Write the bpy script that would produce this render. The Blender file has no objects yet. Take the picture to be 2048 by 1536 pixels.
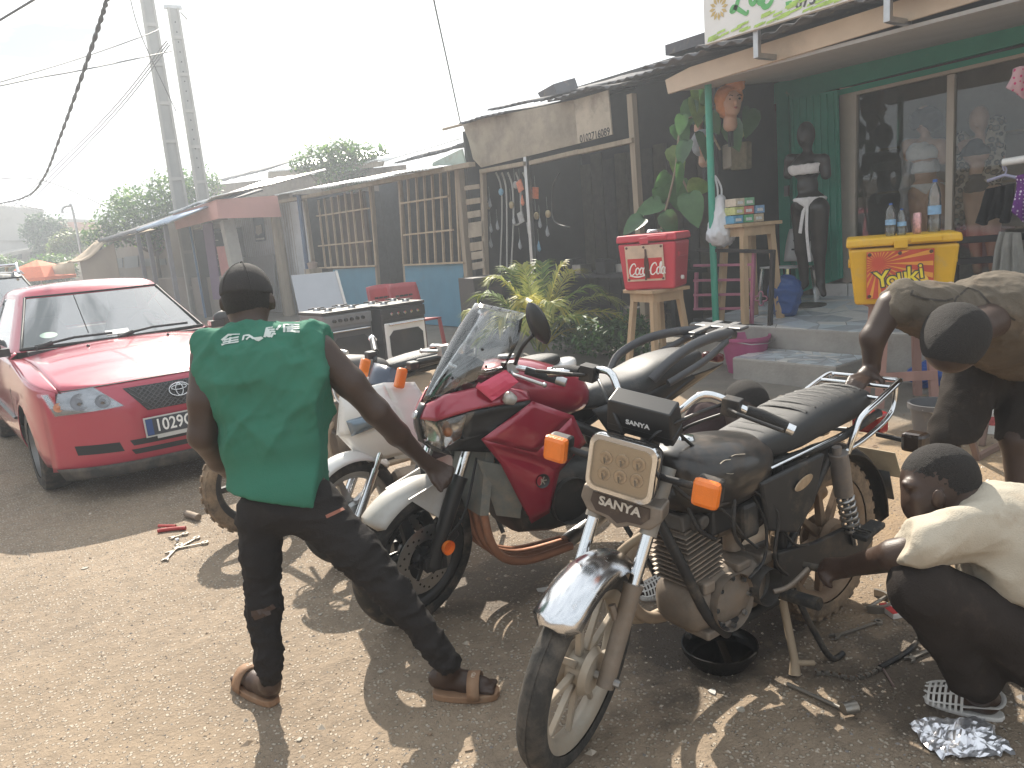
import bpy, bmesh, math, random
import numpy as np
from mathutils import Vector as V, Matrix as M, noise
random.seed(7); R = math.radians
sc = bpy.context.scene
# ---------------------------------------------------------------- camera
CAMH, YAW, PITCH, ROLL, FPX = 1.55, 36.0, 11.0, 5.0, 1538.0
_y, _p, _r = R(YAW), R(PITCH), R(-ROLL)
FW = V((math.sin(_y)*math.cos(_p), math.cos(_y)*math.cos(_p), -math.sin(_p)))
_rt = V((math.cos(_y), -math.sin(_y), 0)); _up = _rt.cross(FW)
RT = _rt*math.cos(_r) + _up*math.sin(_r); UP = -_rt*math.sin(_r) + _up*math.cos(_r)
CAM = V((0, 0, CAMH))
cd = bpy.data.cameras.new('camera'); cam = bpy.data.objects.new('camera', cd); sc.collection.objects.link(cam)
cam.matrix_world = M(((RT.x, UP.x, -FW.x, 0), (RT.y, UP.y, -FW.y, 0), (RT.z, UP.z, -FW.z, CAMH), (0, 0, 0, 1)))
cd.sensor_width = 36; cd.lens = 36*FPX/2048; cd.clip_end = 3000; cd.clip_start = .05
sc.camera = cam
# ---------------------------------------------------------------- light
SUN_AZ, SUN_EL = 24.0, 41.0
w = bpy.data.worlds.new('World'); sc.world = w; w.use_nodes = True
nt = w.node_tree; nt.nodes.clear()
out = nt.nodes.new('ShaderNodeOutputWorld'); bg = nt.nodes.new('ShaderNodeBackground')
sky = nt.nodes.new('ShaderNodeTexSky'); sky.sky_type = 'NISHITA'; sky.sun_disc = False
sky.sun_elevation = R(SUN_EL); sky.sun_rotation = R(SUN_AZ); sky.air_density = 1.6; sky.dust_density = 4.0; sky.ozone_density = 1.0
tc = nt.nodes.new('ShaderNodeTexCoord'); mp = nt.nodes.new('ShaderNodeMapping'); mp.inputs['Scale'].default_value = (1, 1, 2.6)
nz = nt.nodes.new('ShaderNodeTexNoise'); nz.inputs['Scale'].default_value = 3.2; nz.inputs['Detail'].default_value = 7; nz.inputs['Roughness'].default_value = .55
cr = nt.nodes.new('ShaderNodeValToRGB'); cr.color_ramp.elements[0].position = .36; cr.color_ramp.elements[1].position = .52
cr.color_ramp.elements[0].color = (.6, .6, .6, 1); cr.color_ramp.elements[1].color = (.9, .9, .9, 1)
mx = nt.nodes.new('ShaderNodeMix'); mx.data_type = 'RGBA'; mx.inputs['B'].default_value = (10.4, 11.0, 11.5, 1)
L = nt.links.new
L(tc.outputs['Generated'], mp.inputs[0]); L(mp.outputs[0], nz.inputs[0]); L(nz.outputs['Fac'], cr.inputs[0]); L(cr.outputs[0], mx.inputs['Factor'])
n2 = nt.nodes.new('ShaderNodeTexNoise'); n2.inputs['Scale'].default_value = 5.5; n2.inputs['Detail'].default_value = 5; n2.inputs['Roughness'].default_value = .5; L(mp.outputs[0], n2.inputs[0])
c2 = nt.nodes.new('ShaderNodeValToRGB'); c2.color_ramp.elements[0].position = .54; c2.color_ramp.elements[1].position = .63; c2.color_ramp.elements[1].color = (.9, .9, .9, 1); L(n2.outputs['Fac'], c2.inputs[0])
m2 = nt.nodes.new('ShaderNodeMix'); m2.data_type = 'RGBA'; m2.inputs['B'].default_value = (2.6, 3.1, 3.35, 1); L(c2.outputs[0], m2.inputs['Factor'])
L(sky.outputs[0], mx.inputs['A']); L(mx.outputs['Result'], m2.inputs['A']); L(m2.outputs['Result'], bg.inputs[0]); bg.inputs[1].default_value = .068; L(bg.outputs[0], out.inputs[0])
sd = bpy.data.lights.new('sun', 'SUN'); so = bpy.data.objects.new('sun', sd); sc.collection.objects.link(so)
sd.energy = 5.0; sd.angle = R(.53); sd.color = (1, .92, .8)
so.rotation_euler = (R(90-SUN_EL), 0, R(180-SUN_AZ)); so.location = (0, 0, 20)
vs_ = sc.view_settings; vs_.view_transform = 'Standard'; vs_.look = 'None'; vs_.exposure = .93; vs_.gamma = 1; vs_.use_curve_mapping = False
cy = sc.cycles
cy.use_denoising = True; cy.max_bounces = 7; cy.transparent_max_bounces = 12; cy.caustics_reflective = False; cy.caustics_refractive = False; cy.sample_clamp_indirect = 6
# ---------------------------------------------------------------- picture geometry
def ray(x, y): return FW + RT*((x-1024)/FPX) - UP*((y-768)/FPX)
def gnd(x, y, z=0):
    d = ray(x, y); return CAM + d*((z-CAMH)/d.z)
def onx(x, y, X):
    d = ray(x, y); return CAM + d*(X/d.x)
def atd(x, y, t): return CAM + ray(x, y)*t
def ony(x, y, Y):
    d = ray(x, y); return CAM + d*(Y/d.y)
# ---------------------------------------------------------------- mesh helpers
COL = sc.collection
def frame_of(t, ref=None):
    t = t.normalized(); ref = ref or (V((0, 0, 1)) if abs(t.z) < .9 else V((1, 0, 0)))
    a = ref.cross(t).normalized(); return a, t.cross(a)
class MB:
    def __init__(s): s.v = []; s.f = []; s.m = []
    def add(s, vs, fs, mi=0):
        n = len(s.v); s.v += [tuple(v) for v in vs]; s.f += [tuple(i+n for i in f) for f in fs]; s.m += [mi]*len(fs); return s
    def hexa(s, p, mi=0):  # 0-3 bottom ring, 4-7 top ring
        return s.add(p, [(3, 2, 1, 0), (4, 5, 6, 7), (0, 1, 5, 4), (1, 2, 6, 5), (2, 3, 7, 6), (3, 0, 4, 7)], mi)
    def box(s, c, d, rot=(0, 0, 0), mi=0, top=(1, 1)):
        m = M.Translation(c) @ M.Rotation(rot[2], 4, 'Z') @ M.Rotation(rot[1], 4, 'Y') @ M.Rotation(rot[0], 4, 'X')
        x, y, z = d[0]/2, d[1]/2, d[2]/2; a, b = top
        return s.hexa([m @ V(q) for q in ((-x, -y, -z), (x, -y, -z), (x, y, -z), (-x, y, -z), (-x*a, -y*b, z), (x*a, -y*b, z), (x*a, y*b, z), (-x*a, y*b, z))], mi)
    def beam(s, a, b, w, h, ref=None, mi=0):
        a, b = V(a), V(b); u, v = frame_of(b-a, ref); u *= w/2; v *= h/2
        return s.hexa([a-u-v, a+u-v, a+u+v, a-u+v, b-u-v, b+u-v, b+u+v, b-u+v], mi)
    def tube(s, pts, r, seg=8, cap=True, mi=0, sq=1.0, closed=False):
        pts = [V(p) for p in pts]; n = len(pts); rs = r if isinstance(r, (list, tuple)) else [r]*n
        vs = []; u = None
        for i, p in enumerate(pts):
            t = (pts[(i+1) % n]-pts[i-1]) if (closed or 0 < i < n-1) else (pts[1]-pts[0] if i == 0 else pts[-1]-pts[-2])
            if t.length < 1e-9: t = V((0, 0, 1))
            t.normalize()
            if u is None: u, v = frame_of(t)
            else:
                u = u-t*u.dot(t)
                u = u.normalized() if u.length > 1e-6 else frame_of(t)[0]
                v = t.cross(u)
            for k in range(seg):
                a = 2*math.pi*k/seg; vs.append(p+u*(math.cos(a)*rs[i])+v*(math.sin(a)*rs[i]*sq))
        fs = [(i*seg+k, i*seg+(k+1) % seg, ((i+1) % n)*seg+(k+1) % seg, ((i+1) % n)*seg+k) for i in range(n if closed else n-1) for k in range(seg)]
        if cap and not closed: fs += [tuple(range(seg))[::-1], tuple((n-1)*seg+k for k in range(seg))]
        return s.add(vs, fs, mi)
    def lathe(s, prof, seg=24, mat=None, mi=0, arc=1.0, cap=False):
        mat = mat or M(); vs = []; n = len(prof); m = seg if arc == 1 else seg+1
        for k in range(m):
            a = 2*math.pi*arc*k/seg
            vs += [mat @ V((p[0]*math.cos(a), p[0]*math.sin(a), p[1])) for p in prof]
        fs = [(k*n+i, ((k+1) % m)*n+i, ((k+1) % m)*n+i+1, k*n+i+1) for k in range(seg) for i in range(n-1)]
        if cap: fs += [tuple(k*n for k in range(m))[::-1], tuple(k*n+n-1 for k in range(m))]
        return s.add(vs, fs, mi)
    def loft(s, rings, cap=True, mi=0, closed=True):
        n = len(rings[0]); vs = [p for r in rings for p in r]; m = n if closed else n-1
        fs = [(i*n+k, i*n+(k+1) % n, (i+1)*n+(k+1) % n, (i+1)*n+k) for i in range(len(rings)-1) for k in range(m)]
        if cap: fs += [tuple(range(n))[::-1], tuple((len(rings)-1)*n+k for k in range(n))]
        return s.add(vs, fs, mi)
    def prism(s, pts, off, mi=0):  # planar polygon pushed along off
        off = V(off); n = len(pts); p = [V(q) for q in pts]
        return s.add(p+[q+off for q in p], [tuple(range(n))[::-1], tuple(range(n, 2*n))]+[(k, (k+1) % n, n+(k+1) % n, n+k) for k in range(n)], mi)
    def ico(s, c, r, mi=0, sq=(1, 1, 1), sub=1):
        bm = bmesh.new(); bmesh.ops.create_icosphere(bm, subdivisions=sub, radius=1)
        vs = [(c[0]+v.co.x*r*sq[0], c[1]+v.co.y*r*sq[1], c[2]+v.co.z*r*sq[2]) for v in bm.verts]; fs = [tuple(v.index for v in f.verts) for f in bm.faces]; bm.free()
        return s.add(vs, fs, mi)
    def xf(s, m):
        s.v = [tuple(m @ V(v)) for v in s.v]; return s
    def build(s, name, mat, parent=None, smooth=0, bev=0, sub=0, solid=0, mir=False, fix=False):
        me = bpy.data.meshes.new(name); me.from_pydata(s.v, [], s.f)
        mats = mat if isinstance(mat, (list, tuple)) else [mat]
        [me.materials.append(q) for q in mats if q]
        if len(mats) > 1: me.polygons.foreach_set('material_index', s.m)
        if fix:
            bm = bmesh.new(); bm.from_mesh(me); bmesh.ops.remove_doubles(bm, verts=bm.verts, dist=1e-5); bmesh.ops.recalc_face_normals(bm, faces=bm.faces); bm.to_mesh(me); bm.free()
        if smooth:
            me.polygons.foreach_set('use_smooth', [True]*len(me.polygons))
            if smooth < 180 and not sub: me.set_sharp_from_angle(angle=R(smooth))
        o = bpy.data.objects.new(name, me); COL.objects.link(o)
        if parent is not None: o.parent = parent
        if mir: q = o.modifiers.new('m', 'MIRROR'); q.use_axis = (False, True, False); q.use_clip = True; q.merge_threshold = .002
        if solid: q = o.modifiers.new('s', 'SOLIDIFY'); q.thickness = solid; q.offset = 0
        if sub: q = o.modifiers.new('u', 'SUBSURF'); q.levels = q.render_levels = sub
        if bev: q = o.modifiers.new('b', 'BEVEL'); q.width = bev; q.segments = 2; q.limit_method = 'ANGLE'; q.angle_limit = R(40)
        return o
def tag(o, label=None, cat=None, group=None, kind=None):
    if label: o['label'] = label
    if cat: o['category'] = cat
    if group: o['group'] = group
    if kind: o['kind'] = kind
    return o
def thing(name, label, cat, loc=(0, 0, 0), rz=0, group=None, rot=None):
    o = bpy.data.objects.new(name, None); COL.objects.link(o); o.location = loc; o.rotation_euler = rot or (0, 0, rz); o.empty_display_size = .1
    return tag(o, label, cat, group)
def dup(o, loc=None, parent=None, rz=None, label=None):
    c = o.copy(); COL.objects.link(c)
    if loc is not None: c.location = loc
    if rz is not None: c.rotation_euler = (0, 0, rz)
    c.parent = parent
    if label: c['label'] = label
    for k in o.children: dup(k, None, c)
    return c
def cat_rom(pts, n=6, closed=False):
    P = [V(p) for p in pts]; o = []; m = len(P)
    for i in range(m if closed else m-1):
        a, b, c, d = (P[(i-1) % m], P[i], P[(i+1) % m], P[(i+2) % m]) if closed else (P[max(i-1, 0)], P[i], P[i+1], P[min(i+2, m-1)])
        for k in range(n):
            t = k/n; o.append(.5*((2*b)+(c-a)*t+(2*a-5*b+4*c-d)*t*t+(3*b-a-3*c+d)*t**3))
    if not closed: o.append(P[-1])
    return o
def text_mesh(txt, size, extr=.001, name='lettering', mat=None, parent=None, mtx=None, bold=0, shear=0, align='CENTER', sx=1):
    cu = bpy.data.curves.new('t', 'FONT'); cu.body = txt; cu.size = size; cu.extrude = extr; cu.align_x = align; cu.align_y = 'CENTER'; cu.offset = bold; cu.shear = shear; cu.resolution_u = 3
    to = bpy.data.objects.new('t', cu); COL.objects.link(to); dg = bpy.context.evaluated_depsgraph_get(); dg.update()
    me = bpy.data.meshes.new_from_object(to.evaluated_get(dg)); bpy.data.objects.remove(to); bpy.data.curves.remove(cu); me.name = name
    me.transform(M.Diagonal((sx, 1, 1, 1)))
    if mtx is not None: me.transform(mtx)
    me.materials.clear(); me.materials.append(mat)
    o = bpy.data.objects.new(name, me); COL.objects.link(o); o.parent = parent; return o
def basis(o, x, y):  # matrix whose local x,y go along x,y at o
    x = V(x).normalized(); y = V(y); z = x.cross(y).normalized(); y = z.cross(x)
    return M(((x.x, y.x, z.x, o[0]), (x.y, y.y, z.y, o[1]), (x.z, y.z, z.z, o[2]), (0, 0, 0, 1)))
# ---------------------------------------------------------------- organic surfaces
import openvdb
def sdf_obj(prims, name, mats, parent=None, vox=.01, k=.02, post=None, smooth=0, pick=None, jig=None):
    """prims: ('c',a,b,ra,rb[,k]) round cone; ('e',c,(rx,ry,rz),M3[,k]) ellipsoid. Smooth union -> one closed surface."""
    lo = np.array([1e9]*3); hi = -lo
    for p in prims:
        if p[0] == 'c': pts = [(p[1], p[3]), (p[2], p[4])]
        else: pts = [(p[1], max(p[2]))]
        for c, r in pts: lo = np.minimum(lo, np.array(c)-r); hi = np.maximum(hi, np.array(c)+r)
    lo -= 4*vox; hi += 4*vox
    n = np.ceil((hi-lo)/vox).astype(int)+1; D = np.full(n, 1.0, np.float32)
    ax = [lo[i]+vox*np.arange(n[i]) for i in range(3)]
    for p in prims:
        if p[0] == 'c':
            a, b, ra, rb = np.array(p[1], float), np.array(p[2], float), p[3], p[4]; kk = p[5] if len(p) > 5 else k
            l2 = np.minimum(a-ra, b-rb); h2 = np.maximum(a+ra, b+rb)
        else:
            a = np.array(p[1], float); rr = max(p[2]); kk = p[4] if len(p) > 4 else k; l2 = a-rr; h2 = a+rr
        m = 4*vox+kk*1.5
        i0 = np.clip(((l2-m-lo)/vox).astype(int), 0, n-1); i1 = np.clip(((h2+m-lo)/vox).astype(int)+2, 1, n)
        X, Y, Z = np.meshgrid(ax[0][i0[0]:i1[0]], ax[1][i0[1]:i1[1]], ax[2][i0[2]:i1[2]], indexing='ij')
        if p[0] == 'c':
            ba = b-a; q = np.clip(((X-a[0])*ba[0]+(Y-a[1])*ba[1]+(Z-a[2])*ba[2])/max(ba@ba, 1e-9), 0, 1)
            d = np.sqrt((X-a[0]-q*ba[0])**2+(Y-a[1]-q*ba[1])**2+(Z-a[2]-q*ba[2])**2)-(ra+(rb-ra)*q)
        else:
            m3 = np.array(p[3]) if len(p) > 3 and p[3] is not None else np.eye(3); r = np.array(p[2], float)
            Q = np.stack([X-a[0], Y-a[1], Z-a[2]], -1) @ m3; l0 = np.sqrt(((Q/r)**2).sum(-1)); l1 = np.sqrt(((Q/r**2)**2).sum(-1))+1e-9; d = l0*(l0-1)/l1
        S = D[i0[0]:i1[0], i0[1]:i1[1], i0[2]:i1[2]]; h = np.clip(.5+.5*(S-d)/kk, 0, 1)
        D[i0[0]:i1[0], i0[1]:i1[1], i0[2]:i1[2]] = np.where(h > 0, S+(d-S)*h-kk*h*(1-h), S)
    if post is not None:
        X, Y, Z = np.meshgrid(*ax, indexing='ij'); D = post(D, X, Y, Z).astype(np.float32)
    g = openvdb.FloatGrid(); g.background = 1.0; g.copyFromArray(D)
    pts, q = g.convertToQuads(0.0); pts = pts*vox+lo
    me = bpy.data.meshes.new(name); me.from_pydata(pts.tolist(), [], q.tolist()); me.flip_normals()
    mats = mats if isinstance(mats, (list, tuple)) else [mats]
    for a in mats: me.materials.append(a)
    bm = bmesh.new(); bm.from_mesh(me)
    for _ in range(smooth): bmesh.ops.smooth_vert(bm, verts=bm.verts, factor=.5, use_axis_x=True, use_axis_y=True, use_axis_z=True)
    bmesh.ops.recalc_face_normals(bm, faces=bm.faces); bm.normal_update()
    if jig:
        for v_ in bm.verts: v_.co += v_.normal*jig(v_.co, v_.normal)
    if pick:
        for f in bm.faces: f.material_index = pick(f.calc_center_median())
    bm.to_mesh(me); bm.free()
    me.polygons.foreach_set('use_smooth', [True]*len(me.polygons))
    o = bpy.data.objects.new(name, me); COL.objects.link(o); o.parent = parent; return o
# ---------------------------------------------------------------- materials
MT = {}
def mt(name, col, rough=.6, metal=0, var=.12, scale=9, bump=0, bscale=70, coat=0, dust=None, dustc=(.33, .25, .17), spec=.5, trans=0, emis=None, dscale=7, stripe=None, tl=0):
    if name in MT: return MT[name]
    m = bpy.data.materials.new(name); m.use_nodes = True; t = m.node_tree; b = t.nodes['Principled BSDF']; N = t.nodes.new; L = t.links.new
    b.inputs['Roughness'].default_value = rough; b.inputs['Metallic'].default_value = metal; b.inputs['Specular IOR Level'].default_value = spec
    b.inputs['Coat Weight'].default_value = coat; b.inputs['Coat Roughness'].default_value = .06
    if trans: b.inputs['Transmission Weight'].default_value = trans
    co = N('ShaderNodeTexCoord'); n1 = N('ShaderNodeTexNoise'); n1.inputs['Scale'].default_value = scale; n1.inputs['Detail'].default_value = 6; n1.inputs['Roughness'].default_value = .62
    L(co.outputs['Object'], n1.inputs['Vector'])
    mr = N('ShaderNodeMapRange'); mr.inputs[1].default_value = .25; mr.inputs[2].default_value = .75; mr.inputs[3].default_value = 1-var; mr.inputs[4].default_value = 1+var
    L(n1.outputs['Fac'], mr.inputs[0])
    mu = N('ShaderNodeMix'); mu.data_type = 'RGBA'; mu.blend_type = 'MULTIPLY'; mu.inputs['Factor'].default_value = 1; mu.inputs['A'].default_value = (*col, 1)
    L(mr.outputs[0], mu.inputs['B']); res = mu.outputs['Result']
    if dust:
        n2 = N('ShaderNodeTexNoise'); n2.inputs['Scale'].default_value = dscale; n2.inputs['Detail'].default_value = 8; n2.inputs['Roughness'].default_value = .7; L(co.outputs['Object'], n2.inputs['Vector'])
        r2 = N('ShaderNodeMapRange'); r2.inputs[1].default_value = .7-dust*.55; r2.inputs[2].default_value = .78-dust*.2; r2.inputs[4].default_value = min(1, .35+dust*.6); L(n2.outputs['Fac'], r2.inputs[0])
        m2 = N('ShaderNodeMix'); m2.data_type = 'RGBA'; m2.inputs['B'].default_value = (*dustc, 1); L(r2.outputs[0], m2.inputs['Factor']); L(res, m2.inputs['A']); res = m2.outputs['Result']
        r3 = N('ShaderNodeMapRange'); r3.inputs[3].default_value = rough; r3.inputs[4].default_value = .9; L(r2.outputs[0], r3.inputs[0]); L(r3.outputs[0], b.inputs['Roughness'])
        if metal:
            r4 = N('ShaderNodeMapRange'); r4.inputs[3].default_value = metal; r4.inputs[4].default_value = 0; L(r2.outputs[0], r4.inputs[0]); L(r4.outputs[0], b.inputs['Metallic'])
        if coat:
            r5 = N('ShaderNodeMapRange'); r5.inputs[3].default_value = coat; r5.inputs[4].default_value = .05; L(r2.outputs[0], r5.inputs[0]); L(r5.outputs[0], b.inputs['Coat Weight'])
    L(res, b.inputs['Base Color'])
    if emis: b.inputs['Emission Color'].default_value = (*emis[:3], 1); b.inputs['Emission Strength'].default_value = emis[3]
    if bump:
        n3 = N('ShaderNodeTexNoise'); n3.inputs['Scale'].default_value = bscale; n3.inputs['Detail'].default_value = 5; L(co.outputs['Object'], n3.inputs['Vector'])
        if stripe: n3.inputs['Scale'].default_value = 1; q = N('ShaderNodeMapping'); q.inputs['Scale'].default_value = stripe; L(co.outputs['Object'], q.inputs[0]); L(q.outputs[0], n3.inputs['Vector']); L(q.outputs[0], n1.inputs['Vector']); n1.inputs['Scale'].default_value = .6
        bp = N('ShaderNodeBump'); bp.inputs['Strength'].default_value = bump; bp.inputs['Distance'].default_value = .01; L(n3.outputs['Fac'], bp.inputs['Height']); L(bp.outputs[0], b.inputs['Normal'])
    if tl:
        tb = N('ShaderNodeBsdfTranslucent'); ms = N('ShaderNodeMixShader'); ms.inputs[0].default_value = tl; hs = N('ShaderNodeHueSaturation'); hs.inputs['Hue'].default_value = .485; hs.inputs['Value'].default_value = 1.9; L(res, hs.inputs['Color']); L(hs.outputs[0], tb.inputs[0]); L(b.outputs[0], ms.inputs[1]); L(tb.outputs[0], ms.inputs[2]); L(ms.outputs[0], t.nodes['Material Output'].inputs[0])
    MT[name] = m; return m
def glass(name, col=(.8, .88, .9), rough=.02, refl=.04, dark=0):
    if name in MT: return MT[name]
    m = bpy.data.materials.new(name); m.use_nodes = True; t = m.node_tree; t.nodes.clear(); N = t.nodes.new; L = t.links.new
    o = N('ShaderNodeOutputMaterial'); a = N('ShaderNodeBsdfTransparent'); a.inputs[0].default_value = (*col, 1); g = N('ShaderNodeBsdfGlossy'); g.inputs['Color'].default_value = (.95, .95, .95, 1); g.inputs['Roughness'].default_value = rough
    d = N('ShaderNodeBsdfDiffuse'); d.inputs['Color'].default_value = (.5, .48, .44, 1); m0 = N('ShaderNodeMixShader'); m0.inputs[0].default_value = .03+dark; L(a.outputs[0], m0.inputs[1]); L(d.outputs[0], m0.inputs[2])
    f = N('ShaderNodeFresnel'); f.inputs[0].default_value = 1.45; ad = N('ShaderNodeMath'); ad.operation = 'ADD'; ad.use_clamp = True; ad.inputs[1].default_value = refl
    mx = N('ShaderNodeMixShader'); L(f.outputs[0], ad.inputs[0]); L(ad.outputs[0], mx.inputs[0]); L(m0.outputs[0], mx.inputs[1]); L(g.outputs[0], mx.inputs[2]); L(mx.outputs[0], o.inputs[0]); MT[name] = m; return m
CHROME = mt('chrome', (.72, .73, .74), .12, 1, .05, dust=.12, dscale=16)
STEEL = mt('dull_steel', (.45, .45, .45), .38, 1, .15, dust=.25)
DALU = mt('dusty_aluminium', (.24, .21, .18), .5, .7, .3, 14, dust=.62, dustc=(.23, .165, .11), dscale=10)
BLK = mt('black_plastic', (.02, .02, .021), .42, 0, .2, dust=.12)
BLKD = mt('dusty_black', (.018, .017, .017), .55, 0, .3, dust=.32, dustc=(.2, .155, .11))
RUB = mt('tyre_rubber', (.022, .021, .02), .8, 0, .25, 20, bump=.2, bscale=160, dust=.42, dustc=(.2, .16, .115), dscale=12)
RUBF = mt('grey_dusty_tyre', (.035, .033, .03), .85, 0, .3, 20, bump=.3, bscale=120, dust=.5, dustc=(.15, .125, .1), dscale=10)
RUBD = mt('muddy_tyre_rubber', (.05, .04, .032), .85, 0, .3, 20, bump=.3, bscale=120, dust=.75, dustc=(.34, .24, .15), dscale=10)
ORANGE = mt('orange_lens', (.85, .2, .015), .22, 0, .08, 30, coat=.6, bump=.2, bscale=300)
WOOD = mt('raw_timber', (.42, .3, .18), .75, 0, .22, 5, bump=.35, bscale=30, stripe=(14, 14, 1.2))
WOODG = mt('weathered_timber', (.3, .245, .18), .85, 0, .28, 5, bump=.4, bscale=30, stripe=(14, 14, 1.5))
SKIN = mt('dark_skin', (.05, .028, .019), .46, 0, .14, 14, bump=.12, bscale=220, spec=.45)
HAIR = mt('short_black_hair', (.02, .0155, .013), .8, 0, .5, 160, bump=1.0, bscale=420, dust=.12, dustc=(.04, .03, .024), dscale=150)
WHITE = mt('white_paint', (.78, .78, .76), .45, 0, .06, dust=.15)
GLASSC = glass('clear_glass')
# ================================================================ ground
def ground_mat():
    m = bpy.data.materials.new('dusty_worn_road'); m.use_nodes = True; t = m.node_tree; b = t.nodes['Principled BSDF']; N = t.nodes.new; L = t.links.new
    g = N('ShaderNodeNewGeometry'); pos = g.outputs['Position']
    def nz(s, d=6, r=.6):
        n = N('ShaderNodeTexNoise'); n.inputs['Scale'].default_value = s; n.inputs['Detail'].default_value = d; n.inputs['Roughness'].default_value = r; L(pos, n.inputs['Vector']); return n.outputs['Fac']
    def rg(i, a, c, d=0, e=1):
        n = N('ShaderNodeMapRange'); n.inputs[1].default_value = a; n.inputs[2].default_value = c; n.inputs[3].default_value = d; n.inputs[4].default_value = e; L(i, n.inputs[0]); return n.outputs[0]
    def mix(f, a, c):
        n = N('ShaderNodeMix'); n.data_type = 'RGBA'
        (L(f, n.inputs['Factor']) if not isinstance(f, float) else setattr(n.inputs['Factor'], 'default_value', f))
        for k, q in (('A', a), ('B', c)):
            if isinstance(q, tuple): n.inputs[k].default_value = (*q, 1)
            else: L(q, n.inputs[k])
        return n.outputs['Result']
    def math_(op, a, c):
        n = N('ShaderNodeMath'); n.operation = op; n.use_clamp = False
        for k, q in ((0, a), (1, c)):
            if isinstance(q, (float, int)): n.inputs[k].default_value = q
            else: L(q, n.inputs[k])
        return n.outputs[0]
    base = mix(rg(nz(1.3), .3, .7), (.265, .2, .14), (.37, .285, .205))
    base = mix(rg(nz(14, 8, .75), .4, .75), base, (.2, .157, .115))
    base = mix(math_('MULTIPLY', rg(nz(2.1, 9, .68), .52, .74), .6), base, (.15, .118, .088)); base = mix(math_('MULTIPLY', rg(nz(.55, 4, .5), .5, .7), .45), base, (.4, .3, .2))
    vo = N('ShaderNodeTexVoronoi'); vo.inputs['Scale'].default_value = 62; L(pos, vo.inputs['Vector'])
    vc = N('ShaderNodeSeparateColor'); L(vo.outputs['Color'], vc.inputs[0])
    stone = math_('MULTIPLY', rg(vo.outputs['Distance'], .4, .3), rg(vc.outputs[0], .42, .5))
    sx = N('ShaderNodeSeparateXYZ'); L(pos, sx.inputs[0])
    # loose laterite soil beyond the tarmac edge, on the shop side, greyer and darker nearest the shops
    edge = math_('ADD', sx.outputs[0], math_('MULTIPLY', math_('SUBTRACT', nz(.9, 7), .5), 2.6))
    soil = rg(edge, 2.55, 3.25)
    stone_r = math_('MULTIPLY', stone, math_('SUBTRACT', 1.0, math_('MULTIPLY', soil, .85)))
    col = mix(stone_r, base, (.52, .44, .345))
    scol = mix(rg(nz(5, 9, .7), .35, .7), (.36, .25, .145), (.24, .175, .12))
    far = rg(sx.outputs[0], 4.9, 5.6)
    scol = mix(far, scol, mix(rg(nz(3, 8), .35, .65), (.16, .145, .125), (.21, .19, .16)))
    col = mix(soil, col, scol)
    # oil and grease soaked into the work place
    def blob(cx, cy, rx, ry, s=2.3, am=.55):
        a = math_('DIVIDE', math_('SUBTRACT', sx.outputs[0], cx), rx); c = math_('DIVIDE', math_('SUBTRACT', sx.outputs[1], cy), ry)
        d = math_('SQRT', math_('ADD', math_('MULTIPLY', a, a), math_('MULTIPLY', c, c)), 0.0)
        return rg(math_('ADD', d, math_('MULTIPLY', math_('SUBTRACT', nz(s, 8, .65), .5), am*4)), 1.12, .62)
    oil = math_('MAXIMUM', blob(2.05, 1.75, .5, .35, 3.1), math_('MULTIPLY', blob(1.85, 2.75, .4, .3, 4.2), .7))
    oil = math_('MAXIMUM', oil, math_('MULTIPLY', blob(2.35, 1.15, .4, .3, 5.0, .7), .7))
    spots = rg(nz(9, 3, .5), .70, .74)
    oil = math_('MAXIMUM', math_('MULTIPLY', oil, .82), math_('MULTIPLY', spots, math_('MULTIPLY', blob(2, 1.6, 1.6, 1.2, 1.5), .8)))
    col = mix(oil, col, (.034, .028, .024)); L(col, b.inputs['Base Color'])
    L(math_('SUBTRACT', rg(oil, 0, 1, .84, .5), math_('MULTIPLY', stone_r, .5)), b.inputs['Roughness']); b.inputs['Specular IOR Level'].default_value = .38
    h = math_('ADD', math_('MULTIPLY', stone_r, .9), math_('MULTIPLY', nz(55, 6, .7), .9)); h = math_('ADD', h, math_('MULTIPLY', nz(6, 6), 1.6))
    bp = N('ShaderNodeBump'); bp.inputs['Strength'].default_value = 1.0; bp.inputs['Distance'].default_value = .014; L(h, bp.inputs['Height']); L(bp.outputs[0], b.inputs['Normal'])
    return m
g = MB(); g.add([(-110, -40, 0), (150, -40, 0), (150, 190, 0), (-110, 190, 0)], [(0, 1, 2, 3)])
tag(g.build('ground', ground_mat()), kind='structure')
# small stones bedded in the tarmac and the soil
gv = MB(); rs = random.Random(3)
OCT = [(0, 1, 4), (1, 2, 4), (2, 3, 4), (3, 0, 4)]
for i in range(24000):
    u = rs.random(); y = .3+u*u*7.5; x = rs.uniform(-.2, 5.2 if y < 4 else 3.2)
    s = rs.choice((.0035, .004, .005, .006, .0075)) * (1 if rs.random() < .99 else 2.3); a = rs.random()*6.28; e = rs.uniform(.6, 1.5)
    c, q = math.cos(a)*s, math.sin(a)*s
    gv.add([(x+c*e, y+q*e, -.001), (x-q, y+c, -.001), (x-c*e, y-q*e, -.001), (x+q, y-c, -.001), (x+rs.uniform(-.3, .3)*s, y, s*.62)], OCT, rs.choice((0, 0, 1, 2)))
tag(gv.build('gravel', [mt('pale_gravel', (.4, .34, .27), .35, var=.2), mt('tan_gravel', (.24, .18, .125), .6, var=.2), mt('grey_gravel', (.2, .18, .165), .5, var=.2)]), kind='stuff')
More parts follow.
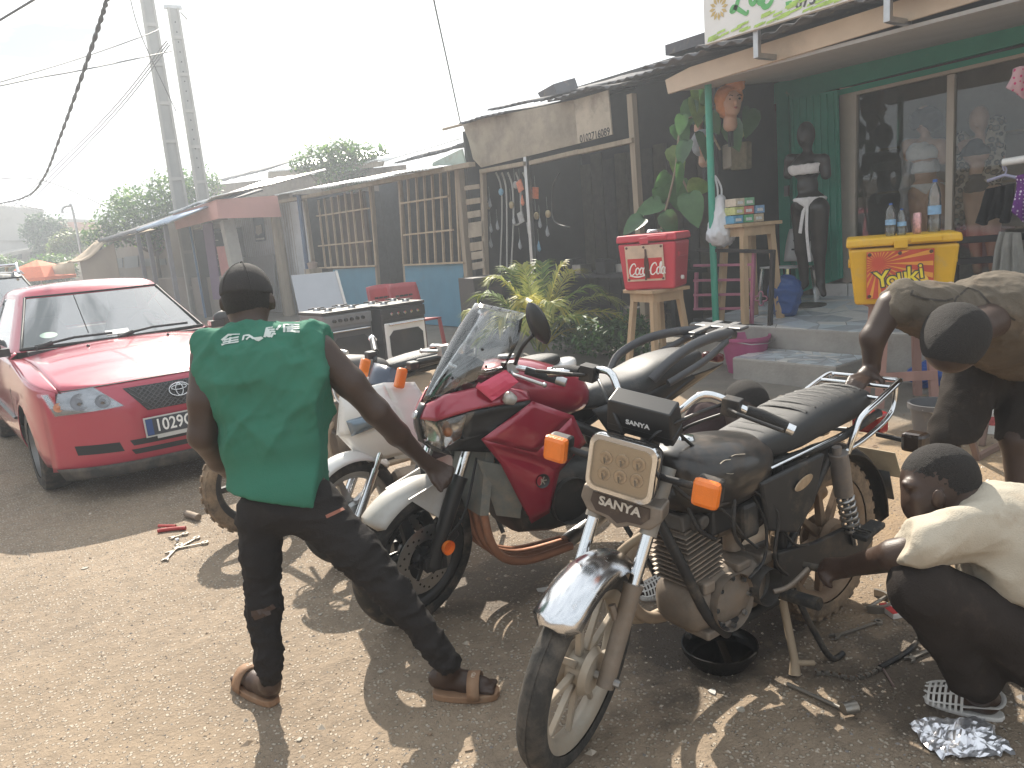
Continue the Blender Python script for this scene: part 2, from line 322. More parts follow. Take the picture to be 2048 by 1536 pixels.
# ================================================================ row of shops
def PX(pts, X): return [onx(a, b, X) for a, b in pts]
def slab(mb, X, pts, th=.03, mi=0): return mb.prism(PX(pts, X), (th, 0, 0), mi)
def bar_px(mb, X, a, b, w=.05, h=.05, mi=0): return mb.beam(onx(*a, X), onx(*b, X), w, h, V((1, 0, 0)), mi)
def sheet(mb, p00, p10, p11, p01, n=40, amp=.012, per=.09, sag=0, rnd=None, th=.0):
    """corrugated sheet; ridges run p00->p01, waves along p00->p10"""
    p00, p10, p11, p01 = map(V, (p00, p10, p11, p01)); wd = (p10-p00).length; nrm = (p10-p00).cross(p01-p00).normalized(); vs = []; rows = 5
    n = max(8, int(wd/per*5))
    for j in range(rows):
        v = j/(rows-1)
        for i in range(n+1):
            u = i/n; p = (p00*(1-u)+p10*u)*(1-v)+(p01*(1-u)+p11*u)*v
            d = amp*math.sin(u*wd/per*2*math.pi)
            if rnd: d += rnd*noise.noise(p*1.7)
            vs.append(p+nrm*d-V((0, 0, sag*4*u*(1-u)*(1-v))))
    return mb.add(vs, [(j*(n+1)+i, j*(n+1)+i+1, (j+1)*(n+1)+i+1, (j+1)*(n+1)+i) for j in range(rows-1) for i in range(n)])
GREEN = mt('teal_green_paint', (.03, .3, .21), .5, 0, .16, 3, bump=.15, bscale=40, dust=.12)
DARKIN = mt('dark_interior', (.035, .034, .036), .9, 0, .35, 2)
CREAM = mt('cream_board', (.56, .45, .34), .75, 0, .1, 3, bump=.1, bscale=18, dust=.2, dustc=(.32, .27, .21), dscale=2)
SOFF = mt('grey_soffit', (.42, .41, .4), .8, 0, .1, 2)
TAR = mt('old_roof_sheet', (.09, .09, .1), .7, .2, .3, 4, bump=.4, bscale=30, dust=.25)
GALV = mt('galvanised_sheet', (.62, .62, .6), .34, .75, .16, 3, dust=.18, dustc=(.3, .22, .15))
ALU = mt('beige_aluminium_frame', (.5, .46, .4), .45, .25, .06)
PLY = mt('stained_plywood', (.33, .28, .215), .85, 0, .24, 2.2, bump=.3, bscale=24, dust=.42, dustc=(.13, .115, .1), dscale=2.6)
CONC = mt('grey_concrete', (.3, .285, .26), .9, 0, .18, 5, bump=.5, bscale=45, dust=.2, dustc=(.2, .16, .12))
# --- terrace with crazy paving
TX0, TX1, TY0, TY1 = 6.55, 8.62, -1.0, 5.62
def tz(x): return .42+(x-TX0)*.05
te = MB(); te.hexa([(TX0, TY0, -.05), (TX1, TY0, -.05), (TX1, TY1, -.05), (TX0, TY1, -.05), (TX0, TY0, tz(TX0)), (TX1, TY0, tz(TX1)), (TX1, TY1, tz(TX1)), (TX0, TY1, tz(TX0))])
terrace = tag(te.build('terrace', CONC, bev=.012), kind='structure')
TILE = [mt('pale_blue_tile', (.5, .56, .6), .3, 0, .1, 4, dust=.2, dustc=(.25, .22, .18)), mt('white_tile', (.62, .62, .6), .3, 0, .1, 4, dust=.2, dustc=(.25, .22, .18)), mt('grey_tile', (.36, .39, .42), .35, 0, .15, 4, dust=.25, dustc=(.22, .19, .15))]
def paving(x0, x1, y0, y1, nx, ny, zf, parent, seed, gap=.008):
    r = random.Random(seed); P = {}
    for i in range(nx+1):
        for j in range(ny+1):
            jx = 0 if i in (0, nx) else r.uniform(-.36, .36); jy = 0 if j in (0, ny) else r.uniform(-.36, .36)
            P[i, j] = ((x0+(x1-x0)*(i+jx)/nx), (y0+(y1-y0)*(j+jy)/ny))
    for i in range(nx):
        for j in range(ny):
            q = [P[i, j], P[i+1, j], P[i+1, j+1], P[i, j+1]]; k = r.random()
            for tri in ([q] if k < .45 else [[q[0], q[1], q[2]], [q[0], q[2], q[3]]] if k < .75 else [[q[0], q[1], q[3]], [q[1], q[2], q[3]]]):
                c = (sum(a[0] for a in tri)/len(tri), sum(a[1] for a in tri)/len(tri)); d = sum(math.hypot(a[0]-c[0], a[1]-c[1]) for a in tri)/len(tri); f = 1-gap/d
                h = .004+r.uniform(0, .003); b = MB()
                b.prism([(c[0]+(a[0]-c[0])*f, c[1]+(a[1]-c[1])*f, zf(a[0])-.003) for a in tri], (0, 0, h+.003)); b.build('tile', r.choice(TILE), parent)
paving(TX0+.01, TX1-.15, 2.4, TY1-.01, 9, 12, tz, terrace, 5)
st = MB(); SX0, SX1, SY0, SY1 = 5.98, 6.55, 3.55, 4.62
st.box(((SX0+SX1)/2, (SY0+SY1)/2, .095), (SX1-SX0-.004, SY1-SY0, .23)); step = tag(st.build('step', CONC, bev=.015), kind='structure')
paving(SX0+.012, SX1-.012, SY0+.012, SY1-.012, 5, 9, lambda x: .21, step, 11, .007)
# --- boutique
BX = 8.5
bq = thing('boutique', 'low boutique with teal green front, big glass panes and cream fascia', 'shop', (0, 0, 0))
b = MB(); slab(b, BX, [(1548, 168), (1560, 163), (2140, 20), (2140, 62), (1548, 208)], .18); b.build('lintel_band', GREEN, bq)
b = MB(); slab(b, BX+.06, [(1548, 202), (2140, 56), (2140, 76), (1548, 222)], .12); b.build('lintel_groove', mt('groove_shadow', (.05, .05, .05), .8), bq)  # recessed strip coloured dark for the shadow inside the groove
b = MB(); slab(b, BX, [(1590, 200), (2140, 72), (2140, 84), (1590, 211)], .16); b.build('lintel_trim', GREEN, bq)
b = MB(); slab(b, BX-.02, [(1552, 190), (1576, 190), (1583, 592), (1562, 592)], .12); b.build('door_jamb', GREEN, bq)
lf = MB(); slab(lf, BX-.1, [(1579, 196), (1674, 180), (1684, 556), (1592, 588)], .03); leaf = lf.build('door', GREEN, bq)
for k in range(7):
    u = k/6; b = MB(); a0 = (1584+u*82, 199-u*13); a1 = (1597+u*79, 582-u*24); bar_px(b, BX-.115, a0, a1, .012, .02); b.build('rib', GREEN, leaf)
b = MB(); slab(b, BX-.13, [(1568, 372), (1576, 371), (1576, 392), (1568, 393)], .03); b.build('hasp', STEEL, leaf)
for n_, pts in (('frame_stile', [(1679, 176), (1713, 172), (1707, 562), (1685, 568)]), ('frame_rail', [(1713, 172), (2140, 74), (2140, 92), (1713, 190)]), ('frame_mullion', [(1894, 150), (1909, 147), (1901, 560), (1887, 560)]), ('frame_rail', [(1707, 545), (1888, 508), (1888, 530), (1707, 562)])):
    b = MB(); slab(b, BX+.01, pts, .07); b.build(n_, ALU, bq, bev=.004)
SG = glass('shop_glass', (.93, .95, .95), .01, 0, -.02)
for pts in ([(1712, 189), (1895, 150), (1889, 520), (1706, 552)], [(1908, 147), (2140, 92), (2140, 560), (1900, 560)]):
    b = MB(); slab(b, BX+.045, pts, .008); b.build('glass_pane', SG, bq)
b = MB()  # side walls, back wall, ceiling and floor behind the front
b.box((9.75, 2.3, 1.8), (.1, 7.4, 3.4)); b.box((9.1, 5.95, 1.8), (1.2, .1, 3.4)); b.box((9.1, -1.35, 1.8), (1.2, .1, 3.4)); b.build('inner_wall', mt('shop_inner_wall', (.3, .28, .26), .9, 0, .25, 2), bq)
b = MB(); b.box((9.15, 2.3, .52), (1.1, 7.2, .04)); b.build('inner_floor', CONC, bq)
b = MB(); b.box((9.15, 2.3, 3.25), (1.35, 7.4, .05)); b.build('inner_ceiling', SOFF, bq)
pB = onx(1678, 570, BX)
b = MB(); b.box((BX+.04, (pB.y+5.9)/2+.35, 1.9), (.03, .001, .001)); 
for k in range(6):
    b = MB(); b.box((BX-.02, 5.05-k*.42, .58), (.16, .405, .16)); b.build('sill_tile', TILE[1], bq, bev=.006)
# shelves and folded goods dimly seen behind the glass
rs = random.Random(4)
for k in range(3):
    b = MB(); b.box((9.45, 4.2, 1.15+k*.5), (.4, 1.5, .025)); b.build('shelf', WOODG, bq)
CLO = [mt('cloth_rust', (.3, .12, .07), .9), mt('cloth_cream', (.5, .45, .38), .9), mt('cloth_teal', (.08, .2, .2), .9), mt('cloth_grey', (.22, .22, .23), .9), mt('cloth_wine', (.2, .03, .05), .9)]
FX = 6.35
def fz(px, py): return onx(px, py, FX)
b = MB(); slab(b, FX, [(1330, 160), (1336, 188), (1380, 174), (1760, 59), (1970, -4), (2200, -75), (2200, -130), (1760, 13), (1380, 134)], .03); b.build('fascia_board', CREAM, bq)
yL = fz(1333, 180).y
b = MB(); b.hexa([(FX+.031, -1.4, 2.835), (BX+.05, -1.4, 3.045), (BX+.05, yL, 3.045), (FX+.031, yL, 2.835), (FX+.031, -1.4, 2.865), (BX+.05, -1.4, 3.075), (BX+.05, yL, 3.075), (FX+.031, yL, 2.865)]); b.build('soffit', SOFF, bq)
rs = random.Random(12); y = yL+.1; k = 0
while y > -1.5:   # overlapping old roof sheets
    wd = rs.uniform(.55, .95); b = MB(); z0 = 3.06+rs.uniform(-.02, .05)+(.02 if k % 2 else 0); z1 = z0+.55; t = rs.uniform(-.05, .05)
    sheet(b, (FX-.14-rs.uniform(0, .1), y+.08, z0+t), (FX-.14-rs.uniform(0, .1), y-wd, z0-t), (10, y-wd, z1-t), (10, y+.08, z1+t), amp=.018, per=.18, rnd=.03)
    b.build('roof_sheet', TAR, bq, smooth=180, solid=.012); y -= wd; k += 1
b = MB(); b.box((8.2, 2.2, 3.25), (3.6, 6.9, .1)); b.build('roof_deck', TAR, bq)
pc = onx(1416, 168, 6.62); pf = gnd(1402, 560, tz(6.62))
b = MB(); b.tube([(6.62, pc.y, 2.92), (6.62, pc.y, 2.2), (6.62, pc.y+.01, 1.3), (6.6, pc.y-.01, .4)], .036, 12); b.build('column', GREEN, bq, smooth=60)
# --- shop sign on its brackets
SXs = 6.05
sg = thing('shop_sign', 'white shop sign with green script lettering above the boutique roof', 'sign')
p1_, p2_ = onx(1413, 91, SXs), onx(1692, 4, SXs); zb = (p1_.z+p2_.z)/2; yl, yr = p1_.y, p2_.y-.35
b = MB(); b.box((SXs, (yl+yr)/2, zb+.5), (.05, yl-yr, 1.0)); b.build('sign_panel', mt('sign_white', (.74, .74, .72), .4, 0, .05, 3), sg, bev=.004)
GL = mt('sign_green', (.1, .42, .12), .5); LIME = mt('sign_lime', (.4, .6, .12), .5, 0, .3, 20); GOLD = mt('sign_gold', (.55, .4, .14), .5); DRK = mt('sign_dark', (.06, .06, .06), .5)
def spt(px, py, d=0): q = onx(px, py, SXs-.027-d); return q
def stroke(mb, pts, w, n=6, X=None):
    P = cat_rom(pts, n); q = len(P); vs = []; fs = []
    for i, p in enumerate(P):
        t = (P[min(i+1, q-1)]-P[max(i-1, 0)]).normalized(); s = V((1, 0, 0)).cross(t).normalized(); ww = w[0]+(w[1]-w[0])*math.sin(math.pi*i/(q-1)) if isinstance(w, tuple) else w
        vs += [p+s*ww/2, p-s*ww/2]
    fs = [(2*i, 2*i+1, 2*i+3, 2*i+2) for i in range(q-1)]; return mb.add(vs, fs)
ul = MB()
stroke(ul, [spt(a, c, .002) for a, c in ((1505, -40), (1490, -35), (1478, -5), (1470, 18), (1463, 22), (1468, 14), (1482, 22), (1493, 28), (1496, 20))], (.02, .045)); ul.build('letter', GL, sg)
ul = MB(); stroke(ul, [spt(a, c, .003) for a, c in ((1520, -18), (1506, -20), (1500, 0), (1506, 8), (1516, -8), (1520, -22), (1516, 2), (1522, 8), (1530, 0))], (.02, .04)); ul.build('letter', GL, sg)
ul = MB(); stroke(ul, [spt(a, c, .002) for a, c in ((1548, -50), (1530, -30), (1522, -4), (1528, 13), (1538, 10), (1546, -6), (1546, -25))], (.02, .045)); ul.build('letter', GL, sg)
fl = MB()
for k in range(12):
    a = k*math.pi/6; c = spt(1437, 16, .002); d = V((0, math.cos(a), math.sin(a))); e = V((0, -math.sin(a), math.cos(a)))
    fl.add([c+d*.035, c+d*.07+e*.016, c+d*.105, c+d*.07-e*.016], [(0, 1, 2, 3)])
fl.build('flower_emblem', GOLD, sg)
b = MB(); slab(b, SXs-.029, [(1571, 4), (1583, 1), (1584, 14), (1572, 17)], .002); b.build('phone_icon', GL, sg)
text_mesh('0759', .125, .001, 'lettering', DRK, sg, basis(spt(1618, 0, .001), (0, -1, 0), (0, 0, 1)), bold=.003)
lm = MB(); rs = random.Random(2)
for k in range(60):   # lime brush marks along the lower edge
    u = rs.random(); y = yl+(yr-yl)*u; z = zb+.01+rs.random()**2*.1*(.4+u); e_ = SXs-.0275-.00012*k; lm.add([(e_, y, z), (e_, y-.09, z+.012), (e_, y-.1, z+.03), (e_, y-.01, z+.02)], [(0, 1, 2, 3)])
lm.build('brush_marks', LIME, sg)
for px, py in ((1511, 98), (1773, 22)):
    q = onx(px, py, SXs+.03); b = MB(); b.box((SXs+.055, q.y, zb-.06), (.05, .05, .32)); b.box((SXs+.22, q.y, zb-.2), (.3, .05, .045)); b.build('bracket', STEEL, sg, bev=.004)
# --- open workshop shed
WX = 7.3
ws = thing('repair_shed', 'dark open timber repair shed with stained plywood front panel', 'shed')
b = MB(); slab(b, WX, [(924, 246), (1147, 200), (1157, 287), (962, 335), (946, 318), (938, 285)], .02); b.build('front_panel', PLY, ws)
npn = MB(); slab(npn, WX-.03, [(1148, 200), (1216, 180), (1224, 269), (1156, 287)], .02); np_ = npn.build('number_panel', mt('pale_weathered_board', (.44, .38, .3), .85, 0, .2, 3, bump=.3, dust=.4, dustc=(.16, .13, .1), dscale=4), ws)
q = onx(1189, 271, WX-.032); text_mesh('0102716089', .135, .0008, 'painted_number', mt('black_brush_paint', (.02, .02, .02), .7), np_, basis(q, (0, -1, .035), (0, 0, 1)), bold=.002, sx=.86)
for a, c in (((963, 343), (1050, 327)), ((1062, 326), (1160, 303)), ((1161, 304), (1268, 280))):
    b = MB(); bar_px(b, WX, a, c, .06, .09); b.build('beam', WOODG, ws, bev=.004)
for a, c, w_, m_ in (((1263, 188), (1286, 560), .09, WOODG), ((1052, 306), (1071, 590), .07, STEEL), ((966, 340), (974, 620), .08, WOODG)):
    pa, pb = onx(*a, WX+.04), onx(*c, WX+.04); d = (pb-pa).normalized(); pb = pa+d*((pa.z+.02)/-d.z); b = MB(); b.beam(pa, pb, w_, w_); b.build('post', m_, ws, bev=.005)
yA, yB = onx(1290, 300, WX).y-.5, onx(925, 300, WX).y
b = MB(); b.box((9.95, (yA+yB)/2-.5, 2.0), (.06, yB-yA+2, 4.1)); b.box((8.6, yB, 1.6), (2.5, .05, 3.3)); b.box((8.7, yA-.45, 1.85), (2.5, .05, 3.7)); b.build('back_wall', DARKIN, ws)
rs = random.Random(8)
for k in range(15):
    b = MB(); y = yA+(yB-yA)*(k+.5)/15; b.box((9.84, y, 1.4+rs.uniform(-.1, .1)), (.03, (yB-yA)/15-.03, 2.7)); b.build('plank', mt('dark_board_%d' % (k % 3), (.05+.012*(k % 3), .047+.01*(k % 3), .045), .9, 0, .3), ws)  # planks in three very dark tones
y = yB+.05; k = 0
for px0, px1, yt0, yt1, X0 in ((918, 1010, 247, 228, 7.15), (975, 1120, 222, 190, 7.35), (1095, 1185, 205, 178, 7.1), (1170, 1262, 188, 165, 7.2), (1215, 1345, 168, 130, 7.15), (1310, 1400, 140, 118, 7.1)):
    a, c = onx(px0, yt0, X0), onx(px1, yt1, X0); b = MB(); s = .5+.1*(k % 2)
    sheet(b, a, c, c+V((2.9, 0, s)), a+V((2.9, 0, s)), amp=.014, per=.15, rnd=.05); b.build('roof_sheet', TAR, ws, smooth=180, solid=.012); k += 1
a = onx(1075, 186, 7.3); b = MB(); b.prism([a, a+V((0, -.36, .05)), a+V((0, -.42, -.1)), a+V((0, -.05, -.07))], (.4, 0, .1)); b.build('bent_flashing', TAR, ws)
b = MB(); b.tube([onx(886, 259, 7.2), onx(960, 240, 7.4)], .022, 7); b.build('roof_pole', WOODG, ws)
for z_ in (((928, 372), (957, 381)), ((931, 399), (959, 410)), ((934, 424), (959, 437)), ((936, 446), (963, 476)), ((939, 486), (965, 503)), ((942, 505), (966, 520)), ((944, 526), (968, 540))):
    b = MB(); (x0, y0), (x1, y1) = z_; slab(b, WX-.03, [(x0, y0), (x1, y0-4), (x1+1, y1-4), (x0+1, y1)], .02); b.build('board', [PLY, WOODG][x0 % 2], ws)
# --- slatted hut with blue boards
HX = 7.3
ht = thing('slatted_hut', 'blue boarded hut with two wooden bar grilles under a shining tin roof', 'hut')
def z3(x, y): return (300+x*.3418, 230+y*.3418)
BLUE = mt('faded_blue_board', (.06, .2, .3), .6, 0, .12, 2.5, bump=.1, dust=.2, dustc=(.2, .2, .19), dscale=4)
for pts in ([(1070, 905), (1315, 890), (1335, 1170), (1090, 1200)], [(1490, 880), (1838, 862), (1818, 1270), (1500, 1270)]):
    q = [onx(*z3(*p), HX) for p in pts]; q[2].z = q[3].z = .02; b = MB(); b.prism(q, (.025, 0, 0)); b.build('panel', BLUE, ht)
LATH = mt('pale_lath', (.4, .31, .21), .75, 0, .18, 6)
for xs, yt, yb, dx in (((985, 1020, 1060, 1100, 1140, 1180, 1228, 1285), lambda x: 498-(x-985)*.26, 890, 42), ((1462, 1508, 1558, 1604, 1650, 1698, 1745, 1790), lambda x: 372-(x-1462)*.19, 872, 38)):
    for x in xs:
        b = MB(); bar_px(b, HX, z3(x, yt(x)), z3(x+dx*(.6 if x > 1400 else 1), yb-(x-xs[0])*.04), .035, .04); b.build('bar', LATH, ht)
for a, c in (((978, 592), (1278, 546)), ((988, 767), (1292, 737)), ((985, 896), (1322, 882)), ((1472, 517), (1745, 476)), ((1488, 702), (1772, 672)), ((1488, 878), (1838, 862))):
    b = MB(); bar_px(b, HX-.035, z3(*a), z3(*c), .03, .05); b.build('rail', LATH, ht)
for a, c, w_ in (((1810, 315), (1868, 1000), .11), ((1296, 415), (1345, 1120), .07), ((905, 490), (960, 900), .08), ((1462, 370), (1500, 1000), .07)):
    pa, pb = onx(*z3(*a), HX+.03), onx(*z3(*c), HX+.03); d = (pb-pa).normalized(); pb = pa+d*(pa.z/-d.z); b = MB(); b.beam(pa, pb, w_, w_); b.build('post', WOODG, ht)
pa, pb = onx(*z3(870, 470), 6.9), onx(*z3(925, 930), 6.9); d = (pb-pa).normalized(); b = MB(); b.tube([pa, pa+d*(pa.z/-d.z)], .055, 8); b.build('blue_post', mt('dark_blue_paint', (.035, .075, .16), .5, 0, .2), ht)
b = MB(); bar_px(b, 7.0, z3(765, 508), z3(1885, 288), .07, .12); b.build('eave_beam', WOODG, ht)
e0, e1 = onx(*z3(735, 470), 6.75), onx(*z3(1640, 322), 6.75); ez = (e0.z+e1.z)/2
rs = random.Random(21); n = 6
for k in range(n):
    u0, u1 = k/n, (k+1)/n+.015; a = e0.lerp(e1, u0); c = e0.lerp(e1, u1); b = MB(); j = rs.uniform(-.06, .06); rise = .44+rs.uniform(-.02, .02)
    sheet(b, a+V((j, 0, .01*(k % 2))), c+V((j, 0, .01*(k % 2))), c+V((3.2, 0, rise)), a+V((3.2, 0, rise)), amp=.013, per=.11, rnd=.02); b.build('roof_sheet', GALV, ht, smooth=180, solid=.004)
b = MB(); slab(b, 7.1, [z3(1655, 278), z3(1822, 198), z3(1842, 282), z3(1640, 335)], .03); b.build('mint_board', mt('mint_board', (.42, .5, .44), .7, 0, .15, 3, dust=.3), ht)
y0, y1 = onx(*z3(1850, 500), HX).y, onx(*z3(760, 600), HX).y
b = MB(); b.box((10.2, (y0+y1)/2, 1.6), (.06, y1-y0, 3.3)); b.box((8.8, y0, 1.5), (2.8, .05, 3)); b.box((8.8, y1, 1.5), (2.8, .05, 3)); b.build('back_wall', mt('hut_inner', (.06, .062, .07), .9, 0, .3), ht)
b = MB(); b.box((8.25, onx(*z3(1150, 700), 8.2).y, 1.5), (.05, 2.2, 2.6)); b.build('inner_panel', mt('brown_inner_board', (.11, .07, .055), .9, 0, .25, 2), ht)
# --- white tin lean-to with poster, pink fascia stall beside it
tin = thing('tin_lean_to', 'white corrugated tin wall with a dark poster beside the blue hut', 'shack')
pA, pB = onx(*z3(530, 560), 7.35), onx(*z3(905, 500), 7.35)
b = MB(); sheet(b, V((7.35, pB.y, .02)), V((7.35, pA.y+1.2, .02)), V((7.35, pA.y+1.2, pA.z+.1)), V((7.35, pB.y, pB.z)), amp=.02, per=.16); b.build('wall', mt('white_tin', (.5, .52, .55), .5, .35, .15, 2, dust=.25, dustc=(.25, .2, .16), dscale=3), tin, smooth=180)
ps = MB(); slab(ps, 7.3, [z3(600, 602), z3(660, 594), z3(676, 734), z3(617, 742)], .006); po = ps.build('poster', mt('navy_poster', (.03, .045, .11), .45), tin)
b = MB(); slab(b, 7.292, [z3(618, 650), z3(650, 640), z3(654, 690), z3(632, 705), z3(618, 690)], .004); b.build('poster_print', mt('poster_print', (.55, .5, .42), .5, 0, .4, 30), po)
b = MB(); slab(b, 7.292, [z3(618, 722), z3(668, 716), z3(669, 728), z3(619, 733)], .004); b.build('poster_print', WHITE, po)
pa, pb = onx(*z3(730, 560), 7.1), onx(*z3(800, 1060), 7.1); d = (pb-pa).normalized(); b = MB(); b.tube([pa, pa+d*(pa.z/-d.z)], [.12, .16], 9); b.build('post', WOODG, tin)
b = MB(); slab(b, 7.2, [z3(545, 835), z3(720, 820), z3(735, 1080), z3(560, 1090)], .03); b.build('grey_sheet', mt('grey_board', (.36, .38, .4), .6, 0, .1), tin)
PYc = onx(*z3(748, 470), 7.0).y
pk = thing('pink_stall', 'stall with a long folded pink fascia board under tin roofing', 'stall')
PINK = mt('faded_pink_board', (.5, .25, .22), .75, 0, .08, 2, dust=.12)
A = [ony(*z3(*p), PYc) for p in ((388, 494), (745, 470), (770, 596), (402, 606))]; b = MB(); b.prism(A, (0, .03, 0)); b.build('fascia_board', PINK, pk)
PXc = A[0].x
B = [onx(*z3(*p), PXc) for p in ((132, 580), (386, 496), (401, 606), (152, 670))]; b = MB(); b.prism(B, (.03, 0, 0)); b.build('fascia_board', PINK, pk)
yE = B[0].y; zt = A[0].z+.03
b = MB(); sheet(b, (PXc-.1, PYc-.12, zt), (PXc-.1, yE, B[0].z+.03), (8.3, yE, zt+.75), (8.3, PYc-.12, zt+.55), amp=.02, per=.16, rnd=.04); b.build('roof_sheet', GALV, pk, smooth=180, solid=.006)
for a, c, m_, w_ in (((232, 655), (320, 1150), mt('blue_pipe', (.05, .14, .3), .5), .05), ((450, 620), (530, 1000), CONC, .28)):
    pa, pb = onx(*z3(*a), PXc+.35), onx(*z3(*c), PXc+.35); d = (pb-pa).normalized(); b = MB(); b.beam(pa, pa+d*(pa.z/-d.z), w_, w_); b.build('post', m_, pk)
for pts, m_ in (([(305, 640), (360, 630), (420, 1080), (370, 1080)], mt('purple_board', (.12, .06, .14), .7)), ([(388, 770), (475, 765), (500, 920), (425, 985)], mt('salmon_board', (.42, .13, .12), .6))):
    q = [onx(*z3(*p), PXc+.6) for p in pts]; b = MB(); b.prism(q, (.03, 0, 0)); b.build('panel', m_, pk)
rs = random.Random(6)
for k in range(17):
    y = 640+k*26; x = 265+(y-640)*.14; b = MB(); bar_px(b, PXc+.9, z3(x, y+rs.uniform(-4, 4)), z3(x+rs.uniform(60, 190), y-rs.uniform(6, 16)), .02, .06); b.build('slat', mt('lath_grey', (.33, .28, .22), .8, 0, .2), pk)
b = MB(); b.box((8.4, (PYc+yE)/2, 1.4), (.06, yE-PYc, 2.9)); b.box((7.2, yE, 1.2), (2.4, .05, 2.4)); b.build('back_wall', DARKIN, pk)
# --- second roof behind the hut
bk = thing('rear_shack', 'rusty tin roofed shack rising behind the hut', 'shack')
def r3(x, y, X=12.0): return onx(*z3(x, y), X)
b = MB(); sheet(b, r3(330, 405), r3(690, 318), r3(690, 318)+V((3, 0, .8)), r3(330, 405)+V((3, 0, .8)), amp=.02, per=.18, rnd=.08); b.build('roof_sheet', TAR, bk, smooth=180, solid=.02)
b = MB(); sheet(b, r3(690, 335), r3(1370, 268), r3(1370, 268)+V((3, 0, .7)), r3(690, 335)+V((3, 0, .7)), amp=.02, per=.18, rnd=.08); b.build('roof_sheet', GALV, bk, smooth=180, solid=.02)
b = MB(); slab(b, 12.02, [z3(690, 335), z3(1370, 270), z3(1360, 300), z3(690, 372)], .03); b.build('fascia_board', WOODG, bk)
q = [r3(350, 412, 12.3), r3(1500, 290, 12.3)]; b = MB(); sheet(b, V((12.3, q[0].y, 1.5)), V((12.3, q[1].y, 1.5)), q[1], q[0], amp=.02, per=.17); b.build('wall', mt('rust_tin', (.22, .17, .13), .7, .3, .3, 3), bk, smooth=180)
b = MB(); sheet(b, r3(1430, 285, 9.5), r3(1860, 165, 9.5), r3(1860, 165, 9.5)+V((2, 0, .4)), r3(1430, 285, 9.5)+V((2, 0, .4)), amp=.02, per=.2, rnd=.08); b.build('roof_sheet', TAR, bk, smooth=180, solid=.02)
# ================================================================ farther down the street
def z2(x, y): return (x*.2441, 350+y*.2441)
FS = 4.7
fs_ = thing('market_stall', 'long open market stall with pale blue tin roof and brown canvas awning', 'stall')
e0, e1 = onx(*z2(1420, 385), FS), onx(*z2(800, 545), FS); eb = onx(*z2(1150, 455), FS)
b = MB(); sheet(b, e1, V((FS, eb.y, eb.z)), V((8.2, eb.y, eb.z+.95)), e1+V((3.5, 0, .95)), amp=.025, per=.2, rnd=.05); b.build('roof_sheet', TAR, fs_, smooth=180, solid=.02)
b = MB(); sheet(b, V((FS-.1, eb.y, eb.z)), e0+V((-.1, 0, 0)), e0+V((2.2, 0, .75)), V((FS+2.2, eb.y, eb.z+.75)), amp=.03, per=.22); b.build('roof_sheet', mt('blue_tin', (.36, .44, .56), .35, .5, .15, 2), fs_, smooth=180, solid=.008)
for a, c in (((815, 550), (882, 880)), ((1128, 490), (1182, 900)), ((1208, 470), (1258, 900)), ((1352, 410), (1400, 900))):
    pa = onx(*z2(*a), FS+.1); b = MB(); b.beam(pa, (pa.x, pa.y, 0), .1, .1); b.build('post', mt('grey_post', (.16, .16, .18), .8), fs_)
yA, yB = e0.y-.5, e1.y+18
b = MB(); b.box((7.4, (yA+yB)/2, 1.5), (.08, yB-yA, 3.0)); b.build('back_wall', mt('brown_plaster', (.2, .165, .13), .9, 0, .2, 1), fs_)
b = MB(); b.box((6.2, (yA+yB)/2-1.5, .55), (.1, yB-yA-3, 1.1)); b.build('counter', mt('counter_board', (.17, .14, .12), .8, 0, .25, 1), fs_)
for pts in ([(888, 692), (1000, 680), (1004, 758), (894, 770)], [(1012, 672), (1128, 660), (1134, 752), (1022, 766)], [(1150, 690), (1240, 682), (1250, 745), (1160, 752)], [(1270, 690), (1350, 684), (1360, 735), (1280, 742)]):
    b = MB(); slab(b, 7.3, [z2(*p) for p in pts], .03); b.build('window', mt('dark_window', (.012, .014, .018), .3), fs_)
CANV = mt('tan_canvas', (.38, .29, .2), .9, 0, .12, 1.5, bump=.1, bscale=4)
t0, t1 = onx(*z2(850, 562), FS), onx(*z2(775, 540), FS); l0, l1 = onx(*z2(600, 712), 3.9), onx(*z2(422, 742), 3.9)
b = MB(); b.add([t0, t1, t1+V((1.8, 0, .3)), t0+V((1.8, 0, .3))], [(0, 1, 2, 3)]); n = 10; vs = []
for i in range(n+1):
    for j in range(7):
        u, v_ = i/n, j/6; p = (t0*(1-u)+l0*u)*(1-v_)+(t1*(1-u)+l1*u)*v_; vs.append(p+V((0, 0, -.35*math.sin(math.pi*u)*.5+.05*math.sin(v_*12))))
b.add(vs, [(i*7+j, i*7+j+1, (i+1)*7+j+1, (i+1)*7+j) for i in range(n) for j in range(6)])
b.add([l0, l1, l1+V((0, 0, -.35)), l0+V((0, 0, -.4))], [(0, 1, 2, 3)]); b.build('canvas_awning', CANV, fs_, smooth=60, solid=.01)
b = MB(); b.add([t0+V((.3, 0, 0)), l0+V((.2, 0, 0)), V((l0.x+.2, l0.y, .9)), V((t0.x+.3, t0.y, .8))], [(0, 1, 2, 3)]); b.build('side_curtain', mt('drab_cloth', (.21, .17, .13), .9, 0, .2, 1), fs_, solid=.02)
for k, (a, c) in enumerate((((745, 705), (760, 880)), ((800, 690), (815, 840)), ((850, 740), (870, 830)))):
    q = onx(*z2(*a), 6.4); b = MB(); b.box((6.4, q.y, 1.0), (.04, .5, 1.0)); b.build('hanging_cloth', mt('lilac_cloth_%d' % k, ((.3, .26, .36), (.42, .4, .45), (.25, .2, .3))[k], .9), fs_)
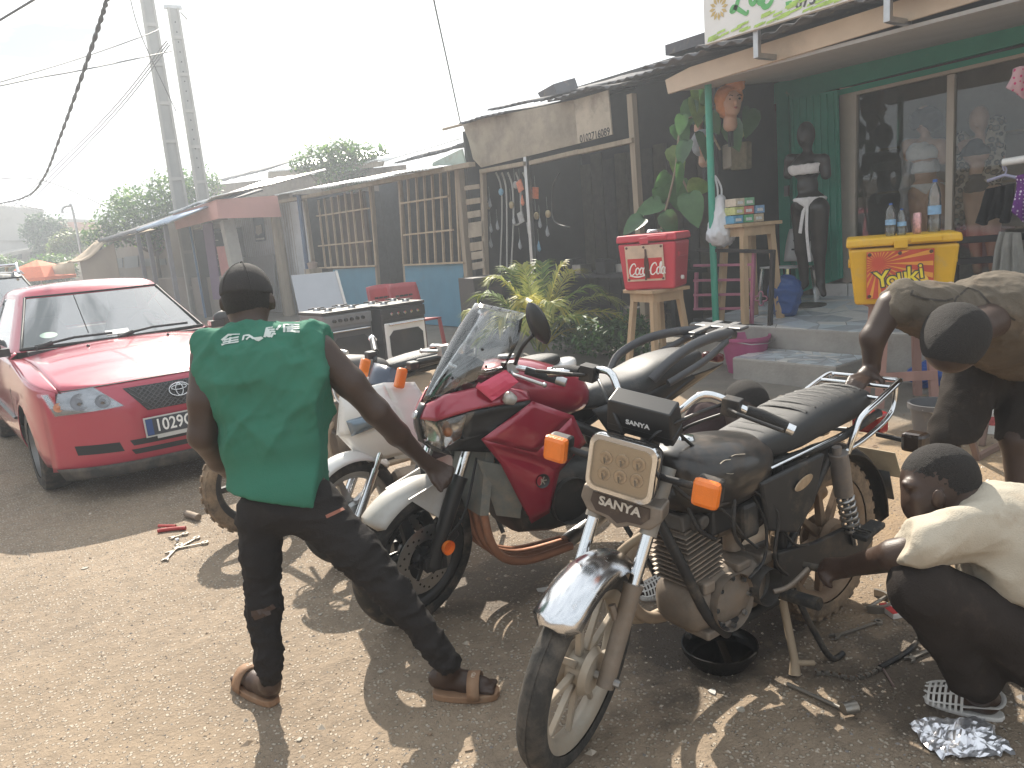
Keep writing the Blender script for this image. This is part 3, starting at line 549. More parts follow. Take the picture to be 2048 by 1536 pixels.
# orange parasol at the stall's end
um = thing('market_parasol', 'orange market parasol at the far end of the canvas awning', 'parasol', (atd(98, 640, 31).x, atd(98, 640, 31).y, 0))
c = atd(100, 553, 31); b = MB(); b.lathe([(1.25, c.z-.12), (1.27, c.z), (.75, c.z+.42), (.02, c.z+.68)], 8); b.build('canopy', mt('orange_cloth', (.75, .16, .05), .8, 0, .1), um, solid=.02)
b = MB(); b.tube([(0, 0, 0), (0, 0, c.z+.6)], .03, 8); b.build('pole', STEEL, um)
b = MB(); b.box((-.75, -.72, c.z+.25), (.35, .03, .2), (R(45), 0, R(-45))); b.build('printed_badge', mt('badge_blue', (.5, .6, .75), .6), um)
# block building at the end of the street
ab = thing('concrete_block_building', 'weathered grey concrete building closing the far end of the street', 'building')
AC = mt('stained_render', (.4, .385, .36), .9, 0, .15, .4, dust=.35, dustc=(.24, .22, .2), dscale=.6)
def yb(pts, Y): return [ony(a, c, Y) for a, c in pts]
b = MB(); q = yb([(-80, 410), (86, 424), (90, 600), (-80, 600)], 60); b.prism(q, (0, 8, 0)); b.build('wall', AC, ab)
b = MB(); q = yb([(52, 436), (232, 440), (235, 600), (55, 600)], 64); b.prism(q, (0, 8, 0)); b.build('wall', AC, ab)
b = MB(); q = yb([(-80, 478), (90, 482), (90, 484), (-80, 480)], 59.9); b.prism(q, (0, .1, 0)); b.build('ledge', CONC, ab)
b = MB(); q = yb([(-20, 512), (98, 490), (98, 497), (-20, 520)], 57); b.prism(q, (0, 3, .2)); b.build('canopy', CONC, ab)
for pts in ([(26, 507), (44, 504), (44, 518), (26, 520)], [(60, 503), (74, 501), (74, 516), (60, 517)], [(104, 488), (122, 488), (122, 512), (104, 512)]):
    b = MB(); b.prism(yb(pts, 59.8), (0, .1, 0)); b.build('window', mt('far_window', (.03, .03, .035), .4), ab)
rs = random.Random(5)
for k in range(14):
    px = -10+k*7; q = ony(px, 417+px*.08, 60.5); b = MB(); b.ico((q.x, q.y, q.z), .22+rs.random()*.12, sub=1); b.build('parapet_block', AC, ab)
for k in range(5):
    y_ = 447+k*3.6; b = MB(); a, c = ony(118, y_, 61.5-k*.35), ony(208, y_+2, 61.5-k*.35); b.tube([a, c], .13, 6); b.build('roof_tile_row', mt('clay_tile', (.36, .18, .12), .8, 0, .2, 1), ab)
b = MB(); q = yb([(120, 466), (210, 468), (210, 560), (120, 560)], 60.4); b.prism(q, (0, 1, 0)); b.build('wall', mt('ochre_wall', (.36, .24, .16), .9, 0, .1, 1), ab)
# ---------------- trees
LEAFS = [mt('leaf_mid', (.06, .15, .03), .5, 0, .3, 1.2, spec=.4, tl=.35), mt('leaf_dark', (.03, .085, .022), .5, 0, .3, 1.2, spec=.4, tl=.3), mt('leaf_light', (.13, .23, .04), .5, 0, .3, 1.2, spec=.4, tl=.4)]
def leaf_mesh(clumps, n, size, seed, asp=2.2):
    r = random.Random(seed); b = MB(); tot = sum(c[1]**2 for c in clumps)
    for c, rad in clumps:
        for _ in range(int(n*rad*rad/tot)):
            d = V((r.gauss(0, 1), r.gauss(0, 1), r.gauss(0, .8))).normalized(); p = V(c)+d*rad*(.35+.65*r.random()**.5)*V((1, 1, .85)).length/1.65
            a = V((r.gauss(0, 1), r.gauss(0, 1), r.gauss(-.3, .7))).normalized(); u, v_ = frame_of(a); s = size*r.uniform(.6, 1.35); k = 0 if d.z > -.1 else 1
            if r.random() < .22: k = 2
            b.add([p, p+a*s*.5+u*s*.5/asp*1.2+v_*s*.06, p+a*s, p+a*s*.5-u*s*.5/asp*1.2+v_*s*.06], [(0, 1, 2), (0, 2, 3)], k)
    return b
def tree(name, label, base, clumps, n, size, seed, mats=LEAFS, trunk=.12, group=None):
    t = thing(name, label, 'tree', base, group=group); B = V(base); r = random.Random(seed)
    cl = [(V(c)-B, rad) for c, rad in clumps]
    mid = sum((c for c, _ in cl), V())/len(cl); fork = V((mid.x*.3, mid.y*.3, max(.5, mid.z*.55)))
    b = MB(); b.tube(cat_rom([(0, 0, -.05), (mid.x*.1, mid.y*.1, fork.z*.5), fork]), [trunk*(1-.05*i) for i in range(13)], 8)
    for c, rad in cl: b.tube(cat_rom([fork-V((0, 0, .1)), fork.lerp(c, .55)+V((0, 0, .1)), c], 4), [trunk*.5*(1-.09*i) for i in range(9)], 6)
    b.build('trunk', mt('bark', (.12, .09, .065), .9, 0, .3, 6), t, smooth=60)
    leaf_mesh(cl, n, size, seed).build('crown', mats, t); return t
def at(px, py, d): return atd(px, py, d)
q = gnd(330, 590); D = 30
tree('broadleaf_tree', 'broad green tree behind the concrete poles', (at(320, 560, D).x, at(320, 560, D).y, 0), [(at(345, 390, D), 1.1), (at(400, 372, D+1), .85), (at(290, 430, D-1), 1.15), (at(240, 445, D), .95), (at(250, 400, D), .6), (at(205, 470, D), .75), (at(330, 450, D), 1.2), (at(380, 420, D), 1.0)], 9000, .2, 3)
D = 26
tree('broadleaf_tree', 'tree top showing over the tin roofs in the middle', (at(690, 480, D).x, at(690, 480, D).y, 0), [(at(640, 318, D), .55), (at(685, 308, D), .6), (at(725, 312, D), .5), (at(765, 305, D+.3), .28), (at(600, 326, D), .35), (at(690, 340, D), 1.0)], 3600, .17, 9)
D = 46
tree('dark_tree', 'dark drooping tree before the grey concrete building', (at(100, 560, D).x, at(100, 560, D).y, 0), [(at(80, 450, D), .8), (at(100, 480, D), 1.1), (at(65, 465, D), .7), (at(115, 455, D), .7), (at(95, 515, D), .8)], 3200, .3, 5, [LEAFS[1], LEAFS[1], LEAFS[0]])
D = 40
tree('yellow_green_tree', 'small yellow green tree left of the canvas awning', (at(135, 580, D).x, at(135, 580, D).y, 0), [(at(135, 488, D), .8), (at(118, 500, D), .6), (at(155, 480, D), .6)], 2400, .2, 6, [mt('leaf_yellow', (.24, .26, .05), .5, 0, .25, 1), LEAFS[2], LEAFS[2]])
D = 34; q = at(35, 600, D)
hd = tag(leaf_mesh([(at(px, 545+8*math.sin(px), D+2), .75) for px in range(-20, 130, 18)], 6000, .2, 12).build('hedge', LEAFS), 'rough green hedge below the far concrete building', 'hedge')
# ---------------- poles and wires
CPOLE = mt('pole_concrete', (.36, .35, .33), .9, 0, .14, 2, bump=.3, bscale=30)
def cpole(foot, h, w0, w1, label, extra):
    t = thing('utility_pole', label, 'pole', foot, R(-8), group='concrete utility poles'); b = MB()
    for s in (-1, 1): b.hexa([(s*w0*.5-.035, -w0*.35, -.1), (s*w0*.5+.035, -w0*.35, -.1), (s*w0*.5+.035, w0*.35, -.1), (s*w0*.5-.035, w0*.35, -.1), (s*w1*.5-.03, -w1*.35, h), (s*w1*.5+.03, -w1*.35, h), (s*w1*.5+.03, w1*.35, h), (s*w1*.5-.03, w1*.35, h)])
    b.build('flange', CPOLE, t)
    b = MB(); b.hexa([(-w0*.45, -w0*.18, -.1), (w0*.45, -w0*.18, -.1), (w0*.45, w0*.18, -.1), (-w0*.45, w0*.18, -.1), (-w1*.45, -w1*.18, h), (w1*.45, -w1*.18, h), (w1*.45, w1*.18, h), (-w1*.45, w1*.18, h)]); b.build('web', mt('pole_concrete_recess', (.3, .3, .29), .9, 0, .12, 2), t)
    z = .8
    while z < h: b = MB(); b.box((0, 0, z), ((w0+(w1-w0)*z/h)*.95, (w0+(w1-w0)*z/h)*.66, .09)); b.build('rib', CPOLE, t); z += 1.05
    if extra:
        b = MB(); b.box((0, 0, h+.03), (.5, .12, .1)); b.tube([(.2, 0, h-.1), (.36, 0, h-.3)], .03, 6); b.build('cap', STEEL, t)
        for k in range(16): b = MB(); b.tube([(0, -w0*.2, h-.4-k*.28), (0, -w0*.12, h-.4-k*.28)], .022, 6); b.build('bolt_hole', DARKIN, t)
    return t
f1, f2 = gnd(397, 628), gnd(441, 618)
cpole(f1, 11.8, .36, .27, 'taller concrete utility pole running out of the top of the picture', False)
D2 = (f2-CAM).dot(FW); cpole(f2, at(346, 52, D2).z, .32, .26, 'shorter concrete utility pole with a metal cap', True)
WIRE = mt('black_cable', (.015, .015, .016), .6)
def wire(pts, r, label, n=8, twist=False):
    P = cat_rom([at(*p) for p in pts], n); b = MB()
    if twist:
        P = cat_rom([at(*p) for p in pts], 36)
        for s in (0, math.pi): b.tube([p+V((math.cos(i*.55+s)*r*.7, 0, math.sin(i*.55+s)*r*.7)) for i, p in enumerate(P)], r*.75, 5)
    else: b.tube(P, r, 5)
    return tag(b.build('overhead_cable', WIRE), label, 'cable', 'overhead cables')
wire([(222, -30, 9), (205, 30, 9.6), (165, 150, 11.5), (122, 270, 15), (88, 355, 19), (55, 392, 23), (0, 407, 28), (-40, 406, 30)], .022, 'thick twisted cable hanging down at the upper edge of the street', twist=True)
wire([(-20, 176, 14), (80, 155, 16), (165, 140, 17), (345, 102, 19.9)], .016, 'lower slack cable running out from the shorter pole')
wire([(-20, 170, 14), (150, 120, 17), (285, 73, 19), (325, 55, 20)], .013, 'upper thin cable running out from the shorter pole top')
for k in range(3):
    wire([(333+k*3, 82+k*4, 19.8), (200+k*8, 245, 26), (28+k*12, 412, 40)], .016, ['leftmost', 'middle', 'rightmost'][k]+' of three parallel wires falling to the far building')
wire([(-20, 359, 26), (90, 362, 26), (225, 420, 31), (300, 455, 33)], .014, 'cable branching off the twisted cable towards the broad tree')
wire([(-20, 388, 30), (60, 415, 32), (155, 427, 33)], .012, 'slack wire ending at the hooked pipe pole')
wire([(862, -30, 9), (872, 20, 9.5), (896, 130, 11), (921, 246, 12.6)], .011, 'single wire dropping to the corner of the repair shed roof')
wire([(255, -30, 17), (282, 70, 17.4), (352, 222, 19.6)], .012, 'thin wire crossing behind the taller pole')
wire([(-20, 52, 8), (30, 22, 7.6), (90, -14, 7)], .011, 'short length of wire crossing the upper left corner')
hp = thing('pipe_pole', 'thin pipe pole with a hooked top near the far trees', 'pole', (at(172, 560, 33).x, at(172, 560, 33).y, 0)); z_ = at(158, 422, 33).z
b = MB(); b.tube(cat_rom([(0, 0, 0), (0, 0, z_-.1), (-.12, 0, z_+.18), (-.35, 0, z_+.12), (-.4, 0, z_-.1)], 5), .05, 7); b.build('pipe', STEEL, hp, smooth=60)
# wall across the street (seen only in the shop window and car paint)
b = MB(); b.box((-8.5, 6, 1.15), (.3, 60, 2.3)); tag(b.build('wall_across_street', mt('ochre_render', (.25, .21, .17), .9, 0, .15, 1)), kind='structure')
# ================================================================ motorcycles: shared pieces
def sring(x, z, w, h, p=2.6, n=20, cy=0, cut=None):
    o = []
    for k in range(n):
        a = 2*math.pi*k/n; c, s = math.cos(a), math.sin(a)
        o.append(V((x, cy+w/2*math.copysign(abs(c)**(2/p), c), z+h/2*math.copysign(abs(s)**(2/p), s))))
    return o
def patch(mb, c, n=8, m=5, bulge=0.0, ref=None, mi=0):
    """curved four sided panel, corners c00 c10 c11 c01"""
    c = [V(q) for q in c]; nr = (c[1]-c[0]).cross(c[3]-c[0]); nr = nr.normalized() if nr.length > 1e-9 else V((0, 0, 1))
    if ref is not None and nr.dot(V(ref)) < 0: nr = -nr
    vs = []
    for i in range(n+1):
        for j in range(m+1):
            u, v_ = i/n, j/m; vs.append((c[0]*(1-u)+c[1]*u)*(1-v_)+(c[3]*(1-u)+c[2]*u)*v_+nr*(bulge*math.sin(math.pi*u)**.8*math.sin(math.pi*v_)**.8 if 0 < u < 1 and 0 < v_ < 1 else 0))
    return mb.add(vs, [(i*(m+1)+j, (i+1)*(m+1)+j, (i+1)*(m+1)+j+1, i*(m+1)+j+1) for i in range(n) for j in range(m)], mi)
WHL = M(((1, 0, 0, 0), (0, 0, 1, 0), (0, -1, 0, 0), (0, 0, 0, 1)))  # lathe axis z -> y
def moto_wheel(par, name, c, r, tw, rim, spokes, S=None, tyre=None, rimm=None, knob=0, ribs=0, hub=.045, blades=None):
    S = S or M(); X = S @ M.Translation(c) @ WHL; tyre = tyre or RUB; rimm = rimm or STEEL
    h = tw/2; n = 10; pr = []
    for k in range(n+1):
        a = math.pi*k/n; pr.append((rim+(r-rim)*(.12+.88*math.sin(a)**.62), h*math.cos(a)*(1.0 if 0 < k < n else .8)))
    w_ = MB(); w_.lathe([(rim-.012, -h*.62), (rim+.008, -h*.7), (rim+.012, -h*.55), (rim-.018, -h*.2), (rim-.018, h*.2), (rim+.012, h*.55), (rim+.008, h*.7), (rim-.012, h*.62), (rim-.03, h*.2), (rim-.03, -h*.2), (rim-.012, -h*.62)], 40, X)
    wo = w_.build(name, rimm, par, smooth=50)
    t = MB(); t.lathe(pr, 56, X)
    if ribs:
        for q in range(-ribs, ribs+1): t.lathe([(r-.006-abs(q)*.006, q*h*.26-.006), (r+.003-abs(q)*.007, q*h*.26-.005), (r+.003-abs(q)*.007, q*h*.26+.005), (r-.006-abs(q)*.006, q*h*.26+.006)], 56, X)
    if knob:
        for k in range(knob):
            a = 2*math.pi*k/knob
            for q in (-1, 0, 1):
                aa = a+(math.pi/knob if q == 0 else 0); rr = r-.004-(.016 if q else 0)
                t.xf(M()) if False else None
                d = MB(); d.box((rr, 0, q*h*.58), (.024, r*2*math.pi/knob*.52, h*.44), (0, 0, 0)); d.xf(X @ M.Rotation(aa, 4, 'Z')); t.add(d.v, d.f)
    t.build('tyre', tyre, wo, smooth=50)
    hb = MB(); hb.lathe([(.012, -h*1.15), (hub*.8, -h*1.1), (hub, -h*.7), (hub*.7, -h*.5), (hub*.7, h*.5), (hub, h*.7), (hub*.8, h*1.1), (.012, h*1.15)], 24, X, cap=True); hb.build('hub', rimm, wo, smooth=40)
    for k in range(spokes):
        a = 2*math.pi*k/spokes; s_ = MB(); q = blades or (.02, .018)
        s_.hexa([V(p) for p in ((hub*.7, -q[0]*1.2, -q[1]), (rim-.015, -q[0]*.7, -q[1]*.8), (rim-.015, q[0]*.7, -q[1]*.8), (hub*.7, q[0]*1.2, -q[1]), (hub*.7, -q[0]*1.2, q[1]), (rim-.015, -q[0]*.7, q[1]*.8), (rim-.015, q[0]*.7, q[1]*.8), (hub*.7, q[0]*1.2, q[1]))]); s_.xf(X @ M.Rotation(a, 4, 'Z')); s_.build('spoke', rimm, wo, bev=.003)
    return wo
def fender(mb, c, r, w, a0, a1, S=None, n=18, drop=.03, p=2.2):
    """curved mudguard strip round the wheel at c, angles from forward, upward positive"""
    rings = []
    for i in range(n+1):
        a = R(a0+(a1-a0)*i/n); row = []; e = min(1, min(i, n-i)/1.5+.55)
        for k in range(9):
            t = (k/8-.5)*2; row.append((S or M()) @ (V(c)+V((math.cos(a), 0, math.sin(a)))*(r-drop*abs(t)**p)+V((0, t*w/2*e, 0))))
        rings.append(row)
    return mb.loft(rings, cap=False, closed=False)
def spring(mb, a, b, r, turns, wr, seg=9):
    a, b = V(a), V(b); u, v_ = frame_of(b-a); n = turns*seg
    return mb.tube([a.lerp(b, i/n)+u*math.cos(i/seg*2*math.pi)*r+v_*math.sin(i/seg*2*math.pi)*r for i in range(n+1)], wr, 6)
def steer(head, axis_deg, ang):
    ax = V((-math.sin(R(axis_deg)), 0, math.cos(R(axis_deg)))); h = V(head); return M.Translation(h) @ M.Rotation(R(ang), 4, ax) @ M.Translation(-h)
def cable(par, pts, r=.0045, m=None, name='cable'):
    b = MB(); b.tube(cat_rom(pts, 6), r, 6); return b.build(name, m or BLK, par, smooth=60)
# ================================================================ dusty black workhorse motorcycle
SB = thing('motorcycle', 'dusty black motorcycle with a rectangular six lamp headlight, nearest the camera', 'motorcycle', (1.83, 1.56, 0), math.pi)
HD = (.20, 0, .96); S = steer(HD, 29, 23); FA = (.535, 0, .305)
PAINT = mt('dusty_black_paint', (.02, .017, .015), .35, 0, .25, 5, coat=.35, dust=.34, dustc=(.14, .095, .062), dscale=4)
moto_wheel(SB, 'front_wheel', FA, .305, .088, .235, 9, S, RUBF, mt('dusty_alloy', (.4, .36, .3), .5, .5, .15, 9, dust=.55, dustc=(.4, .31, .22)), ribs=1, hub=.075, blades=(.010, .010))
moto_wheel(SB, 'rear_wheel', (-.70, 0, .315), .315, .1, .235, 9, None, RUBD, mt('rust_brown_alloy', (.2, .13, .08), .6, .3, .25, 9, dust=.5), knob=34, hub=.085, blades=(.014, .014))
b = MB(); fender(b, FA, .35, .145, 50, 150, S, drop=.045); b.build('front_mudguard', mt('worn_chrome', (.68, .69, .71), .2, 1, .06, dust=.22, dustc=(.35, .28, .2), dscale=9), SB, smooth=180, solid=.003)
for s in (-1, 1):
    T = lambda *p: S @ V(p)
    b = MB(); b.tube([T(.255, s*.088, .865), T(.35, s*.088, .685)], .026, 12); b.build('fork_sleeve', mt('grey_paint', (.25, .24, .22), .5, .2, .15, dust=.5), SB, smooth=60)
    b = MB(); b.tube([T(.345, s*.088, .69), T(.43, s*.088, .525)], .0185, 12); b.build('fork_tube', CHROME, SB, smooth=60)
    b = MB(); b.tube([T(.415, s*.088, .555), T(.425, s*.088, .535), T(.545, s*.088, .285)], [.031, .027, .026], 12); b.tube([T(.47, s*.07, .46), T(.47, s*.05, .5)], .012, 6); b.build('fork_slider', DALU, SB, smooth=50)
b = MB(); b.lathe([(.02, .05), (.085, .045), (.098, .02), (.098, 0), (.02, 0)], 28, S @ M.Translation(FA) @ WHL @ M.Translation((0, 0, -.09))); b.box((0, 0, 0), (.001, .001, .001)); b.build('brake_drum', DALU, SB, smooth=40)
b = MB(); b.tube([S @ V((.535, .13, .305)), S @ V((.535, -.13, .305))], .012, 8); b.build('front_axle', STEEL, SB)
# triple clamp with its name badge
pl = [(-.125, .03), (.125, .03), (.13, -.01), (.1, -.045), (.04, -.05), (.0, -.07), (-.04, -.05), (-.1, -.045), (-.13, -.01)]
mbx = S @ M.Translation((.365, 0, .755)) @ M.Rotation(R(-8), 4, 'Y')
b = MB(); b.prism([mbx @ V((0, y, z)) for y, z in pl], (S.to_3x3() @ V((-.055, 0, .01)))); cl = b.build('fork_clamp', DALU, SB, bev=.006)
b = MB(); b.prism([mbx @ V((.0035, y*.72, z*.72-.002)) for y, z in pl], (S.to_3x3() @ V((-.003, 0, 0)))); b.build('badge_plate', mt('badge_brown', (.06, .04, .03), .5, 0, .2, dust=.2), cl)
text_mesh('SANYA', .036, .001, 'lettering', mt('badge_silver', (.6, .58, .54), .35, .4), cl, mbx @ basis((.006, 0, .0), (0, 1, 0), (0, 0, 1)), bold=.0012, sx=1.15)
# headlight: chrome bezel, beige lens, six lamps
HM = S @ M.Translation((.375, 0, .882)) @ M.Rotation(R(-4), 4, 'Y')
def rr(w, h, rad, x, n=4):
    o = []
    for cx, cz, a0 in ((w/2-rad, h/2-rad, 0), (-w/2+rad, h/2-rad, 90), (-w/2+rad, -h/2+rad, 180), (w/2-rad, -h/2+rad, 270)):
        o += [HM @ V((x, cx+rad*math.cos(R(a0+90*k/n)), cz+rad*math.sin(R(a0+90*k/n)))) for k in range(n+1)]
    return o
b = MB(); b.loft([rr(.12, .09, .03, -.1), rr(.19, .15, .03, -.05), rr(.196, .158, .03, 0.0)]); hl = b.build('headlight', BLKD, SB, smooth=50)
b = MB(); b.loft([rr(.208, .17, .032, -.012), rr(.214, .176, .034, .006), rr(.206, .168, .03, .02), rr(.18, .142, .024, .022), rr(.178, .14, .024, .01)], cap=False); b.build('bezel', CHROME, hl, smooth=50)
b = MB(); b.loft([rr(.182, .144, .024, .002), rr(.182, .144, .024, .012)]); b.build('lens', mt('beige_reflector', (.74, .58, .39), .35, 0, .06, 20, coat=.5), hl)
for i in range(6):
    y, z = (i % 3-1)*.05, (.022 if i < 3 else -.026)-(i % 3-1)*.004
    q = HM @ M.Translation((.014, -y, z)) @ M.Rotation(R(90), 4, 'Y'); b = MB(); b.lathe([(.0205, -.003), (.021, .002), (.017, .004), (.008, .0), (.007, .006), (.001, .007)], 16, q); b.build('lamp', mt('lamp_reflector', (.66, .52, .36), .25, .35, .05), hl, smooth=60)
    b = MB(); b.box((HM @ V((.02, -y, z-.006))), (.004, .006, .018)); b.build('bulb', CHROME, hl)
b = MB(); b.loft([rr(.18, .142, .024, .0245), rr(.18, .142, .024, .026)]); b.build('cover_glass', glass('headlight_cover', (.95, .93, .9), .12, .02, .03), hl)
# instrument housing
IM = S @ M.Translation((.262, 0, 1.0)) @ M.Rotation(R(22), 4, 'Y')
b = MB(); b.box((0, 0, .02), (.085, .205, .085), top=(.8, .94)); b.box((0, 0, -.035), (.075, .21, .028)); b.tube([(0, .07, -.08), (0, .07, -.04)], .014, 8); b.tube([(0, -.07, -.08), (0, -.07, -.04)], .014, 8); b.xf(IM); ib = b.build('instrument_box', BLK, SB, bev=.008)
text_mesh('SANYA', .021, .0006, 'lettering', mt('white_print', (.75, .75, .75), .5), ib, IM @ basis((.0445, 0, .008), (0, 1, 0), (-.12, 0, 1)), bold=.0006, sx=1.1)
# indicators
for s in (-1, 1):
    b = MB(); b.tube([S @ V((.31, s*.09, .855)), S @ V((.315, s*.2, .86))], .011, 8); st_ = b.build('indicator', BLKD, SB, smooth=60)
    q = S @ M.Translation((.33, s*.235, .862)); b = MB(); b.box((-.02, 0, 0), (.04, .075, .075), top=(1, 1)); b.xf(q); b.build('shell', BLKD, st_, bev=.012)
    b = MB(); b.box((.014, 0, 0), (.034, .078, .082)); b.xf(q); b.build('amber_lens', ORANGE, st_, bev=.014)
# handlebar
bar = [(.16, -.37, 1.03), (.165, -.26, 1.06), (.2, -.15, 1.09), (.235, -.07, 1.02), (.235, .07, 1.02), (.2, .15, 1.09), (.165, .26, 1.06), (.14, .37, 1.03)]
b = MB(); b.tube([S @ p for p in cat_rom(bar, 6)], .0115, 10); hb = b.build('handlebar', CHROME, SB, smooth=60)
for s in (-1, 1):
    T = lambda *p: S @ V(p)
    b = MB(); b.tube([T(.166, s*.262, 1.059), T(.152, s*.30, 1.05), T(.14, s*.372, 1.03)], [.017, .019, .0185], 12); b.build('grip', mt('grip_rubber', (.018, .018, .018), .75, 0, .2, bump=.5, bscale=300), hb, smooth=60)
    b = MB(); b.tube([T(.14, s*.366, 1.03), T(.136, s*.392, 1.023)], .0165, 12); b.build('bar_end', CHROME, hb, smooth=40)
    b = MB(); b.box((0, 0, 0), (.045, .05, .05)); b.tube([(.03, 0, 0), (.05, s*.03, .0), (.055, s*.16, -.015)], .0065, 6); b.xf(S @ M.Translation((.185, s*.225, 1.068))); b.build('lever', BLKD, hb, bev=.006)
for pts in ([(.19, .2, 1.07), (.25, .14, 1.04), (.3, .06, .98), (.26, .03, .9)], [(.19, -.2, 1.07), (.27, -.13, 1.05), (.31, -.05, .97), (.27, -.03, .88)], [(.18, .22, 1.05), (.2, .1, .97), (.12, .1, .9), (.0, .12, .78)]):
    cable(SB, [S @ V(p) for p in pts[:3]]+[V(pts[3])], .005)
# frame, tank, seat
b = MB(); b.tube([(.2, 0, .93), (.245, 0, .80)], .03, 10); b.tube(cat_rom([(.23, 0, .84), (.1, 0, .62), (.04, .0, .35), (.0, .09, .27), (-.25, .1, .26)]), .018, 8); b.tube(cat_rom([(.04, 0, .35), (.0, -.09, .27), (-.25, -.1, .26)]), .016, 8)
for s in (-1, 1): b.tube(cat_rom([(.2, 0, .84), (-.05, s*.05, .74), (-.35, s*.1, .74), (-.62, s*.12, .75), (-.9, s*.11, .78)]), .015, 8); b.tube([(-.28, s*.1, .74), (-.3, s*.1, .5), (-.28, s*.1, .27)], .016, 8); b.tube([(-.32, s*.1, .42), (-.58, s*.12, .72)], .013, 8); b.tube([(-.26, s*.11, .33), (-.7, s*.105, .315)], .019, 8)
b.build('frame', BLKD, SB, smooth=60)
b = MB(); b.loft([sring(*q, p=2.5, n=24) for q in ((.19, 0.795, .08, .1), (.18, 0.790, .17, .17), (.12, 0.770, .26, .235), (.02, 0.755, .305, .25), (-.1, 0.750, .31, .235), (-.2, 0.750, .27, .2), (-.27, 0.760, .2, .15), (-.285, 0.770, .12, .1))]); tk = b.build('fuel_tank', PAINT, SB, smooth=180, sub=1)
DEC = mt('worn_decal', (.3, .26, .2), .7, 0, .4, 40)
for k, (x, z, l) in enumerate(((.06, .868, .05), (.0, .872, .06), (.05, .835, .03))):
    rs = random.Random(k); b = MB(); pts = [(x-l*u, 0, z+.004*math.sin(u*3+k)) for u in (0, .3, .6, 1)]; P = []
    for p in cat_rom(pts, 4):
        p.z -= .04; t = (abs(p.z-.753)/.124); y = .154*max(0, 1-t**2.5)**(1/2.5)+.0035; P.append(V((p.x, y, p.z)))
    b.tube(P, .0022, 5, sq=.4); b.build('decal', DEC, tk)
b = MB(); b.lathe([(.001, .014), (.025, .012), (.03, .0), (.03, -.02)], 18, M.Translation((.05, 0, .878))); b.build('filler_cap', CHROME, tk, smooth=40)
SEAT = mt('black_vinyl', (.02, .02, .021), .5, 0, .15, 8, bump=.35, bscale=420, dust=.2, dustc=(.16, .14, .11))
st_s = ((-.11, 0.785, .12, .05), (-.16, 0.800, .19, .075), (-.28, 0.800, .235, .1), (-.42, 0.805, .25, .115), (-.47, 0.823, .255, .125), (-.65, 0.830, .25, .125), (-.82, 0.833, .225, .115), (-.9, 0.827, .18, .08), (-.915, 0.823, .1, .05))
b = MB(); b.loft([sring(*q, p=3.4, n=24) for q in st_s]); se = b.build('seat', SEAT, SB, smooth=180, sub=1)
for k in range(13):
    x = -.2-k*.052; i = max(j for j in range(len(st_s)-1) if st_s[j][0] >= x); a, c = st_s[i], st_s[i+1]; u = (x-a[0])/(c[0]-a[0]); z, w_, h = (a[m]+(c[m]-a[m])*u for m in (1, 2, 3))
    b = MB(); b.tube([(x, t*w_*.36, z+h*.49-.012*abs(t)**3) for t in (-1, -.75, -.4, 0, .4, .75, 1)], .0065, 6); b.build('rib', SEAT, se, smooth=60)
b = MB(); b.tube([(-.2, .128, .745), (-.9, .118, .77)], .006, 6); b.tube([(-.2, -.128, .745), (-.9, -.118, .77)], .006, 6); b.build('seat_trim', CHROME, se, smooth=60)
for s in (-1, 1):
    b = MB(); b.prism([(-.12, s*.13, .72), (-.46, s*.14, .74), (-.4, s*.14, .58), (-.3, s*.135, .5), (-.16, s*.13, .55)], (0, s*.02, 0)); sp = b.build('side_cover', BLKD, SB, bev=.008)
    b = MB(); b.lathe([(.001, .004), (.05, .003), (.052, 0)], 20, M.Translation((-.33, s*.162, .67)) @ M.Rotation(R(14), 4, 'Y') @ M.Diagonal((1, 1, .35, 1)) @ WHL @ M.Diagonal((1, 1, s, 1))); b.build('oval_badge', mt('worn_gold_badge', (.4, .3, .2), .4, .4, .3, 30), sp, smooth=40)
# rack of bent chrome tube
for s in (-1, 1):
    b = MB(); b.tube(cat_rom([(-.64, s*.135, .69), (-.66, s*.15, .76), (-.70, s*.152, .81), (-.82, s*.15, .845), (-.97, s*.145, .885), (-1.0, s*.13, .885)], 5), .0115, 10); b.build('rack_rail', CHROME, SB, smooth=60)
    b = MB(); b.tube(cat_rom([(-.62, s*.135, .70), (-.75, s*.14, .72), (-.95, s*.13, .77), (-.98, s*.135, .88)], 5), .0095, 8); b.build('rack_brace', CHROME, SB, smooth=60)
for x, z in ((-.93, .875), (-1.0, .888), (-.84, .85)):
    b = MB(); b.tube([(x, -.145, z), (x, .145, z)], .009, 8); b.build('rack_bar', CHROME, SB, smooth=60)
b = MB(); fender(b, (-.70, 0, .315), .37, .16, 70, 185, drop=.035); b.prism([(-1.05, -.07, .5), (-1.05, .07, .5), (-1.13, .05, .36), (-1.13, -.05, .36)], (-.006, 0, 0)); b.build('rear_mudguard', BLKD, SB, smooth=180, solid=.004)
b = MB(); b.box((-1.04, 0, .70), (.07, .12, .085)); b.build('tail_light', mt('red_lens', (.35, .01, .01), .25, coat=.5), SB, bev=.012)
b = MB(); b.prism([(-1.06, -.09, .58), (-1.06, .09, .58), (-1.12, .09, .46), (-1.12, -.09, .46)], (-.004, 0, 0)); b.build('number_plate', mt('cream_plate', (.6, .52, .38), .5, dust=.3), SB)
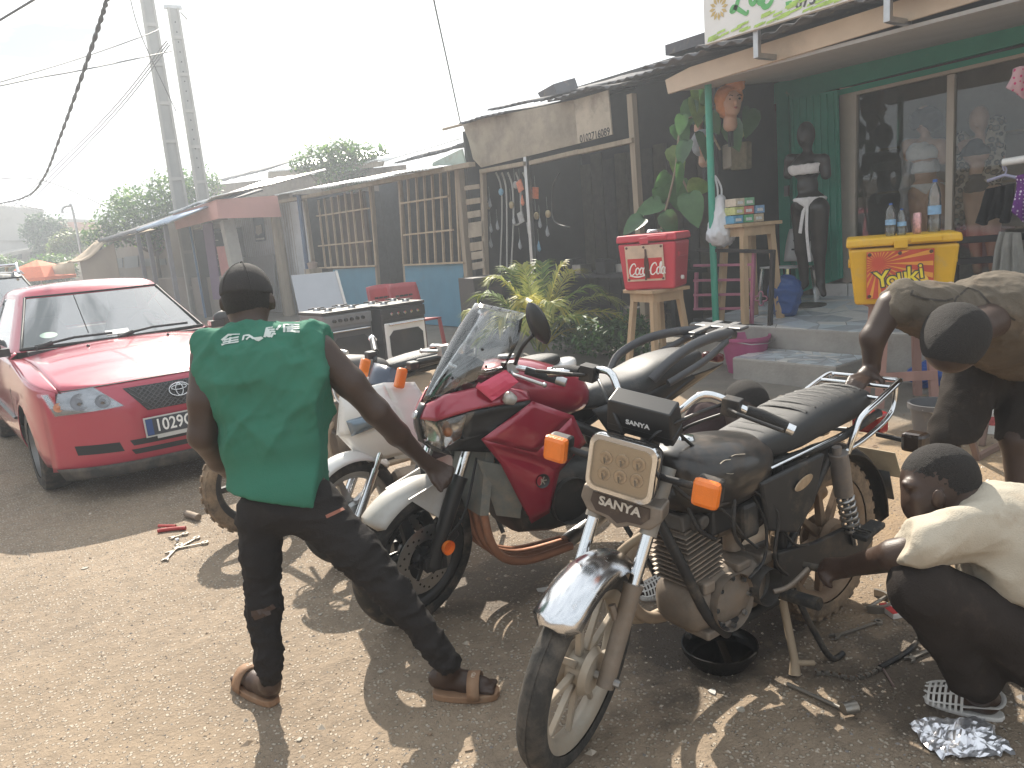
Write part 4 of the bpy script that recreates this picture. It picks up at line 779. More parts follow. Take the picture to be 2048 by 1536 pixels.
for s in (-1, 1):
    b = MB(); b.tube([(-.98, s*.06, .67), (-.99, s*.16, .66)], .01, 8); q = b.build('rear_indicator', BLK, SB); b = MB(); b.box((-.995, s*.2, .66), (.07, .085, .075)); b.build('indicator_lens', mt('smoked_lens', (.03, .018, .012), .25, coat=.6), q, bev=.016)
    # shock absorber
    b = MB(); b.tube([(-.565, s*.145, .71), (-.6, s*.145, .55)], .033, 14); b.tube([(-.555, s*.145, .735), (-.56, s*.145, .70)], .017, 8); sh = b.build('shock_absorber', mt('shock_grey', (.2, .18, .17), .4, .4, .15, dust=.4), SB, smooth=50)
    b = MB(); spring(b, (-.6, s*.145, .56), (-.655, s*.145, .39), .028, 7, .0062); b.build('spring', STEEL, sh, smooth=60)
    b = MB(); b.tube([(-.6, s*.145, .55), (-.67, s*.145, .34)], .012, 8); b.build('damper_rod', CHROME, sh, smooth=60)
    b = MB(); b.box((-.62, s*.225, .43), (.13, .055, .02), (0, R(8), 0)); q = b.build('passenger_peg', RUB, SB, bev=.006)
    for k in range(5): b = MB(); b.box((-.57-k*.025, s*.225, .4425-k*.0035), (.007, .05, .006)); b.build('peg_rib', RUB, q)
    b = MB(); b.tube([(-.24, s*.12, .30), (-.24, s*.27, .31)], .022, 10); b.build('foot_peg', RUB, SB, smooth=50)
# engine
b = MB(); b.loft([sring(x, z, w_, h, 3.2, 20) for x, z, w_, h in ((.14, .335, .12, .08), (.12, .345, .19, .15), (.03, .355, .23, .2), (-.14, .355, .24, .2), (-.23, .35, .18, .16), (-.26, .35, .1, .08))]); en = b.build('engine', DALU, SB, smooth=50)
b = MB(); b.lathe([(.001, .03), (.07, .03), (.088, .018), (.093, -.02)], 28, M.Translation((.0, .112, .355)) @ WHL @ M.Rotation(math.pi, 4, 'X')); cc_ = b.build('crankcase_cover', DALU, en, smooth=40)
for k in range(8): a = k*math.pi/4; b = MB(); b.lathe([(.001, .012), (.008, .012), (.008, 0)], 6, M.Translation((.0+.08*math.cos(a), .128, .355+.08*math.sin(a))) @ WHL @ M.Rotation(math.pi, 4, 'X')); b.build('bolt', STEEL, cc_)
for k, (x, z, w_, h) in enumerate(((-.08, .445, .07, .03), (.09, .43, .05, .04), (-.2, .43, .06, .04), (.05, .27, .12, .03))): b = MB(); b.box((x, .06, z), (w_, .1, h)); b.build('casting_lug', DALU, en, bev=.008)
b = MB(); b.lathe([(.001, .03), (.05, .03), (.062, .016), (.062, -.03)], 24, M.Translation((-.15, .125, .36)) @ WHL @ M.Rotation(math.pi, 4, 'X')); b.lathe([(.06, .031), (.066, .02)], 24, M.Translation((-.15, .125, .36)) @ WHL @ M.Rotation(math.pi, 4, 'X')); b.build('sprocket_cover', mt('dark_rubber_disc', (.05, .045, .04), .6, 0, .2, dust=.3), en, smooth=40)
CYL = M.Translation((.06, 0, .43)) @ M.Rotation(R(8), 4, 'Y')
b = MB(); b.box((0, 0, .09), (.11, .12, .2)); b.xf(CYL); b.build('cylinder', DALU, en)
for k in range(11):
    b = MB(); e = .0 if k < 7 else .012; b.box((0, 0, .015+k*.0165), (.155-e, .165-e, .0055)); b.xf(CYL); b.build('fin', DALU, en, bev=.002)
b = MB(); b.box((0, 0, .22), (.13, .13, .05), top=(.8, .8)); b.tube([(0, .07, .2), (.0, -.07, .2)], .028, 10); b.tube([(.0, .06, .215), (0, .1, .215)], .022, 10); b.xf(CYL); b.build('cylinder_head', mt('sooty_alloy', (.1, .09, .08), .6, .4, .3, dust=.35), en, bev=.008)
b = MB(); b.tube([(-.03, .03, .56), (-.12, .03, .55)], .026, 10); b.tube([(-.12, .03, .6), (-.12, .03, .47)], .03, 12); b.tube([(-.12, .07, .55), (-.12, .1, .55)], .018, 10); b.tube([(-.13, .02, .55), (-.24, .0, .58)], .035, 10); b.build('carburettor', DALU, en, smooth=50)
b = MB(); b.tube(cat_rom([(.12, -.03, .62), (.2, -.06, .6), (.235, -.1, .48), (.2, -.12, .33), (.08, -.13, .24), (-.2, -.14, .22), (-.45, -.17, .27)], 6), .02, 12); b.tube([(-.4, -.17, .265), (-.5, -.175, .28), (-1.0, -.2, .38)], [.025, .045, .04], 14); b.build('exhaust_pipe', mt('rusty_dust_pipe', (.34, .26, .19), .6, .3, .2, dust=.6, dustc=(.42, .33, .23)), SB, smooth=60)
b = MB(); b.tube(cat_rom([(.2, -.02, .62), (.26, -.12, .52), (.255, -.17, .36), (.16, -.16, .25), (.03, -.12, .26)], 6), .0145, 10); b.build('crash_bar', mt('tan_dusty_tube', (.34, .27, .19), .6, .2, .15, dust=.6), SB, smooth=60)
b = MB(); b.tube(cat_rom([(.225, .03, .68), (.17, .07, .52), (.1, .1, .34), (.02, .11, .25)], 5), .017, 10); b.build('down_tube', BLKD, SB, smooth=60)
b = MB(); b.tube(cat_rom([(-.15, .165, .35), (-.2, .19, .36), (-.3, .2, .395)], 5), .0085, 8); b.build('gear_lever', DALU, SB, smooth=60); b = MB(); b.tube([(-.3, .18, .395), (-.3, .235, .4)], .013, 8); b.build('lever_rubber', RUB, SB, smooth=60)
for s in (-1, 1):
    b = MB(); b.tube([(-.29, s*.1, .25), (-.265, s*.16, .06), (-.25, s*.17, .012)], [.014, .014, .02], 8); b.tube([(-.26, s*.165, .05), (-.33, s*.19, .03)], .01, 8); b.build('centre_stand_leg', mt('tan_dusty_tube', (.34, .27, .19), .6), SB, smooth=50)
b = MB(); b.tube([(-.29, -.1, .24), (-.29, .1, .24)], .014, 8); b.build('centre_stand_pivot', BLKD, SB)
b = MB(); b.tube(cat_rom([(-.34, .11, .27), (-.38, .16, .12), (-.42, .2, .015), (-.48, .21, .012)], 5), .011, 8); b.build('side_stand', BLKD, SB, smooth=60)
b = MB(); b.loft([[V((x, .115, z-h/2)), V((x, .135, z-h/2)), V((x, .135, z+h/2)), V((x, .115, z+h/2))] for x, z, h in ((-.22, .38, .14), (-.45, .37, .09), (-.7, .33, .16), (-.82, .33, .05))]); b.build('chain_case', BLKD, SB, bev=.005)
b = MB(); b.tube(cat_rom([(.0, .14, .7), (.02, .15, .6), (-.05, .13, .52)], 4), .006, 6); b.tube(cat_rom([(-.1, .13, .7), (-.2, .15, .6), (-.18, .15, .45), (-.28, .13, .35)], 4), .006, 6); b.build('hose', BLKD, SB, smooth=60)
b = MB(); b.box((-.2, 0, .62), (.14, .14, .16)); b.box((-.38, 0, .64), (.16, .2, .16)); b.box((.02, .0, .7), (.2, .08, .08)); b.box((-.02, .05, .64), (.16, .1, .12)); b.box((-.1, .1, .6), (.08, .06, .12)); b.build('air_box', BLKD, SB, bev=.015)
for k, pts in enumerate(([(.1, .08, .72), (.02, .12, .66), (-.06, .12, .56), (-.12, .13, .5)], [(.14, .06, .74), (.13, .1, .64), (.06, .11, .58)], [(-.1, .12, .7), (-.15, .14, .58), (-.14, .14, .46), (-.06, .14, .42)], [(.2, .05, .8), (.1, .12, .7), (-.15, .13, .7), (-.3, .12, .68)], [(-.24, .12, .56), (-.3, .14, .46), (-.4, .13, .42)])): cable(SB, pts, .005+.002*(k % 2), BLKD)
# ================================================================ crimson half-faired motorcycle
RB = thing('motorcycle', 'crimson half faired motorcycle with a clear tall windscreen', 'motorcycle', (2.09, 2.57, 0), R(172))
HD = (.42, 0, .95); S = steer(HD, 25, 20); FA = (.72, 0, .3)
RED = mt('crimson_paint', (.3, .012, .035), .28, .25, .06, 4, coat=.9, dust=.1, dustc=(.3, .2, .17))
REDM = mt('pink_red_paint', (.62, .06, .12), .4, 0, .08, coat=.3)
BLKG = mt('satin_black', (.014, .014, .015), .35, 0, .15, dust=.1)
moto_wheel(RB, 'front_wheel', FA, .302, .12, .222, 5, S, RUB, BLKG, hub=.05, blades=(.026, .016))
moto_wheel(RB, 'rear_wheel', (-.72, 0, .31), .312, .17, .222, 5, None, RUB, BLKG, hub=.06, blades=(.026, .02))
for s in (-1, 1):
    T = lambda *p: S @ V(p)
    dq = MB(); X = S @ M.Translation(FA) @ WHL @ M.Translation((0, 0, s*.062)); dq.lathe([(.085, -.002), (.148, -.002), (.148, .002), (.085, .002), (.085, -.002)], 40, X)
    do = dq.build('brake_disc', STEEL, RB, smooth=30)
    for k in range(30):
        a = k*2*math.pi/30; rad = .105+.014*(k % 3); h = MB(); h.lathe([(.001, .0035), (.0048, .0035), (.0048, -.0035), (.001, -.0035)], 8, X @ M.Translation((rad*math.cos(a), rad*math.sin(a), 0))); h.build('disc_hole', mt('hole_black', (.004, .004, .004), .9), do)
    for k in range(6): h = MB(); a = k*math.pi/3; h.box((.066, 0, 0), (.05, .016, .006)); h.xf(X @ M.Rotation(a, 4, 'Z')); h.build('disc_arm', BLKG, do)
    b = MB(); b.box((-.115, 0, .09), (.06, .05, .1), (0, R(30), 0)); b.xf(S @ M.Translation(V(FA)+V((0, s*.075, 0)))); b.build('caliper', BLK, RB, bev=.012)
    b = MB(); b.tube([T(.44, s*.105, .9), T(.585, s*.105, .585)], .0215, 14); b.build('fork_tube', CHROME, RB, smooth=60)
    b = MB(); b.tube([T(.435, s*.105, .905), T(.475, s*.105, .82)], .033, 12); b.build('fork_clamp', BLKG, RB, smooth=50)
    b = MB(); b.tube([T(.56, s*.105, .63), T(.572, s*.105, .61), T(.69, s*.105, .36), T(.715, s*.105, .285)], [.036, .034, .03, .034], 12); b.box(T(.705, s*.1, .3), (.09, .05, .06)); b.build('fork_leg', BLKG, RB, smooth=50)
b = MB(); b.lathe([(.001, .012), (.026, .01), (.03, .002), (.03, -.01)], 22, S @ M.Translation((.675, .15, .37)) @ WHL @ M.Rotation(math.pi, 4, 'X')); b.build('reflector', ORANGE, RB, smooth=40)
b = MB(); fender(b, FA, .335, .15, 44, 122, S, drop=.04, n=22); b.build('front_mudguard', mt('grey_white_plastic', (.5, .48, .45), .4, 0, .12, dust=.4, dustc=(.4, .34, .27)), RB, smooth=180, solid=.004)
for s in (-1, 1):
    b = MB(); patch(b, [S @ V((.8, s*.07, .6)), S @ V((.62, s*.075, .63)), S @ V((.58, s*.085, .45)), S @ V((.66, s*.085, .47))], 4, 4, .005); b.build('mudguard_stay', mt('grey_white_plastic', (.5, .48, .45)), RB, solid=.006)
cable(RB, [S @ V((.66, .13, .4)), S @ V((.6, .17, .5)), S @ V((.5, .14, .7))], .006); cable(RB, [S @ V((.66, -.13, .4)), S @ V((.6, -.17, .5)), S @ V((.5, -.14, .7))], .006)
# fairing
def both(fn):
    for s in (-1, 1): fn(s)
def f_upper(s):
    b = MB()
    A = [(.615, .028, .915), (.556, .095, .955), (.453, .165, .975), (.321, .205, .955), (.247, .212, .93)]; B = [(.648, .028, .862), (.615, .118, .862), (.482, .208, .90), (.335, .238, .905), (.254, .235, .90)]
    for i in range(4): patch(b, [(A[i][0], s*A[i][1], A[i][2]), (A[i+1][0], s*A[i+1][1], A[i+1][2]), (B[i+1][0], s*B[i+1][1], B[i+1][2]), (B[i][0], s*B[i][1], B[i][2])], 6, 6, .006, (1, s, 1))
    b.build('upper_fairing', RED, RB, smooth=180, solid=.004, fix=True)
    b = MB(); patch(b, [(.645, s*.03, .858), (.615, s*.12, .858), (.603, s*.118, .745), (.637, s*.03, .77)], 6, 6, .012, (1, s*.5, 0)); patch(b, [(.615, s*.12, .858), (.486, s*.208, .893), (.541, s*.165, .785), (.603, s*.118, .745)], 6, 6, .012, (1, s, 0)); hl = b.build('headlight', glass('lamp_glass', (.9, .9, .9), .03, .05), RB, smooth=180, fix=True)
    b = MB(); patch(b, [(.626, s*.03, .855), (.592, s*.11, .855), (.585, s*.11, .75), (.622, s*.03, .772)], 4, 4, -.02, (1, 0, 0)); patch(b, [(.592, s*.11, .855), (.482, s*.195, .885), (.526, s*.155, .79), (.585, s*.11, .75)], 4, 4, -.03, (1, s, 0)); b.build('reflector_bowl', mt('lamp_silver', (.6, .58, .55), .2, .9, .1, dust=.1), hl, smooth=60)
    b = MB(); b.ico((.570, s*.12, .81), .02, sub=2); b.build('bulb', mt('amber_bulb', (.7, .2, .03), .2), hl, smooth=180)
    b = MB(); patch(b, [(.512, s*.19, .89), (.254, s*.237, .90), (.269, s*.23, .80), (.541, s*.168, .785)], 6, 4, -.012, (0, s, 0)); patch(b, [(.637, s*.03, .768), (.603, s*.117, .742), (.556, s*.12, .71), (.600, s*.02, .72)], 4, 4, .004, (1, 0, -1)); patch(b, [(.603, s*.117, .742), (.541, s*.168, .785), (.269, s*.23, .8), (.394, s*.17, .70)], 4, 4, .004); b.build('black_fairing', BLKG, RB, smooth=180, solid=.004, fix=True)
    b = MB()
    patch(b, [(.468, s*.2, .775), (.247, s*.242, .895), (.060, s*.238, .80), (.247, s*.235, .68)], 8, 6, .012, (0, s, 0))
    patch(b, [(.468, s*.2, .775), (.247, s*.235, .68), (.144, s*.235, .58), (.394, s*.20, .66)], 8, 5, -.012, (0, s, 0))
    patch(b, [(.247, s*.235, .68), (.060, s*.238, .80), (.000, s*.225, .67), (.144, s*.235, .58)], 6, 5, .006, (0, s, 0))
    patch(b, [(.394, s*.20, .66), (.144, s*.235, .58), (.188, s*.2, .40), (.269, s*.185, .37)], 8, 6, .014, (0, s, 0))
    lo = b.build('lower_fairing', RED, RB, smooth=180, solid=.004, fix=True)
    b = MB(); b.lathe([(.001, .006), (.024, .005), (.030, .0)], 24, M.Translation((.225, s*.233, .555)) @ M.Rotation(R(-10*s), 4, 'Z') @ WHL @ M.Diagonal((1, 1, -s, 1))); eb = b.build('emblem', BLK, lo, smooth=40)
    for k in range(3):
        b = MB(); b.box((0, 0, .0062), (.042, .0045, .002)); b.xf(M.Translation((.225, s*.233, .555)) @ M.Rotation(R(-10*s), 4, 'Z') @ WHL @ M.Diagonal((1, 1, -s, 1)) @ M.Rotation(R(60*k), 4, 'Z')); b.build('emblem_bar', STEEL, eb)
    b = MB(); patch(b, [(.468, s*.15, .68), (.372, s*.19, .645), (.254, s*.18, .38), (.394, s*.12, .42)], 4, 4, 0); b.build('radiator_shroud', mt('dusty_grey_plastic', (.151, .155, .14), .7, 0, .2, dust=.4), RB, solid=.006)
both(f_upper)
b = MB(); patch(b, [(.615, -.03, .918), (.615, .03, .918), (.650, .03, .862), (.650, -.03, .862)], 4, 4, .008, (1, 0, 0)); patch(b, [(.650, -.03, .862), (.650, .03, .862), (.640, .03, .76), (.640, -.03, .76)], 4, 4, .008, (1, 0, 0)); nb = b.build('nose_strip', BLKG, RB, smooth=180, solid=.004, fix=True)
b = MB(); b.lathe([(.001, .006), (.014, .005), (.018, 0)], 18, M.Translation((.653, 0, .875)) @ M.Rotation(R(65), 4, 'Y')); b.lathe([(.012, .008), (.015, .008)], 18, M.Translation((.653, 0, .875)) @ M.Rotation(R(65), 4, 'Y')); b.build('nose_emblem', STEEL, nb, smooth=40)
b = MB()
rows = []
for i in range(13):
    v_ = i/12; row = []
    for j in range(13):
        t = j/12*2-1; w_ = .10+.11*math.sin(min(1, v_*1.15)*math.pi*.62)-(.05*max(0, v_-.75)*4 if v_ > .75 else 0); zc = .925+.36*v_; xc = .612-.22*v_-.06*v_*v_
        row.append(V((xc-.20*t*t*(1-.35*v_), t*w_*1.0, zc-.05*t*t*(1 if v_ > .5 else .1+v_*1.8))))
    rows.append(row)
b.loft(rows, cap=False, closed=False); ws_ = b.build('windscreen', glass('screen_plastic', (.8, .81, .81), .06, .07), RB, smooth=180, solid=.003)
for i, j in ((3, 3), (3, 9), (7, 2), (7, 10), (5, 11), (5, 1)):
    p = rows[i][j]; b = MB(); b.ico(p+V((.004, 0, .003)), .007, sub=1); b.build('screw', BLK, ws_)
# gauges, bars, mirror
b = MB(); b.box((.42, 0, 1.03), (.05, .2, .1), (0, R(-35), 0)); b.tube([(.5, .06, .95), (.42, .1, 1.05), (.36, 0, 1.1)], .008, 6); b.tube([(.5, -.06, .95), (.42, -.1, 1.05), (.36, 0, 1.1)], .008, 6); b.build('instrument_cluster', BLK, RB, bev=.012)
bar = [(.28, -.36, 1.03), (.34, -.22, 1.06), (.42, -.09, 1.03), (.42, .09, 1.03), (.34, .22, 1.06), (.26, .37, 1.02)]
b = MB(); b.tube([S @ p for p in cat_rom(bar, 6)], .0125, 10); hb = b.build('handlebar', CHROME, RB, smooth=60)
for s in (-1, 1):
    T = lambda *p: S @ V(p)
    b = MB(); b.tube([T(.325, s*.245, 1.052), T(.27, s*.355, 1.024)], .0175, 12); b.build('grip', mt('grip_rubber', (.02, .02, .02), .75), hb, smooth=60)
    b = MB(); b.tube([T(.268, s*.355, 1.024), T(.25, s*.39, 1.014)], [.02, .018], 12); b.build('bar_end', STEEL, hb, smooth=50)
    b = MB(); b.tube([T(.36, s*.19, 1.055), T(.40, s*.25, 1.05), T(.345, s*.36, 1.02)], .007, 8); b.ico(T(.345, s*.36, 1.02), .011, sub=1); b.box(T(.36, s*.19, 1.06), (.05, .05, .045)); b.build('lever', STEEL, hb, smooth=50)
b = MB(); patch(b, [(.47, .21, .99), (.36, .25, 1.04), (.32, .27, .99), (.42, .24, .93)], 4, 4, .01, (0, 1, 0)); patch(b, [(.47, .21, .99), (.42, .24, .93), (.38, .19, .93), (.44, .16, .99)], 3, 3, 0); b.build('mirror_bracket', REDM, RB, solid=.012)
b = MB(); b.lathe([(.001, .02), (.02, .014), (.028, 0), (.02, -.03)], 16, M.Translation((.36, .25, .93)) @ M.Rotation(R(60), 4, 'Y')); b.build('front_indicator', mt('clear_indicator', (.45, .42, .38), .2, .2, coat=.5), RB, smooth=50)
b = MB(); b.tube(cat_rom([(.30, .22, 1.05), (.29, .27, 1.12), (.27, .33, 1.17)], 5), .008, 8); mr_ = b.build('mirror', BLK, RB, smooth=60)
b = MB(); b.lathe([(.001, -.02), (.05, -.016), (.068, .0), (.062, .012), (.001, .014)], 20, M.Translation((.265, .36, 1.215)) @ M.Rotation(R(20), 4, 'X') @ M.Rotation(R(-78), 4, 'Y') @ M.Diagonal((1.25, .85, 1, 1)) @ M.Rotation(R(40), 4, 'Z')); b.build('mirror_shell', BLK, mr_, smooth=50)
# tank, seat, tail
b = MB(); b.loft([sring(*q, p=2.4, n=24) for q in ((.42, .92, .12, .1), (.39, .93, .26, .19), (.28, .925, .36, .25), (.15, .905, .38, .27), (.02, .87, .34, .24), (-.1, .84, .24, .18), (-.15, .83, .14, .1))]); b.build('fuel_tank', RED, RB, smooth=180, sub=1)
b = MB(); b.lathe([(.001, .012), (.035, .01), (.04, 0)], 20, M.Translation((.22, 0, 1.045))); b.build('filler_cap', STEEL, RB, smooth=40)
b = MB(); b.loft([sring(*q, p=3.0, n=24) for q in ((-.08, .80, .14, .08), (-.14, .815, .22, .12), (-.28, .815, .27, .13), (-.42, .825, .29, .14), (-.48, .86, .28, .14), (-.66, .885, .26, .13), (-.78, .9, .2, .09), (-.8, .9, .12, .05))]); b.build('seat', mt('grey_black_vinyl', (.035, .035, .036), .5, 0, .1, 6, bump=.2, bscale=300, dust=.3, dustc=(.2, .18, .15)), RB, smooth=180, sub=1)
b = MB(); b.tube([(-.45, y, .875+.03*(1-(y/.13)**2)) for y in (-.13, -.09, -.05, 0, .05, .09, .13)], .004, 6); b.build('seat_seam', BLK, RB)
both(lambda s: (lambda b: b.build('side_panel', BLKG, RB, smooth=180, solid=.006, fix=True))(patch(MB(), [(-.1, s*.14, .78), (-.78, s*.12, .84), (-.95, s*.05, .84), (-.2, s*.15, .62)], 8, 4, .015, (0, s, 0))))
GRAB = mt('grey_grab_rail', (.08, .08, .085), .45, .2, .1, dust=.2)
def grab(s):
    b = MB(); b.tube(cat_rom([(-.42, s*.16, .86), (-.5, s*.185, .93), (-.66, s*.175, .985), (-.85, s*.14, 1.0), (-.98, s*.1, .985)], 5), .016, 8, sq=1.5); b.tube(cat_rom([(-.5, s*.17, .83), (-.72, s*.17, .9), (-.9, s*.13, .965)], 5), .013, 8, sq=1.4); b.build('grab_rail', GRAB, RB, smooth=60)
both(grab)
for x0, x1, w_ in ((-.86, -.93, .14), (-.96, -1.02, .16)):
    b = MB(); b.box(((x0+x1)/2, 0, .995+(-.02 if x0 > -.9 else .02)), (abs(x1-x0), w_*2, .016), (0, R(8), 0)); b.build('rack_plate', GRAB, RB, bev=.006)
for y in (-.06, .06): b = MB(); b.box((-.95, y, 1.01), (.2, .05, .014), (0, R(10), 0)); b.build('rack_plate', GRAB, RB, bev=.005)
b = MB(); b.box((-.93, 0, .87), (.05, .12, .045)); b.build('tail_light', mt('dark_red_lens', (.12, .01, .012), .25), RB, bev=.015)
# engine, frame, pipes
b = MB(); b.loft([sring(x, z, w_, h, 3.2, 18) for x, z, w_, h in ((.32, .42, .2, .12), (.3, .43, .38, .24), (.15, .45, .42, .34), (-.1, .44, .4, .32), (-.25, .42, .3, .26), (-.3, .42, .2, .1))]); en = b.build('engine', mt('black_engine', (.03, .028, .026), .5, .4, .3, dust=.35, dustc=(.16, .12, .09)), RB, smooth=50)
b = MB(); b.box((.24, 0, .62), (.2, .36, .2), (0, R(-25), 0)); b.build('cylinder_block', mt('black_engine', (.03, .028, .026), .5), en, bev=.02)
for x, z, r_ in ((.08, .43, .1), (-.14, .42, .07)):
    b = MB(); b.lathe([(.001, .05), (r_*.8, .045), (r_, .02), (r_, -.03)], 24, M.Translation((x, .2, z)) @ WHL @ M.Rotation(math.pi, 4, 'X')); b.lathe([(r_*.25, .055), (r_*.4, .055), (r_*.4, .045)], 16, M.Translation((x, .2, z)) @ WHL @ M.Rotation(math.pi, 4, 'X')); b.build('engine_cover', mt('graphite_cover', (.09, .085, .08), .4, .5, .2, dust=.3), en, smooth=40)
for k in range(4):
    y = -.12+k*.08; b = MB(); b.tube(cat_rom([(.34, y, .62), (.43, y, .56), (.45, y, .42), (.40, y*.9, .25), (.25, y*.6, .16), (.0, y*.4, .15)], 6), .019, 10); b.build('exhaust_header', mt('copper_pipe', (.42, .2, .12), .45, .5, .2, dust=.35, dustc=(.4, .28, .2)), RB, smooth=60)
b = MB(); b.tube([(0, 0, .15), (-.3, -.12, .18), (-.8, -.2, .45)], [.035, .04, .06], 12); b.build('muffler', STEEL, RB, smooth=50)
b = MB(); b.box((.43, 0, .60), (.04, .3, .32), (0, R(-12), 0)); b.build('radiator', mt('dusty_grey_plastic', (.17, .155, .14)), RB)
b = MB()
for s in (-1, 1): b.tube([(.4, s*.06, .9), (.1, s*.16, .78), (-.25, s*.14, .6), (-.3, s*.12, .4)], .025, 8); b.tube([(-.25, s*.12, .42), (-.72, s*.12, .31)], .026, 8); b.tube([(-.2, s*.13, .62), (-.7, s*.11, .82)], .015, 8)
b.build('frame', BLKG, RB, smooth=60)
b = MB(); b.tube([(-.2, .14, .28), (-.26, .28, .06), (-.27, .3, .01)], .012, 8); b.build('side_stand', BLKG, RB); b = MB(); b.tube([(-.3, .12, .36), (-.3, .26, .36)], .016, 8); b.build('foot_peg', BLKG, RB)
# ================================================================ white scooter-faired motorcycle
WB = thing('motorcycle', 'white motorcycle with navy handlebar cowl, squeezed behind the crimson one', 'motorcycle', (2.06, 3.42, 0), R(176))
HD = (.33, 0, .8); S = steer(HD, 26, 10); FA = (.6, 0, .27); WP = mt('white_gloss_plastic', (.72, .71, .69), .25, 0, .04, coat=.6, dust=.15); NAVY = mt('navy_plastic', (.03, .045, .08), .35, 0, .1, coat=.3, dust=.1)
moto_wheel(WB, 'front_wheel', FA, .27, .085, .2, 5, S, RUB, STEEL, hub=.06, ribs=1)
moto_wheel(WB, 'rear_wheel', (-.62, 0, .27), .27, .09, .2, 5, None, RUB, STEEL, hub=.06)
for s in (-1, 1): b = MB(); b.tube([S @ V((.4, s*.075, .66)), S @ V((.5, s*.075, .46))], .016, 10); b.tube([S @ V((.49, s*.075, .48)), S @ V((.61, s*.075, .26))], .023, 10); b.build('fork_leg', CHROME, WB, smooth=60)
b = MB(); fender(b, FA, .305, .13, 15, 140, S, drop=.035); b.build('front_mudguard', WP, WB, smooth=180, solid=.004)
def wf(s):
    b = MB()
    patch(b, [(.58, 0, .86), (.40, s*.12, .90), (.36, s*.19, .70), (.62, s*.015, .66)], 8, 8, .025, (1, s, 0)); patch(b, [(.62, 0, .665), (.36, s*.19, .70), (.22, s*.21, .55), (.5, s*.03, .5)], 8, 6, .012, (1, s, 0)); patch(b, [(.40, s*.12, .90), (.25, s*.15, .88), (.12, s*.2, .6), (.36, s*.19, .70)], 6, 6, .01, (0, s, 0)); patch(b, [(.36, s*.19, .7), (.12, s*.2, .6), (.02, s*.19, .38), (.26, s*.18, .42)], 6, 6, .012, (0, s, 0)); fo = b.build('leg_shield', WP, WB, smooth=180, solid=.004, fix=True)
    b = MB(); patch(b, [(.585, s*.05, .735), (.43, s*.165, .775), (.415, s*.18, .72), (.575, s*.07, .66)], 6, 5, .022, (1, s, 0)); b.build('headlight', mt('blue_lamp_glass', (.12, .17, .22), .1, .3, .1, coat=.8), WB, smooth=180, solid=.004)
    b = MB(); b.prism([(.34, s*.212, .53), (.22, s*.222, .60), (.12, s*.216, .5), (.24, s*.218, .49)], (0, s*.006, 0)); b.build('decal', BLK, fo)
both(wf)
b = MB(); b.lathe([(.001, .006), (.018, .005), (.022, 0)], 16, S @ M.Translation((.545, .04, .835)) @ M.Rotation(R(62), 4, 'Y')); b.build('emblem', BLK, WB, smooth=40)
b = MB(); b.loft([[S @ V(p) for p in sr] for sr in ([(.30, -.16, .93), (.36, -.13, .87), (.34, -.12, .99)], [(.4, -.06, .95), (.46, -.04, .82), (.33, -.06, 1.02)], [(.4, .06, .95), (.46, .04, .82), (.33, .06, 1.02)], [(.30, .16, .93), (.36, .13, .87), (.34, .12, .99)])]); b.build('handlebar_cowl', NAVY, WB, smooth=40, sub=1)
for s in (-1, 1):
    b = MB(); b.box(S @ V((.36, s*.165, .93)), (.05, .04, .1), (0, R(-20), 0)); b.build('indicator', ORANGE, WB, bev=.012)
    b = MB(); b.tube([S @ V((.31, s*.14, .96)), S @ V((.26, s*.2, 1.0))], .012, 8); b.tube([S @ V((.27, s*.19, .995)), S @ V((.2, s*.32, 1.03))], .018, 10); g_ = b.build('grip', BLK, WB, smooth=60)
    b = MB(); b.tube([S @ V((.2, s*.318, 1.03)), S @ V((.19, s*.345, 1.038))], .02, 10); b.build('bar_end', CHROME, g_, smooth=50)
    b = MB(); b.box(S @ V((.3, s*.19, .985)), (.05, .06, .04)); b.build('switch_box', BLK, g_, bev=.008)
b = MB(); b.loft([sring(*q, p=2.6, n=18) for q in ((.1, .62, .2, .3), (-.1, .6, .26, .3), (-.4, .66, .26, .24), (-.75, .76, .2, .14), (-.85, .8, .08, .06))]); b.build('body', WP, WB, smooth=180, sub=1)
b = MB(); b.loft([sring(*q, p=3, n=18) for q in ((.0, .77, .16, .06), (-.2, .79, .24, .1), (-.5, .82, .24, .1), (-.75, .84, .16, .06))]); b.build('seat', SEAT, WB, smooth=180, sub=1)
b = MB(); b.box((.05, 0, .33), (.35, .2, .2)); b.tube([(.18, 0, .36), (.36, 0, .36)], .06, 10); b.build('engine', DALU, WB, bev=.03)
b = MB(); b.tube([(-.1, .12, .25), (-.12, .24, .01)], .012, 8); b.build('side_stand', BLKD, WB)
# ================================================================ stripped old motorcycle beyond
OB = thing('motorcycle', 'old stripped dusty motorcycle whose front wheel shows behind the man in green', 'motorcycle', (1.9, 4.27, 0), R(178))
HD = (.24, 0, .9); S = steer(HD, 28, 4); FA = (.64, 0, .3)
moto_wheel(OB, 'front_wheel', FA, .3, .095, .225, 5, S, RUBD, BLKD, hub=.06, knob=30)
moto_wheel(OB, 'rear_wheel', (-.62, 0, .3), .3, .1, .225, 5, None, RUBD, BLKD, hub=.06, knob=30)
for s in (-1, 1): b = MB(); b.tube([S @ V((.28, s*.09, .9)), S @ V((.5, s*.09, .52))], .018, 10); b.tube([S @ V((.49, s*.09, .54)), S @ V((.65, s*.09, .28))], .026, 10); b.build('fork_leg', STEEL, OB, smooth=60)
b = MB(); b.loft([sring(*q, p=2.5, n=20) for q in ((.2, .82, .1, .1), (.14, .83, .24, .2), (-.02, .82, .3, .23), (-.2, .8, .24, .18), (-.26, .8, .12, .1))]); b.build('fuel_tank', mt('sun_faded_black', (.06, .056, .052), .5, 0, .2, 5, dust=.4, dustc=(.2, .17, .14)), OB, smooth=180, sub=1)
